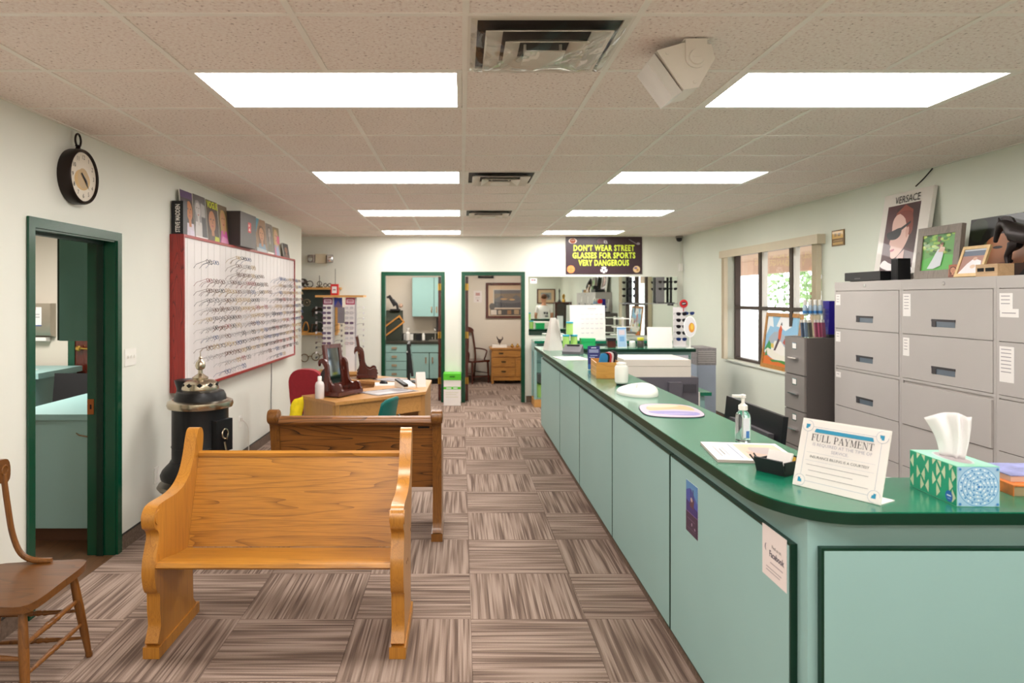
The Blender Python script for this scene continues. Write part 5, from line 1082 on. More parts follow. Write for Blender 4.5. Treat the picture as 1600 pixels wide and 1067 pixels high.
GLY = {'F': (.78, [rect(.14, 0, .30, 1), sr(.03, .44), sr(.03, .74, .955), rect(.30, .49, .56, .54), rect(.54, .40, .58, .63), [(.74, 1), (.74, .76), (.71, .76), (.66, .955)]]),
 'U': (1.0, [rect(.14, .25, .30, 1), sr(.03, .42, .955), rect(.78, .25, .83, 1), sr(.68, .95, .955), ell(.485, .27, .345, .29, 14, 180, 360)+ell(.53, .27, .25, .235, 14, 180, 360)[::-1]]),
 'L': (.80, [rect(.14, 0, .30, 1), sr(.03, .42, .955), sr(.03, .76), [(.76, 0), (.76, .28), (.73, .28), (.66, .045)]]),
 'P': (.80, [rect(.14, 0, .30, 1), sr(.03, .44), sr(.03, .45, .955), bowl(.43, .44, 1.0, .33, .15), rect(.30, .44, .45, .485)]),
 'A': (.98, [[(.12, .03), (.17, .03), (.52, .92), (.47, 1)], [(.47, 1), (.55, 1), (.90, .03), (.72, .03), (.44, .88)], sr(.02, .30), sr(.62, .99), rect(.25, .32, .70, .365)]),
 'Y': (.90, [rect(.38, 0, .54, .5), sr(.26, .66), [(.07, .97), (.25, .97), (.53, .46), (.39, .44)], [(.46, .46), (.52, .48), (.82, .97), (.77, .97)], sr(.0, .36, .955), sr(.66, .92, .955)]),
 'M': (1.16, [rect(.16, .03, .21, .97), sr(.05, .33), rect(.86, .03, 1.02, .97), sr(.74, 1.13), sr(.05, .28, .955), sr(.88, 1.13, .955), [(.14, .97), (.32, .97), (.62, .16), (.54, .03)], [(.54, .03), (.60, .10), (.90, .97), (.86, .97)]]),
 'E': (.80, [rect(.14, 0, .30, 1), sr(.03, .74), sr(.03, .74, .955), rect(.30, .49, .56, .54), rect(.54, .40, .58, .63), [(.74, 1), (.74, .78), (.71, .78), (.66, .955)], [(.76, 0), (.76, .24), (.73, .24), (.66, .045)]]),
 'N': (1.0, [rect(.16, .03, .21, .97), sr(.05, .33), [(.12, .97), (.30, .97), (.84, .03), (.80, 0), (.74, .0)], rect(.79, .0, .84, .97), sr(.68, .95, .955), sr(.05, .26, .955)]),
 'T': (.86, [rect(.35, 0, .51, 1), sr(.22, .64), sr(.04, .82, .955), [(.04, 1), (.04, .74), (.07, .74), (.13, .955)], [(.82, 1), (.82, .74), (.79, .74), (.73, .955)]]), ' ': (.42, [])}
pen = 0; polys = []
for ch in 'FULL PAYMENT':
    wd_, ps = GLY[ch]; polys += [[(pen+p[0], p[1]) for p in q] for q in ps]; pen += wd_+.03
k_ = .202/pen; tb = B(m @ Matrix.Translation((.039, .1515, .0045)))
for q_ in range(len(polys)): tb.shapes([([(p[0]*k_, p[1]*.0225) for p in polys[q_]], '#3b3334')], .00002*q_)
tb.obj('lettering', PRINT, t, recalc=False)
fit('IS REQUIRED AT THE TIME OF', .143, .140, .19, .0135, INKG); fit('SERVICE.', .14, .1235, .055, .0135, INKG)
fit('INSURANCE BILLING IS A COURTESY', .14, .099, .19, .0115, INK)
# card holder
t = thing('card_holder', 'small black business card bowl on the counter beside the slanted notice', 'card holder', (1.13, 2.50, CT+.0005), R(-58))
B().prism([(-.05, .0), (.05, .0), (.066, .052), (.061, .054), (.045, .008), (-.045, .008), (-.061, .054), (-.066, .052)], 'x', -.055, .055, .002).box(-.055, -.050, -.047, .047, .006, .046).box(.050, .055, -.047, .047, .006, .046).obj('bowl', BLACK, t)
B(Matrix.Rotation(R(-25), 4, 'X')).box(-.046, .046, -.02, -.012, .014, .07, .001).obj('card_stack', PAPER, t)
B(Matrix.Rotation(R(-25), 4, 'X')).box(-.03, .048, -.005, .004, .012, .062, .001).obj('card_stack', mat('yellow_card', '#d9a93c', .6, var=.3, scale=50), t)
B().tube([(-.052, -.055, .03), (-.075, -.06, .055)], .003, 6).tube([(-.058, -.03, .03), (-.08, -.03, .055)], .003, 6).obj('wire_prong', BLACK, t)
# clipboard with magazine
t = thing('magazine', 'white magazine with a beige picture lying flat on the counter', 'magazine', (1.135, 2.78, CT+.0005), R(-8))
B().box(-.15, .15, -.16, .17, 0, .010, .001).obj('pages', mat('magazine_pages', '#b8aaa2', .7), t)
B(Matrix.Translation((-.15, -.16, .010)) @ Matrix.Diagonal((1, 1, 1, 1))).shapes([(rect(0, 0, .3, .33), '#eae4e0'), (rect(.12, .03, .285, .30), '#c9b09a'), (rect(.14, .05, .28, .16), '#b99a86'), (ell(.21, .19, .05, .08, 16), '#a99a98'), (rect(.15, .24, .27, .29), '#d9b894'), (rect(.03, .06, .033, .25), '#4b4648'), (rect(.045, .09, .05, .2), '#55504f'), (rect(.06, .08, .064, .23), '#8b8688'), (rect(.098, .03, .103, .3), '#7b88a0')]).obj('cover_print', PRINT, t, recalc=False)
# sanitizer bottle
t = thing('sanitizer_bottle', 'clear pump bottle of hand sanitizer standing on the counter beside the magazine', 'bottle', (1.215, 3.03, CT+.0005))
B().lathe([(.026, 0), (.031, .004), (.032, .02), (.032, .10), (.029, .118), (.018, .131), (.014, .134)], 24).obj('bottle_body', mat('clear_gel', '#e9f1f2', .05, var=0, trans=.95, ior=1.35), t)
B(frame((-.012, -.0327, .02), (1, 0, 0), (0, 0, 1))).box(.0, .026, 0, .085, 0, .0004).shapes([(rect(0, 0, .026, .085), '#dfe3ea'), (rect(.012, 0, .026, .03), '#4a7fc4')], .0008).obj('label_print', PRINT, t)
B().lathe([(.014, .134), (.019, .136), (.019, .155), (.012, .16), (.007, .165), (.007, .185), (.012, .188), (.012, .2), (.004, .203)], 16).box(-.045, .006, -.008, .008, .19, .2, .003).obj('pump', WHITE, t)
B().cyl((0, 0, .012), (0, 0, .14), .003, seg=8).obj('dip_tube', WHITE, t)
# mouse pad
t = thing('counter_mat', 'rounded pale purple printed mat lying on the counter', 'mat', (1.14, 3.84, CT+.0005), R(-6))
ov = catmull([(-.16, -.10), (-.11, -.21), (.06, -.225), (.15, -.15), (.16, .06), (.11, .21), (-.05, .235), (-.14, .15)], 4)
B().prism(ov, 'z', 0, .004, .001).obj('pad', mat('pad_rubber', '#4b4650', .8), t)
g = [([(x*.985, y*.985) for x, y in ov], '#b09bab'), (catmull([(-.11, -.02), (.03, .03), (.13, .0), (.12, .16), (0, .21), (-.1, .13)], 3), '#c4945f'), (catmull([(-.1, .1), (.0, .1), (.08, .16), (.0, .2), (-.08, .16)], 3), '#d6b08c'), (catmull([(-.09, -.13), (.1, -.17), (.13, -.06), (.0, -.03), (-.12, -.05)], 3), '#756aa6')]
g += [(rect(-.08+.03*k, -.13+.012*k, .05+.02*k, -.126+.012*k), '#b5a5c4') for k in range(4)]
B(Matrix.Translation((0, 0, .004))).shapes(g, .0004, .0001).obj('pad_print', PRINT, t, recalc=False)
# white flat device
t = thing('label_printer', 'low white oval device with a cable lying on the counter', 'device', (1.125, 4.50, CT+.0005), R(12))
b = B(); n, m_ = 28, 7; v = []
for j in range(m_+1):
    q = j/m_; r_ = math.cos(q*PI/2)**.45 if j < m_ else 0.02
    for i in range(n):
        a = 2*PI*i/n; x, y = .12*math.cos(a), .17*math.sin(a); v.append((x*r_, y*r_, (.012 if j == 0 else .018+.036*math.sin(q*PI/2))*(1+.35*math.cos(a)*(1 if j else 0))))
v += [(.118*math.cos(2*PI*i/n), .168*math.sin(2*PI*i/n), 0) for i in range(n)]; q0 = (m_+1)*n
b.add(v, [(j*n+i, j*n+(i+1) % n, (j+1)*n+(i+1) % n, (j+1)*n+i) for j in range(m_) for i in range(n)]+[(q0+i, q0+(i+1) % n, (i+1) % n, i) for i in range(n)]+[tuple(range(m_*n, m_*n+n)), tuple(range(q0, q0+n))[::-1]])
b.obj('device_body', WHITE, t, 50); B().tube(catmull([(.0, .165, .012), (.02, .24, .006), (.10, .30, .006), (.13, .24, .006)], 5, False), .0035, 6).obj('cable', CORD, t)
t = thing('ceramic_jar', 'white cylindrical jar with a lid on the counter beside the wooden crate', 'jar', (1.135, 4.98, CT+.0005))
B().lathe([(.036, 0), (.038, .01), (.036, .012)], 20).obj('base_ring', BLACK, t); B().lathe([(.036, .011), (.045, .02), (.047, .06), (.047, .125), (.042, .136), (.034, .14)], 24).obj('jar_body', WHITE, t); B().lathe([(.034, .139), (.036, .15), (.034, .158), (.012, .162)], 20).obj('lid', WHITE, t)
# crate
t = thing('wooden_crate', 'small golden wooden crate of glasses pouches on the counter', 'crate', (1.14, 5.55, CT+.0005), R(-4))
w2, d2, h2 = .095, .19, .125
B().box(-w2, w2, -d2, d2, 0, .008).obj('crate_bottom', PINEG, t)
CR = wood('crate_pine', '#d99b45', '#a9692a', 'x', 1.6, .4, 10, .35)
for y in (-d2, d2-.008): B().box(-w2, w2, y, y+.008, .008, h2, .001).obj('end_board', CR, t)
for x in (-w2, w2-.007):
    for k in range(3): B().box(x, x+.007, -d2+.0085, d2-.0085, .012+.038*k, .044+.038*k, .001).obj('slat', CR, t)
PCOLS = [('blue', '#2f7fb4'), ('black', '#1a181b'), ('red', '#c9404a'), ('white', '#e9e4e6'), ('dark grey', '#242226'), ('charcoal', '#4a464c')]
for k, (nm, h_) in enumerate(PCOLS):
    x = 1.075+.026*k; y = 5.41+.05*k
    o = B().prism(catmull([(-.026, 0), (.026, 0), (.032, .12), (.026, .172), (.0, .184), (-.026, .172), (-.032, .12)], 2), 'y', -.009, .009, .005).obj('glasses_pouch', mat('pouch_'+nm.replace(' ', '_'), h_, .8, var=.08), None)
    o.location = (x, y, CT+.009); o.rotation_euler = (0, R(8), 0); tag(o, '%s glasses pouch standing in the wooden crate' % nm, 'pouch', 'pouches in the wooden crate')
t = thing('info_stand', 'narrow navy information sign standing behind the wooden crate', 'sign', (1.14, 6.02, CT+.0005))
B(frame((-.055, 0, 0), (1, 0, 0), (0, .1, 1))).box(0, .105, 0, .215, -.005, 0, .001).obj('holder', CLEAR, t); B().box(-.055, .05, 0, .06, 0, .004).obj('foot', WHITE, t)
B(frame((-.055, 0, 0), (1, 0, 0), (0, .1, 1))).shapes([(rect(0, .004, .105, .205), '#1f2568'), (rect(.03, .185, .075, .192), '#d9dcec'), (rect(.012, .165, .093, .172), '#b9bedc'), (rect(.012, .15, .093, .157), '#b9bedc'), (rect(.02, .12, .085, .126), '#9aa2cc'), (rect(.012, .104, .06, .11), '#9aa2cc'), (rect(.0, .004, .105, .05), '#2f5f9a')]).obj('print', PRINT, t, recalc=False)
flat('paper_sheet', 'white papers lying on the far part of the counter', 'papers', 1.12, 7.15, R(8), .28, .42, CT+.0005, .004, PAPER, [(rect(.03, .05, .2, .2), '#e9ddd8'), (rect(.03, .25, .24, .26), '#a9a4a6'), (rect(.03, .3, .2, .31), '#a9a4a6')])
t = thing('card_terminal', 'dark grey terminal on the counter behind the navy sign', 'terminal', (1.37-.14, 7.75, CT+.0005), R(-20)); B().prism([(-.10, 0), (.10, 0), (.10, .06), (.06, .10), (-.10, .03)], 'x', -.10, .10, .005).obj('terminal_body', mat('terminal_grey', '#69656a', .45), t); B().box(-.07, .07, .02, .07, .08, .10).obj('paper_roll_cover', BLACK, t)
t = thing('wedge_stand', 'tall white wedge-shaped stand at the far end of the counter', 'display stand', (1.09, 8.30, CT+.0005), R(18))
B().add([(-.095, -.08, 0), (.085, -.08, 0), (.085, .10, 0), (-.095, .10, 0), (-.03, .0, .38), (.03, .0, .38), (.03, .03, .38), (-.03, .03, .38)], [(0, 1, 5, 4), (1, 2, 6, 5), (2, 3, 7, 6), (3, 0, 4, 7), (4, 5, 6, 7), (0, 3, 2, 1)], .003).obj('stand_body', mat('pale_grey_plastic', '#d9d2cb', .5), t)
B().box(.09, .13, -.09, .02, .0, .012, .003).obj('foot_pad', BLACK, t); B(frame((.087, -.06, .008), (0, 1, 0), (-.15, 0, 1))).box(.0, .12, .0, .36, .0, .002).obj('white_strip', WHITE, t)
def canister(x, y, z, lab):
    t = thing('canister', lab, 'canister', (x, y, z)); B().lathe([(.038, 0), (.042, .005), (.042, .135), (.038, .14)], 20).obj('canister_body', LIME, t); B().lathe([(.044, .138), (.045, .14), (.045, .158), (.042, .16)], 20).obj('lid', CYAN, t)
canister(1.30, 8.72, CT+.0005, 'lime canister with cyan lid, lower left of the three at the counter end'); canister(1.40, 8.74, CT+.0005, 'lime canister with cyan lid, lower right of the three at the counter end'); canister(1.345, 8.725, CT+.162, 'lime canister with cyan lid, stacked on top of the other two')
t = thing('green_box', 'bright green lidded box on the far counter', 'box', (1.57, 8.75, CT+.0005)); B().box(-.085, .085, -.07, .07, 0, .075, .004).obj('box_body', GREENB, t); B().box(-.088, .088, -.073, .073, .075, .115, .004).obj('lid', GREENB, t)
t = thing('curio_box', 'small brown box with a dark lid on the far counter', 'box', (1.87, 8.78, CT+.0005)); B().box(-.05, .05, -.04, .04, 0, .08, .004).obj('box_body', MAHOG, t); B().box(-.03, .05, -.035, .035, .03, .06).box(-.055, .055, -.045, .045, .0805, .115, .01).obj('lid', BLACK, t)
t = thing('leaflet_stand', 'pale blue leaflet stand on the far counter', 'leaflet stand', (1.985, 8.66, CT+.0005), R(10))
B(frame((-.06, 0, 0), (1, 0, 0), (0, .12, 1))).box(0, .12, 0, .255, -.006, 0, .001).shapes([(rect(.004, .01, .116, .25), '#a9c6e2'), (rect(.02, .16, .10, .22), '#d9c9d0'), (rect(.03, .08, .09, .14), '#7aa6d4'), (rect(.0, .235, .12, .25), '#5f9cd0')], .0008).obj('leaflet', PRINT, t); B().box(-.055, .055, 0, .07, 0, .003).obj('foot', WHITE, t)
tag(B().lathe([(.035, 0), (.04, .01), (.04, .07), (.03, .08)], 16, (2.13, 8.75, CT+.0005)).obj('white_jar', WHITE), 'small white jar right of the blue leaflet stand', 'jar')
t = thing('honey_jar', 'small jar with yellow lid right of the blue leaflet stand', 'jar', (2.225, 8.72, CT+.0005)); B().lathe([(.038, 0), (.042, .01), (.042, .08), (.035, .09)], 16).obj('jar_body', mat('dark_honey', '#4c4540', .3), t); B().lathe([(.04, .09), (.042, .095), (.042, .12), (.04, .123)], 16).obj('lid', mat('yellow_lid', '#d8ce3c', .4), t)
t = thing('blank_card_stand', 'large blank white card standing on the right half of the far counter', 'card', (2.44, 8.66, CT+.0005), R(-6)); B(frame((-.14, 0, 0), (1, 0, 0), (0, .2, 1))).box(0, .30, 0, .26, -.012, 0, .004).obj('card', PAPER, t); B().box(-.13, .15, .0, .09, 0, .004).obj('foot', PAPER, t)
# sunglass tower with round red sign
t = thing('sunglass_stand', 'white sunglasses stand with a round red sign, right end of the far counter', 'display stand', (2.715, 8.78, CT+.0005))
B().box(-.07, .09, -.02, .0, .02, .50, .002).obj('back_plate', RW, t); B().box(-.09, .12, -.10, .08, 0, .02, .003).obj('foot', RW, t)
B().lathe([(.0, -.006), (.05, -.006), (.052, 0), (.05, .006), (.0, .006)], 24, (.055, -.03, .545), 'y').cyl((.055, -.02, .45), (.055, -.02, .50), .005, seg=6).obj('round_sign', mat('sign_red', '#c9262c', .4), t)
B(frame((.055, -.0365, .545), (1, 0, 0), (0, 0, 1))).shapes([(ell(0, 0, .032, .022, 16), '#2b1718'), ([(-.02, -.008), (.02, .0), (.02, .008), (-.02, .004)], '#e3d8d8')]).obj('sign_print', PRINT, t, recalc=False)
for k in range(5): tag(link('sunglasses', SUNB if k == 4 else SUN, None, (2.71, 8.78-.135, CT+.42-.078*k), -PI/2), 'dark sunglasses on the white stand, %s from the top' % ONES[k], 'sunglasses', 'sunglasses on the white stand')
tag(link('sunglasses', SUNB, None, (2.835, 8.78-.04, CT+.425), -PI/2), 'blue sunglasses sticking out at the top right of the white stand', 'sunglasses')
t = thing('oval_sign', 'white oval sign with an orange flame emblem on the far counter', 'sign', (2.79, 8.57, CT+.0005)); B().lathe([(.045, 0), (.045, .008), (.01, .012), (.008, .14)], 16).obj('foot', WHITE, t)
B(frame((0, 0, .265), (.9, -.45, 0), (0, 0, 1))).prism(ell(0, 0, .075, .13, 28), 'z', -.008, .008, .003).shapes([(ell(.0, 0, .066, .12, 28), '#e3dfe2'), (ell(.02, -.01, .035, .06, 16), '#e0932c'), (ell(.025, .0, .018, .04, 12), '#efc44a')], .0086).obj('oval_plate', PRINT, t)
t = thing('leaflet_rack', 'small white rack at the right end of the far counter', 'rack', (2.818, 8.90, CT+.0005)); B().box(-.010, .022, -.03, .04, 0, .2, .003).obj('rack_body', RW, t); B(frame((-.010, -.0305, 0), (1, 0, 0), (0, 0, 1))).shapes([(rect(.004, .1, .02, .16), '#4b4448'), (rect(.008, .03, .028, .07), '#8c7f86')]).obj('print', PRINT, t, recalc=False)

# ---- glass display case against the far wall
t = thing('display_case', 'teal glass-fronted display case against the far wall below the mirror', 'display case', (0, 0, 0))
X0, X1, Y0, Y1 = 1.13, 3.3, 10.88, 11.36
B().box(X0, X1, Y0, Y1, .99, 1.03, .003).obj('case_top', GREEN, t); B().box(X0, X0+.04, Y0+.02, Y0+.06, .12, .99).box(X0, X0+.04, Y1-.05, Y1-.031, .12, .99).box(X0, X0+.04, Y0+.06, Y1-.05, .86, .99).box(X1-.04, X1, Y0+.02, Y1, .001, .99).box(X0+.04, X1-.04, Y1-.03, Y1, .001, .99).obj('case_side', TEAL, t)
B().box(X0, X1-.041, Y0+.005, Y1-.031, .001, .119, .003).obj('plinth', PINE, t); B().box(X0+.015, X0+.02, Y0+.06, Y1-.05, .12, .86).obj('glass_side', CLEAR, t)
for z in (.122, .36, .68): B().box(X0+.04, X1-.04, Y0+.03, Y1-.03, z, z+.015).obj('shelf', TEAL if z < .2 else CLEAR, t)
B().box(X0+.041, X1-.041, Y0+.02, Y0+.026, .04, .98).obj('glass_front', CLEAR, t)
tag(B().box(1.20, 1.42, 10.98, 11.28, .138, .33, .004).obj('green_carton', LIME), 'lime green carton on the bottom shelf of the display case', 'carton')
tag(B().box(1.20, 1.40, 11.0, 11.25, .376, .50, .004).obj('grey_carton', CABD), 'dark grey carton on the middle shelf of the display case', 'carton')
t = thing('lens_demo_board', 'white board with rows of rimless demo lenses leaning on the mirror', 'display board', (2.01, 11.16, 1.0305))
m = frame((-.28, 0, 0), (1, 0, 0), (0, .10, 1)); B(m).box(0, .56, 0, .55, -.012, 0, .002).obj('board', PAPER, t)
g = [(rect(.28, .49, .42, .505), '#b9b0b4'), (rect(.30, .465, .40, .475), '#c9c0c4')]
for r_ in range(5):
    for k in range(5 if r_ < 4 else 3): g.append((ell(.20+.075*k, .41-.075*r_, .024, .010, 10), '#b4adb2')); g.append((ell(.20+.075*k, .412-.075*r_, .02, .007, 10), '#e6e0e2'))
B(m).shapes(g, .0004, .00005).obj('demo_lenses', PRINT, t, recalc=False)
flat('white_box', 'flat white carton on the display case beside the lens board', 'carton', 1.53, 11.08, 0, .34, .28, 1.0305, .07, PAPER)
t = thing('tiered_stand', 'clear tiered stand with white trays before the mirror', 'display stand', (2.55, 11.1, 1.0305))
for z in (.08, .2, .33): B().box(-.20+z*.2, .20-z*.2, -.08, .08, z, z+.012, .002).obj('tray', WHITE, t)
B().box(-.015, .015, -.015, .015, 0, .36).box(-.1, .1, -.08, .08, 0, .01).obj('post', WHITE, t)
# ---- glass shelf with sunglass rods on the mirror
t = thing('glass_shelf', 'narrow glass shelf mounted across the mirror', 'shelf', (3.02, 11.28, 1.60)); B().box(-.42, .42, -.10, .11, 0, .010, .001).obj('shelf_board', mat('shelf_grey', '#8f8f92', .3), t); B().box(-.38, -.36, -.02, .11, -.03, 0).box(.36, .38, -.02, .11, -.03, 0).obj('bracket', BLACK, t)
def rodstand(x, w_, lab, m_, n, word):
    t = thing('sunglass_rod', lab, 'display stand', (x, 11.30, 1.6105)); B().box(-w_/2, w_/2, -.012, .012, .012, .42, .002).obj('post', m_, t); B().box(-.05, .05, -.05, .05, 0, .012, .002).obj('foot', BLACK, t)
    for k in range(n): tag(link('sunglasses', SUN, None, (x-.012*0, 11.30-.125, 1.95-.11*k), -PI/2), 'black sunglasses on the %s, %s from the top' % (word, ONES[k]), 'sunglasses', 'sunglasses on the mirror shelf')
rodstand(2.72, .05, 'black sunglass post at the left of the glass shelf', BLACK, 3, 'left black post of the mirror shelf')
rodstand(3.20, .13, 'wide grey mesh panel on the glass shelf', mat('grey_mesh', '#7d7a7c', .6, var=.2, scale=150), 2, 'grey mesh panel of the mirror shelf'); rodstand(3.37, .035, 'dark post at the right of the glass shelf', BLACK, 2, 'right dark post of the mirror shelf')

t = thing('grey_cabinet', 'pale blue-grey unit with a grey louvred top beyond the far counter', 'cabinet', (3.14, 9.25, 0))
B().box(-.10, .14, -.2, .3, .001, .83, .008).obj('body', mat('blue_grey_enamel', '#a3adc0', .35, var=.04), t); B().box(-.105, .145, -.2, .3, .83, 1.05, .006).obj('top_unit', mat('louvre_grey', '#8d8788', .5, var=.2, scale=30), t)
for k in range(6): B().box(-.09, .13, -.206, -.2005, .86+.028*k, .875+.028*k).obj('louvre', CAB, t)
# ---- copier and staff desk behind the counter
t = thing('copier', 'beige and dark grey office copier behind the counter', 'copier', (1.76, 6.55, 0))
B().box(-.33, .35, -.30, .34, .02, .99, .012).obj('lower_body', PRNG, t); B().box(-.33, .29, -.28, .32, .991, 1.085, .015).obj('scanner_bed', PRN, t)
B().box(-.30, .29, -.28, .30, 1.088, 1.145, .02, 3).obj('document_feeder', PRN, t)
B().box(.075, .19, -.345, -.3005, .74, .95, .008).obj('front_handle_panel', PRNG, t); B().box(.215, .33, -.306, -.3005, .855, .93, .003).obj('front_slot', mat('slot_grey', '#403d44', .5), t)
B().box(.353, .38, -.25, .25, .3, .85, .01).obj('side_tray', WHITE, t)
t = thing('staff_desk', 'low teal staff desk with green top behind the counter', 'desk', (1.95, 7.4, 0))
B().box(-.55, .56, -.36, .36, .715, .75, .008).obj('desk_top', GREEN, t)
for x in (-.5, .41): B().box(x, x+.09, -.33, .33, .001, .715, .003).obj('leg_panel', TEALD, t)
B().box(-.41, .41, .28, .30, .3, .7).obj('modesty_panel', TEAL, t)
t = thing('monitor', 'black monitor seen from behind over the counter edge', 'monitor', (1.60, 3.92, .7555), R(90))
mt_ = Matrix.Translation((0, 0, .06)) @ Matrix.Rotation(R(6), 4, 'X')
B(mt_).box(-.38, .38, -.02, .006, 0, .285, .005).obj('housing', BLACK, t); B(mt_).box(-.30, .22, .0061, .04, .02, .18, .012).obj('rear_bulge', mat('bulge_grey', '#4b464a', .5), t); B().box(-.12, .12, -.08, .12, .0005, .014, .004).box(-.03, .03, .02, .05, .012, .12).obj('foot', BLACK, t)
t = thing('book', 'thin book with an orange cover lying on the counter at right edge', 'book', (1.86, 2.28, CT+.0005), R(-6))
B().box(-.125, .125, -.10, .10, 0, .030, .001).obj('pages', mat('book_pages', '#a08c6a', .8), t); B().box(-.128, .128, -.103, .103, .030, .034, .001).box(-.128, -.1252, -.103, .103, 0, .030).obj('cover', mat('orange_cover', '#d9752f', .4, var=.35, scale=18), t)
t = thing('book', 'purple and white paperback lying on the orange book', 'book', (1.87, 2.31, CT+.035), R(-3))
B().box(-.12, .12, -.085, .085, 0, .018, .001).obj('pages', mat('book_pages_pink', '#c9a795', .8), t); B().box(-.122, .122, -.087, .087, .018, .021, .001).obj('cover', mat('lilac_cover', '#8f93c4', .4, var=.3, scale=25), t)
t = thing('file_folder', 'red folder with white papers on the staff worktop behind the counter', 'folder', (1.62, 2.82, .7555)); B().box(-.18, .18, -.13, .13, 0, .17, .003).obj('box', BLACK, t); B().box(-.17, .17, -.12, .12, .1705, .185, .002).obj('red_cover', mat('red_cover', '#a82338', .6), t); B().box(-.12, .17, -.11, .11, .1855, .195, .002).obj('papers', PAPER, t)

# ================================================================== right wall
# blind: valance and stacked vertical slats
t = thing('vertical_blind', 'beige vertical blind drawn open, with a valance along the top of the window', 'blind', (XR, 8.26, 2.235))
B().box(-.085, -.065, -1.32, 1.32, 0, .095, .003).box(-.065, -.001, -1.32, -1.30, 0, .095).box(-.065, -.001, 1.30, 1.32, 0, .095).obj('valance', BEIGE, t)
for y, n in ((1.20, 5), (-1.26, 5)):
    for k in range(n):
        yy = y+.022*k; o = B().box(-.062, -.012, yy, yy+.004, -1.36, .02, .001).obj('slat', BEIGE, t)
t = thing('wall_plaque', 'small gold plaque high on the right wall between window and filing cabinets', 'plaque', (XR, 6.70, 2.27))
pm = frame((-.009, .11, -.075), (0, -1, 0), (0, 0, 1)); B(pm).box(0, .22, 0, .15, -.008, 0, .002).obj('plate', mat('dark_gold', '#6a4c1c', .35, metal=.5), t)
B(pm).shapes([(rect(.012, .07, .205, .14), '#d0a242'), (rect(.02, .012, .2, .035), '#b98f3c'), (rect(.03, .045, .19, .055), '#a5803a'), (rect(.05, .09, .09, .12), '#8d6a24'), (rect(.11, .09, .16, .12), '#8d6a24')]).obj('plate_print', PRINTG, t, recalc=False)

# lateral filing cabinets
CX, CTOP = 3.20, 1.83
def lateral(y0, y1, lab, labels, ajar=None):
    t = thing('filing_cabinet', lab, 'filing cabinet', (CX, y0+.001, 0), 0, 'grey lateral filing cabinets'); W_ = y1-y0-.002
    B().box(.012, .395, 0, W_, .03, CTOP, .004).obj('carcass', CAB, t); B().box(.03, .38, .02, W_-.02, .001, .03).obj('plinth', GAP, t)
    B().box(.0, .0119, 0, W_, 1.757, CTOP, .003).box(.0, .0119, 0, .02, .05, 1.757).box(.0, .0119, W_-.02, W_, .05, 1.757).box(0, .0119, .02, W_-.02, 1.103, 1.122).obj('front_frame', CAB, t)
    B().lathe([(.0, -.006), (.012, -.006), (.013, .0), (.0, .0)], 14, (0, W_/2, 1.795), 'x').obj('lock', CHROME, t)
    zs = [(1.443, 1.752), (1.125, 1.438), (.793, 1.097), (.488, .788), (.183, .483)]
    for k, (a, bb) in enumerate(zs):
        x = -.012 if ajar == k else -.004
        d = B().box(x, .011, .023, W_-.023, a, bb-(.012 if ajar == k else 0), .003).obj('drawer', CAB, t)
        hz, hy = a+.085, W_/2
        if ajar != k:
            B().box(x-.0012, x-.0002, hy-.11, hy+.11, hz-.025, hz+.025, .0).obj('pull_recess', mat('pull_blue_grey', '#7d8794', .3, metal=.5), d)
            B().box(x-.005, x-.0013, hy-.115, hy+.115, hz+.012, hz+.027, .001).box(x-.005, x-.0013, hy+.07, hy+.112, hz-.024, hz+.012).obj('pull_lip', mat('pull_dark', '#4b474a', .4, metal=.3), d)
        if k < len(labels) and labels[k]:
            w_, h_ = labels[k]; pm = frame((x-.0006, W_-.03, bb-.025-h_), (0, -1, 0), (0, 0, 1))
            B(pm).box(0, w_, 0, h_, 0, .0006).shapes([(rect(0, 0, w_, h_), '#ece6e2')]+[(rect(.012, h_-.02-.022*q, w_-.02, h_-.015-.022*q), '#9a9296') for q in range(max(1, int(h_/.03)))], .001).obj('index_label', PRINT, d)
    return t
lateral(5.11, 6.02, 'grey lateral filing cabinet nearest the window, under the black router box', [(.07, .09), (.07, .085), (.075, .045)])
lateral(4.20, 5.11, 'middle grey lateral filing cabinet, below the wedding picture frame', [(.085, .16), (.07, .13)], 2)
lateral(3.29, 4.20, 'grey lateral filing cabinet nearest the camera, cut by the right edge', [(.10, .10), (.11, .21)])
B_ = B(frame((CX-.0048, 4.165, 1.585), (0, -1, 0), (0, 0, 1))).box(0, .14, 0, .05, 0, .0006).shapes([(rect(0, 0, .14, .05), '#ece6e2'), (rect(.015, .022, .12, .028), '#a39a9e')], .001)
tag(B_.obj('drawer_label', PRINT), 'wide white paper label on the top drawer of the rightmost filing cabinet', 'label')

# dark four-drawer cabinet
t = thing('filing_cabinet', 'narrow dark grey four-drawer filing cabinet by the window', 'filing cabinet', (3.05, 6.22, 0))
B().box(.012, .54, 0, .40, .001, 1.34, .004).obj('carcass', CABD, t); FRONT = mat('mid_grey_enamel', '#857d79', .4, var=.03)
for k in range(4):
    a = .03+.325*k; d = B().box(-.006, .0115, .012, .388, a, a+.315, .004).obj('drawer', FRONT, t)
    B().box(-.009, -.0062, .155, .235, a+.225, a+.285, .001).obj('label_holder', CHROME, d); B().box(-.0098, -.0092, .162, .228, a+.232, a+.278).obj('label_card', PAPER, d)
    B().prism([(-.0062, a+.155), (-.034, a+.150), (-.036, a+.142), (-.030, a+.139), (-.0062, a+.137)], 'y', .12, .27, .002).obj('pull', CHROME, d)
B().box(-.006, .0115, .012, .388, 1.32, 1.338, .002).obj('top_rail', FRONT, t)
Z1 = 1.3405
t = thing('acrylic_rack', 'clear two-tier rack of cleaner bottles on the dark filing cabinet', 'rack', (3.08, 6.27, Z1))
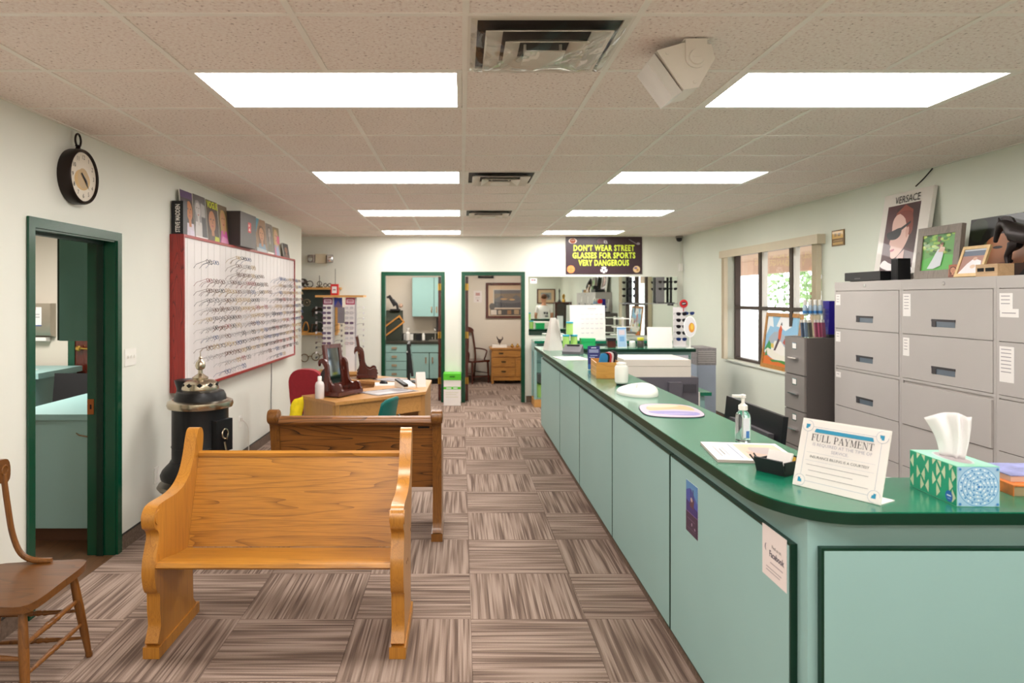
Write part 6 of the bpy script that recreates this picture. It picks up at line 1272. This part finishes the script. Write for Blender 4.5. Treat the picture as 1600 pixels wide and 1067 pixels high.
B().box(0, .20, 0, .16, 0, .006).box(.005, .20, .04, .16, .20, .206).box(0, .005, .1, .16, .006, .2).box(.195, .20, 0, .16, .006, .26).obj('rack_frame', CLEAR, t)
for k in range(4):
    t = thing('spray_bottle', 'small white-capped lens cleaner bottle on the upper rack tier, %s from the left' % ONES[k], 'bottle', (3.105+.046*k, 6.345, Z1+.2065), 0, 'lens cleaner bottles')
    B().lathe([(.018, 0), (.0195, .004), (.0195, .075), (.012, .086)], 14).obj('bottle_body', mat('bottle_blue_grey', '#9fb2c4', .3) if k == 0 else bpy.data.materials['bottle_blue_grey'], t)
    B().lathe([(.0205, .012), (.0205, .035)], 14).obj('label', mat('label_blue', '#2f72b0', .5) if k == 0 else bpy.data.materials['label_blue'], t); B().lathe([(.014, .086), (.016, .09), (.016, .13), (.008, .136)], 14).obj('cap', WHITE, t)
for k, (nm, h_) in enumerate((('slate blue', '#4b5b74'), ('pale blue', '#8ba0b8'), ('grey green', '#5d6058'), ('dusty rose', '#a35d72'), ('rose', '#a04a66'), ('mauve', '#9a5670'))):
    o = B().box(-.022, .022, -.006, .006, 0, .13, .003).obj('cloth_packet', mat('packet_'+nm.replace(' ', '_'), h_, .5, var=.1)); o.location = (3.035+.031*k+.06, 6.29+.006*(k % 2), Z1+.0062); o.rotation_euler = (R(-5), 0, R(25))
    if k < 3: o.location.x -= .03
    B().box(-.020, .020, -.0035, .0035, .1305, .155, .002).obj('hang_tab', WHITE, o); tag(o, '%s lens cloth packet on the lower rack tier' % nm, 'packet', 'lens cloth packets')
t = thing('pen_holder', 'tall ultramarine plastic holder with white papers on the dark filing cabinet', 'holder', (3.327, 6.33, Z1))
B().prism([(-.035, 0), (.035, 0), (.05, .14), (.055, .33), (-.055, .33), (-.05, .14)], 'x', -.04, .04, .004).obj('holder_body', BLUEB, t); B().box(-.042, .15, -.06, .06, 0, .03, .003).obj('tray', BLACK, t)
B(Matrix.Rotation(R(6), 4, 'Y')).box(.052, .064, -.045, .045, .035, .24, .001).obj('paper_bundle', PAPER, t); B(Matrix.Rotation(R(5), 4, 'Y')).box(.085, .10, -.045, .045, .03, .33, .001).obj('paper_bundle', PAPER, t)

# painting on the sill
t = thing('painting', 'colourful painting of boats and houses in an orange wood frame leaning in the window', 'painting', (3.615, 8.50, .8725))
pm = frame((0, 0, 0), (0, -1, 0), (.12, 0, 1)); pw, ph = .90, .655
f = B(pm); f.box(0, pw, 0, .045, -.02, 0, .003).box(0, pw, ph-.045, ph, -.02, 0, .003).box(0, .045, .045, ph-.045, -.02, 0, .003).box(pw-.045, pw, .045, ph-.045, -.02, 0, .003); f.obj('frame', PINEG, t)
B(pm).box(.045, pw-.045, .045, ph-.045, -.016, -.010).obj('canvas', PAPER, t)
def Q(l): return [(.045+a*(pw-.09), .045+b*(ph-.09)) for a, b in l]
B(pm @ Matrix.Translation((0, 0, -.010))).shapes([(Q([(0, 0), (1, 0), (1, 1), (0, 1)]), '#8fc0e0'), (Q([(0, .6), (.1, .8), (.22, .78), (.15, 1), (0, 1)]), '#eef2f4'), (Q([(.3, .8), (.4, 1), (.7, 1), (.78, .82), (.6, .72), (.45, .78)]), '#f3f3f4'), (Q([(.1, .55), (.25, .68), (.4, .7), (.6, .62), (1, .68), (1, .4), (.1, .4)]), '#a9b3c0'),
    (Q([(0, .3), (.12, .5), (.2, .42), (.22, .3)]), '#2f8f4a'), (Q([(.2, .3), (.3, .5), (.5, .5), (.62, .4), (1, .45), (1, .2), (.2, .2)]), '#f1ece4'), (Q([(.40, .55), (.48, .52), (.5, .75), (.44, .84), (.39, .72)]), '#d95a2c'), (Q([(.43, .84), (.46, .9), (.49, .82)]), '#2a2a30'), (Q([(.3, .3), (.36, .3), (.46, .52), (.4, .56)]), '#4a3038'), (Q([(.56, .48), (.62, .6), (.7, .5), (.66, .42)]), '#b5402f'), (Q([(.68, .3), (.8, .3), (.8, .42), (.7, .4)]), '#c9a23a'), (Q([(.2, .36), (.3, .34), (.28, .44), (.2, .44)]), '#e0c95a'),
    (Q([(0, 0), (1, 0), (1, .12), (.5, .08), (.2, .15), (0, .24)]), '#d9722c'), (Q([(0, .26), (.1, .34), (.55, .22), (.9, .24), (.8, .1), (.3, .12)]), '#eee9da'), (Q([(.2, .1), (.3, .06), (.5, .08), (.7, .05), (.9, .1), (.6, .12)]), '#3f8a3c'), (Q([(.02, .16), (.08, .3), (.12, .18)]), '#3a7a3a'), (Q([(.75, .45), (.95, .44), (.95, .58), (.85, .64), (.75, .56)]), '#e9dfc8')], .0003, .0001).obj('painted_scene', PRINT, t, recalc=False)

# ---- on top of the filing cabinets
ZC = CTOP+.0005
t = thing('router_box', 'flat black router box on top of the filing cabinets', 'box', (3.325, 5.64, ZC)); B().box(-.11, .11, -.25, .25, .006, .075, .008).obj('box_body', BLACK, t); B().box(-.1115, -.1105, .02, .10, .02, .028).obj('status_strip', mat('dim_strip', '#5a5658', .4), t)
for y in (-.2, .2): B().box(-.08, .08, y-.02, y+.02, 0, .006).obj('foot', BLACKM, t)
t = thing('speaker', 'small upright black speaker between router box and wedding picture', 'speaker', (3.31, 5.31, ZC)); B().box(-.035, .06, -.042, .042, 0, .165, .006).obj('cabinet', BLACK, t); B().box(-.037, -.0355, -.034, .034, .01, .155).obj('grille', BLACKM, t)
def leaning(name, lab, cat, x, y0, y1, h, lean, fw, fm, art, th=.018, mount=None):
    t = thing(name, lab, cat, (x, y1, ZC+.006)); w_ = y1-y0; m = frame((0, 0, 0), (0, -1, 0), (lean, 0, 1))
    if fw:
        f = B(m); f.box(0, w_, 0, fw, -th, 0, .004).box(0, w_, h-fw, h, -th, 0, .004).box(0, fw, fw, h-fw, -th, 0, .004).box(w_-fw, w_, fw, h-fw, -th, 0, .004); f.obj('frame', fm, t)
        B(m).box(fw, w_-fw, fw, h-fw, -th*.8, -th*.35).obj('picture_board', PAPER, t); k = -th*.35
    else: B(m).box(0, w_, 0, h, -th, 0, .003).obj('board', fm, t); k = 0
    B(m @ Matrix.Translation((fw, fw, k))).shapes(clipped(art(w_-2*fw, h-2*fw), w_-2*fw, h-2*fw), .0004, .0001).obj('print', PRINTG, t, recalc=False); return t, m
def face_side(w, h):
    a, b0, c, d = .12*w, .08*h, .80*w, .86*h; X = lambda u: a+u*(c-a); Y = lambda v: b0+v*(d-b0)
    p = lambda l: [(X(u), Y(v)) for u, v in l]
    return [(rect(0, 0, w, h), '#dcd5cd'), (rect(a, b0, c, d), '#4d262c'), (p([(.35, .5), (.3, .95), (.8, 1), (1, .95), (1, .3), (.8, .35)]), '#3a1a1c'), (p([(.25, .55), (.3, .88), (.55, .99), (.8, .9), (.85, .6), (.7, .5)]), '#8a4030'),
        (p(catmull([(.22, .76), (.35, .86), (.6, .82), (.78, .6), (.72, .42), (.55, .28), (.40, .22), (.30, .24), (.27, .33), (.24, .36), (.26, .4), (.2, .45), (.24, .56)], 3)), '#d8b0a4'), (p(catmull([(.6, .9), (.8, .85), (.86, .6), (.74, .55), (.6, .78), (.4, .88)], 3)), '#7b3528'),
        (p(catmull([(.08, .6), (.2, .62), (.5, .66), (.52, .56), (.4, .5), (.2, .5), (.1, .54)], 3)), '#17141a'), (p([(.5, .66), (.78, .74), (.78, .71), (.5, .61)]), '#17141a'), (p(catmull([(.26, .345), (.38, .36), (.37, .33), (.28, .32)], 3)), '#a8475a'),
        (p(catmull([(.66, .62), (.74, .66), (.76, .56), (.7, .5)], 3)), '#c9988a'), (p([(.5, .24), (.7, .34), (.72, .1), (.5, .06)]), '#c49a90'), (p(catmull([(.0, .12), (.12, .2), (.35, .14), (.9, .1), (1, .03), (.6, .02), (.2, .06)], 3)), '#f0eaea'), (p([(.15, 0), (.9, 0), (.95, .06), (.2, .05)]), '#c9b2b8')]
t, m = leaning('poster', 'large white advertising poster of a face in sunglasses leaning above the filing cabinets', 'poster', 3.455, 5.29, 5.90, .72, .15, 0, PAPER, face_side, .03)
text('VERSACE', .085, 'lettering', DARKP, t, m @ Matrix.Translation((.32, .655, .006)), .0, .92)
tag(B().tube(catmull([(XR-.004, 5.36, CEIL-.002), (XR-.012, 5.37, 2.67), (XR-.02, 5.44, 2.62), (XR-.028, 5.52, 2.575)], 4, False), .005, 6).obj('cord', BLACKM), 'short black cord hanging from the ceiling to the tall poster', 'cord')
def wedding(w, h):
    X = lambda l: [(u*w, v*h) for u, v in l]; L_ = [(rect(0, 0, w, h), '#5d9a4a'), (X([(0, 0), (1, 0), (1, .4), (.5, .45), (0, .3)]), '#57b04c'), (X([(.45, .4), (.55, .4), (.56, 1), (.44, 1)]), '#5d4a2c')]
    r3 = random.Random(9)
    for k in range(46): L_.append((ell(r3.random()*w, (.4+.6*r3.random())*h, .05*w+.05*w*r3.random(), .04*h, 8), r3.choice(['#8fb84a', '#3f7a34', '#b3c95f', '#2f5f2c', '#6d8f3c'])))
    return L_+[(X([(.2, .05), (.35, .3), (.5, .58), (.62, .6), (.68, .45), (.62, .12), (.4, .04)]), '#cfd4da'), (X([(.52, .5), (.7, .5), (.72, .62), (.58, .66)]), '#d4b09a'), (ell(.61*w, .70*h, .05*w, .05*h, 12), '#c99a78'), (ell(.62*w, .73*h, .05*w, .035*h, 12), '#6a4a2e')]
leaning('picture_frame', 'grey wood picture frame with a wedding couple in a green garden', 'picture frame', 3.33, 4.72, 5.17, .37, .10, .058, GREYW, wedding, .03)
leaning('photo_card', 'small brownish photo card between the two picture frames', 'photo', 3.29, 4.66, 4.745, .085, .05, 0, PAPER, lambda w, h: portrait('#a8603f', '#5f2d1c', '#c98a68', '#7a4030', w, h, .5, .55, .28), .004)
leaning('picture_frame', 'small pale gold picture frame with a bride photo', 'picture frame', 3.25, 4.40, 4.64, .21, .34, .022, GOLDW, lambda w, h: [(rect(0, 0, w, h), '#a06a58'), (rect(0, h*.72, w, h*.93), '#4f5b70'), (rect(0, h*.93, w, h), '#b9c0c8'), ([(0, 0), (w, 0), (w*.9, h*.5), (w*.55, h*.62), (w*.3, h*.4)], '#e6dcde'), (ell(w*.6, h*.6, w*.1, h*.07, 12), '#c99a80'), (ell(w*.6, h*.28, w*.12, h*.08, 12), '#d9b89a')], .014)
leaning('canvas_print', 'dark canvas print of a dark-haired face leaning behind the horse figurine', 'picture', 3.46, 4.12, 4.83, .40, .12, 0, BLACKM, lambda w, h: [(rect(0, 0, w, h), '#131110'), (ell(w*.12, h*.8, w*.12, h*.2, 16), '#26301c'), ([(w*.06, 0), (w*.22, 0), (w*.25, h*.6), (w*.12, h*.5)], '#5f6a48'), (ell(w*.48, h*.42, w*.26, h*.40, 28), '#b5744a'), (catmull([(w*.16, h*.5), (w*.22, h*.8), (w*.5, h*.93), (w*.75, h*.85), (w*.82, h*.5), (w*.72, h*.66), (w*.55, h*.72), (w*.3, h*.66)], 3), '#0f0c0b'), (ell(w*.38, h*.48, w*.06, h*.025, 10), '#2a1a14'), (ell(w*.6, h*.48, w*.06, h*.025, 10), '#2a1a14'), (ell(w*.47, h*.2, w*.1, h*.03, 10), '#8a4a38'), ([(w*.2, h*.2), (w*.76, h*.2), (w*.66, 0), (w*.3, 0)], '#4a2c1c'), ([(w*.75, h*.15), (w, h*.1), (w, h*.7), (w*.8, h*.6)], '#0d0b0b')], .03)
t = thing('name_block', 'pale wooden block with two dark slots in front of the dark canvas', 'block', (3.265, 4.30, ZC)); B().box(-.05, .05, -.09, .09, 0, .075, .003).obj('block_body', wood('pale_wood', '#d0ac84', '#a8845a', 'y', 1.2, .5, 8, .3), t)
for y0, y1 in ((.02, .075), (-.065, .008)): B().box(-.0512, -.0502, y0, y1, .03, .052).obj('slot', GAP, t)
# rearing horse figurine
V = [((0, -.20, .21), .050), ((0, -.12, .235), .056), ((0, -.02, .235), .060), ((0, .05, .265), .050), ((0, .085, .315), .038), ((0, .125, .335), .030), ((0, .165, .315), .024), ((0, .185, .275), .019), ((0, .198, .235), .014), ((0, .202, .215), .013),
     ((-.03, -.225, .15), .034), ((-.032, -.25, .10), .018), ((-.032, -.225, .03), .012), ((-.032, -.215, .008), .014), ((.03, -.21, .15), .034), ((.032, -.22, .10), .018), ((.032, -.19, .03), .012), ((.032, -.18, .008), .014),
     ((-.028, .03, .18), .026), ((-.03, .075, .125), .014), ((-.03, .06, .06), .011), ((-.03, .07, .008), .014), ((.028, .04, .19), .026), ((.03, .12, .165), .015), ((.03, .125, .105), .011), ((.03, .105, .09), .013),
     ((0, -.25, .22), .020), ((0, -.285, .16), .022), ((0, -.29, .08), .012), ((-.014, .15, .345), .010), ((-.016, .155, .372), .004), ((.014, .15, .345), .010), ((.016, .155, .372), .004)]
E = [(0, 1), (1, 2), (2, 3), (3, 4), (4, 5), (5, 6), (6, 7), (7, 8), (8, 9), (0, 10), (10, 11), (11, 12), (12, 13), (0, 14), (14, 15), (15, 16), (16, 17), (3, 18), (18, 19), (19, 20), (20, 21), (3, 22), (22, 23), (23, 24), (24, 25), (0, 26), (26, 27), (27, 28), (6, 29), (29, 30), (6, 31), (31, 32)]
t = thing('horse_figurine', 'dark bronze horse figurine with arched neck on top of the filing cabinets', 'figurine', (3.385, 4.25, ZC))
hm = mat('dark_bronze', '#2e2626', .4, metal=.4, var=.2, scale=30); me = skin(V, E, 2, 2); me.materials.append(hm); link('horse_body', me, t)
B().prism(catmull([(.03, .30), (.06, .36), (.12, .378), (.15, .36), (.12, .352), (.08, .335), (.05, .29)], 2), 'x', -.008, .008, .003).obj('mane', hm, t)
for p_ in ((-.032, -.215), (.032, -.18), (-.03, .07)): B().lathe([(.017, 0), (.014, .016), (.01, .02)], 10, (p_[0], p_[1], 0)).obj('hoof', BLACK, t)
tag(B().lathe([(.03, 0), (.034, .01), (.034, .08), (.03, .085)], 16, (3.30, 3.83, ZC)).obj('blue_cup', mat('blue_cup_plastic', '#2f8fc4', .4)), 'small bright blue cup beside the horse figurine at the right edge', 'cup')

# ================================================================== behind the camera (seen in the mirror)
t = thing('framed_picture', 'framed grey etching on the wall reflected in the mirror', 'picture', (3.06, YN, 1.75))
f = B(); f.box(-.33, .33, .001, .03, .23, .265, .004).box(-.33, .33, .001, .03, -.265, -.23, .004).box(-.33, -.29, .001, .03, -.23, .23, .004).box(.29, .33, .001, .03, -.23, .23, .004); f.obj('frame', MAHOG, t); B().box(-.29, .29, .002, .012, -.23, .23).obj('mount_board', mat('tan_mount', '#c9ad8a', .8), t)
B(frame((0, .0122, 0), (-1, 0, 0), (0, 0, 1))).shapes([(rect(-.19, -.13, .19, .13), '#8f8f8c'), (ell(0, 0, .13, .08, 18), '#5c5c5c'), (ell(.05, .02, .05, .05, 12), '#b9b9b4')]).obj('print', PRINT, t, recalc=False)
t = thing('glass_cabinet', 'red-brown glass-door cabinet reflected in the mirror behind the green counter', 'cabinet', (3.32, -.35, 0))
b = B(); b.box(-.27, .27, -.25, .25, .001, .1).box(-.27, .27, -.25, .25, 1.52, 1.56, .004)
for x in (-.27, .235):
    for y in (-.25, .215): b.box(x, x+.035, y, y+.035, .1, 1.52)
b.box(-.235, .235, -.25, -.235, .1, 1.52); b.obj('cabinet_frame', MAHOG, t); B().box(-.235, .235, .235, .24, .1, 1.52).box(-.262, -.257, -.215, .215, .1, 1.52).obj('glass_door', CLEAR, t)
for z in (.5, .9, 1.25): B().box(-.235, .235, -.23, .23, z, z+.015).obj('shelf', MAHOG, t)
tag(B().lathe([(.07, 0), (.05, .04), (.02, .08), (.02, .3), (.03, .36), (.0, .46)], 12, (3.22, -.3, 1.5605)).obj('candlestick', BLACK), 'tall dark candlestick on the reflected red-brown cabinet', 'candlestick')
tag(B().lathe([(.06, 0), (.06, .05), (.03, .1), (.05, .2), (.02, .26)], 12, (3.36, -.3, 1.5605)).obj('trophy', BRASS), 'gold trophy on the reflected red-brown cabinet', 'trophy')
# person standing beyond the near end of the counter, seen only in the mirror, back turned to it
t = thing('person', 'person in a white t-shirt seen from behind in the wall mirror', 'person', (2.55, 1.05, 0))
PV = [((0, 0, .95), .150), ((0, -.01, 1.08), .14), ((0, -.015, 1.22), .155), ((0, 0, 1.38), .15), ((0, .005, 1.47), .075), ((0, -.01, 1.54), .058), ((0, -.02, 1.60), .085), ((0, -.02, 1.69), .10), ((0, -.015, 1.77), .07),
      ((-.19, 0, 1.42), .065), ((-.25, .0, 1.16), .048), ((-.23, -.15, 1.0), .038), ((-.2, -.22, .98), .035), ((.19, 0, 1.42), .065), ((.25, .0, 1.16), .048), ((.23, -.15, 1.0), .038), ((.2, -.22, .98), .035),
      ((-.1, 0, .88), .10), ((-.11, -.01, .50), .068), ((-.11, .02, .10), .045), ((-.11, -.10, .045), .035), ((.1, 0, .88), .10), ((.11, -.01, .50), .068), ((.11, .02, .10), .045), ((.11, -.10, .045), .035)]
PE_ = [(0, 1), (1, 2), (2, 3), (3, 4), (4, 5), (5, 6), (6, 7), (7, 8), (3, 9), (9, 10), (10, 11), (11, 12), (3, 13), (13, 14), (14, 15), (15, 16), (0, 17), (17, 18), (18, 19), (19, 20), (0, 21), (21, 22), (22, 23), (23, 24)]
me = skin(PV, PE_, 2, 0)
for m_ in (SKIN, PAPER, DENIM, BLACK): me.materials.append(m_)
for p_ in me.polygons:
    c0 = p_.center
    p_.material_index = 3 if c0.z < .085 else 2 if c0.z < .97 and abs(c0.x) < .19 and c0.y > -.12 else 1 if (.97 <= c0.z < 1.46 and (abs(c0.x) < .2 or c0.z > 1.24)) else 0
link('body', me, t)
B().ball((0, .012, 1.735), .092, .098, .088, 20, 12).obj('hair', HAIR, t)
for s in (-1, 1):
    h = B().ball((s*.19, -.265, .965), .032, .045, .018, 10, 6)
    for k in range(4): h.tube([(s*.19-.024+.016*k, -.295, .965), (s*.19-.026+.017*k, -.335+.006*abs(k-1.5), .955), (s*.19-.026+.017*k, -.355+.006*abs(k-1.5), .935)], [.009, .008, .006], 6)
    h.tube([(s*.165, -.26, .965), (s*.15, -.29, .95), (s*.155, -.315, .94)], [.011, .009, .007], 6); h.obj('hand', SKIN, t)
    B().ball((s*.10, -.01, 1.69), .014, .022, .032, 8, 6).obj('ear', SKIN, t)
B().ball((0, -.115, 1.68), .014, .02, .022, 8, 6).ball((-.035, -.105, 1.71), .012, .008, .008, 8, 6).ball((.035, -.105, 1.71), .012, .008, .008, 8, 6).obj('face', SKIN, t)
B(frame((0, .135, 1.2), (-1, 0, 0), (0, 0, 1))).shapes([(rect(-.11, -.02, -.06, .06), '#3b3840'), (rect(-.04, .0, .02, .06), '#4b4850'), (rect(-.12, -.09, -.02, -.05), '#4b4850')]).obj('shirt_print', PRINT, t, recalc=False)

# ================================================================== trees outside
LM = None
for k, (x, y, h) in enumerate(((9.5, 19, 3.6), (13, 24, 5.2), (9, 15.5, 2.4), (17, 27, 6.5), (12.5, 19, 3.2))):
    t = thing('tree', ['low bushy tree outside the window', 'taller tree in the middle outside the window', 'small shrub nearest outside the window', 'tallest tree farthest outside the window', 'round shrub at right outside the window'][k], 'tree', (x, y, -.15))
    B().tube([(0, 0, 0), (.05, .03, h*.3), (0, .05, h*.6)], [.12, .09, .05], 8).obj('trunk', CHAIRZ, t)
    b = B(); r4 = random.Random(k)
    for i in range(900):
        a, u, rr = r4.random()*2*PI, r4.uniform(-1, 1), r4.random()**.4; q = math.sqrt(1-u*u)
        c0 = Vector((h*.36*rr*q*math.cos(a), h*.36*rr*q*math.sin(a), h*.66+h*.32*rr*u)); d1 = Vector((r4.uniform(-1, 1), r4.uniform(-1, 1), r4.uniform(-1, 1))).normalized()*.10; d2_ = d1.orthogonal()*.9
        b.add([c0-d1, c0+d2_*.5, c0+d1, c0-d2_*.5], [(0, 1, 2, 3)])
    o = b.obj('foliage', LEAF, t, recalc=False); o['kind'] = 'stuff'
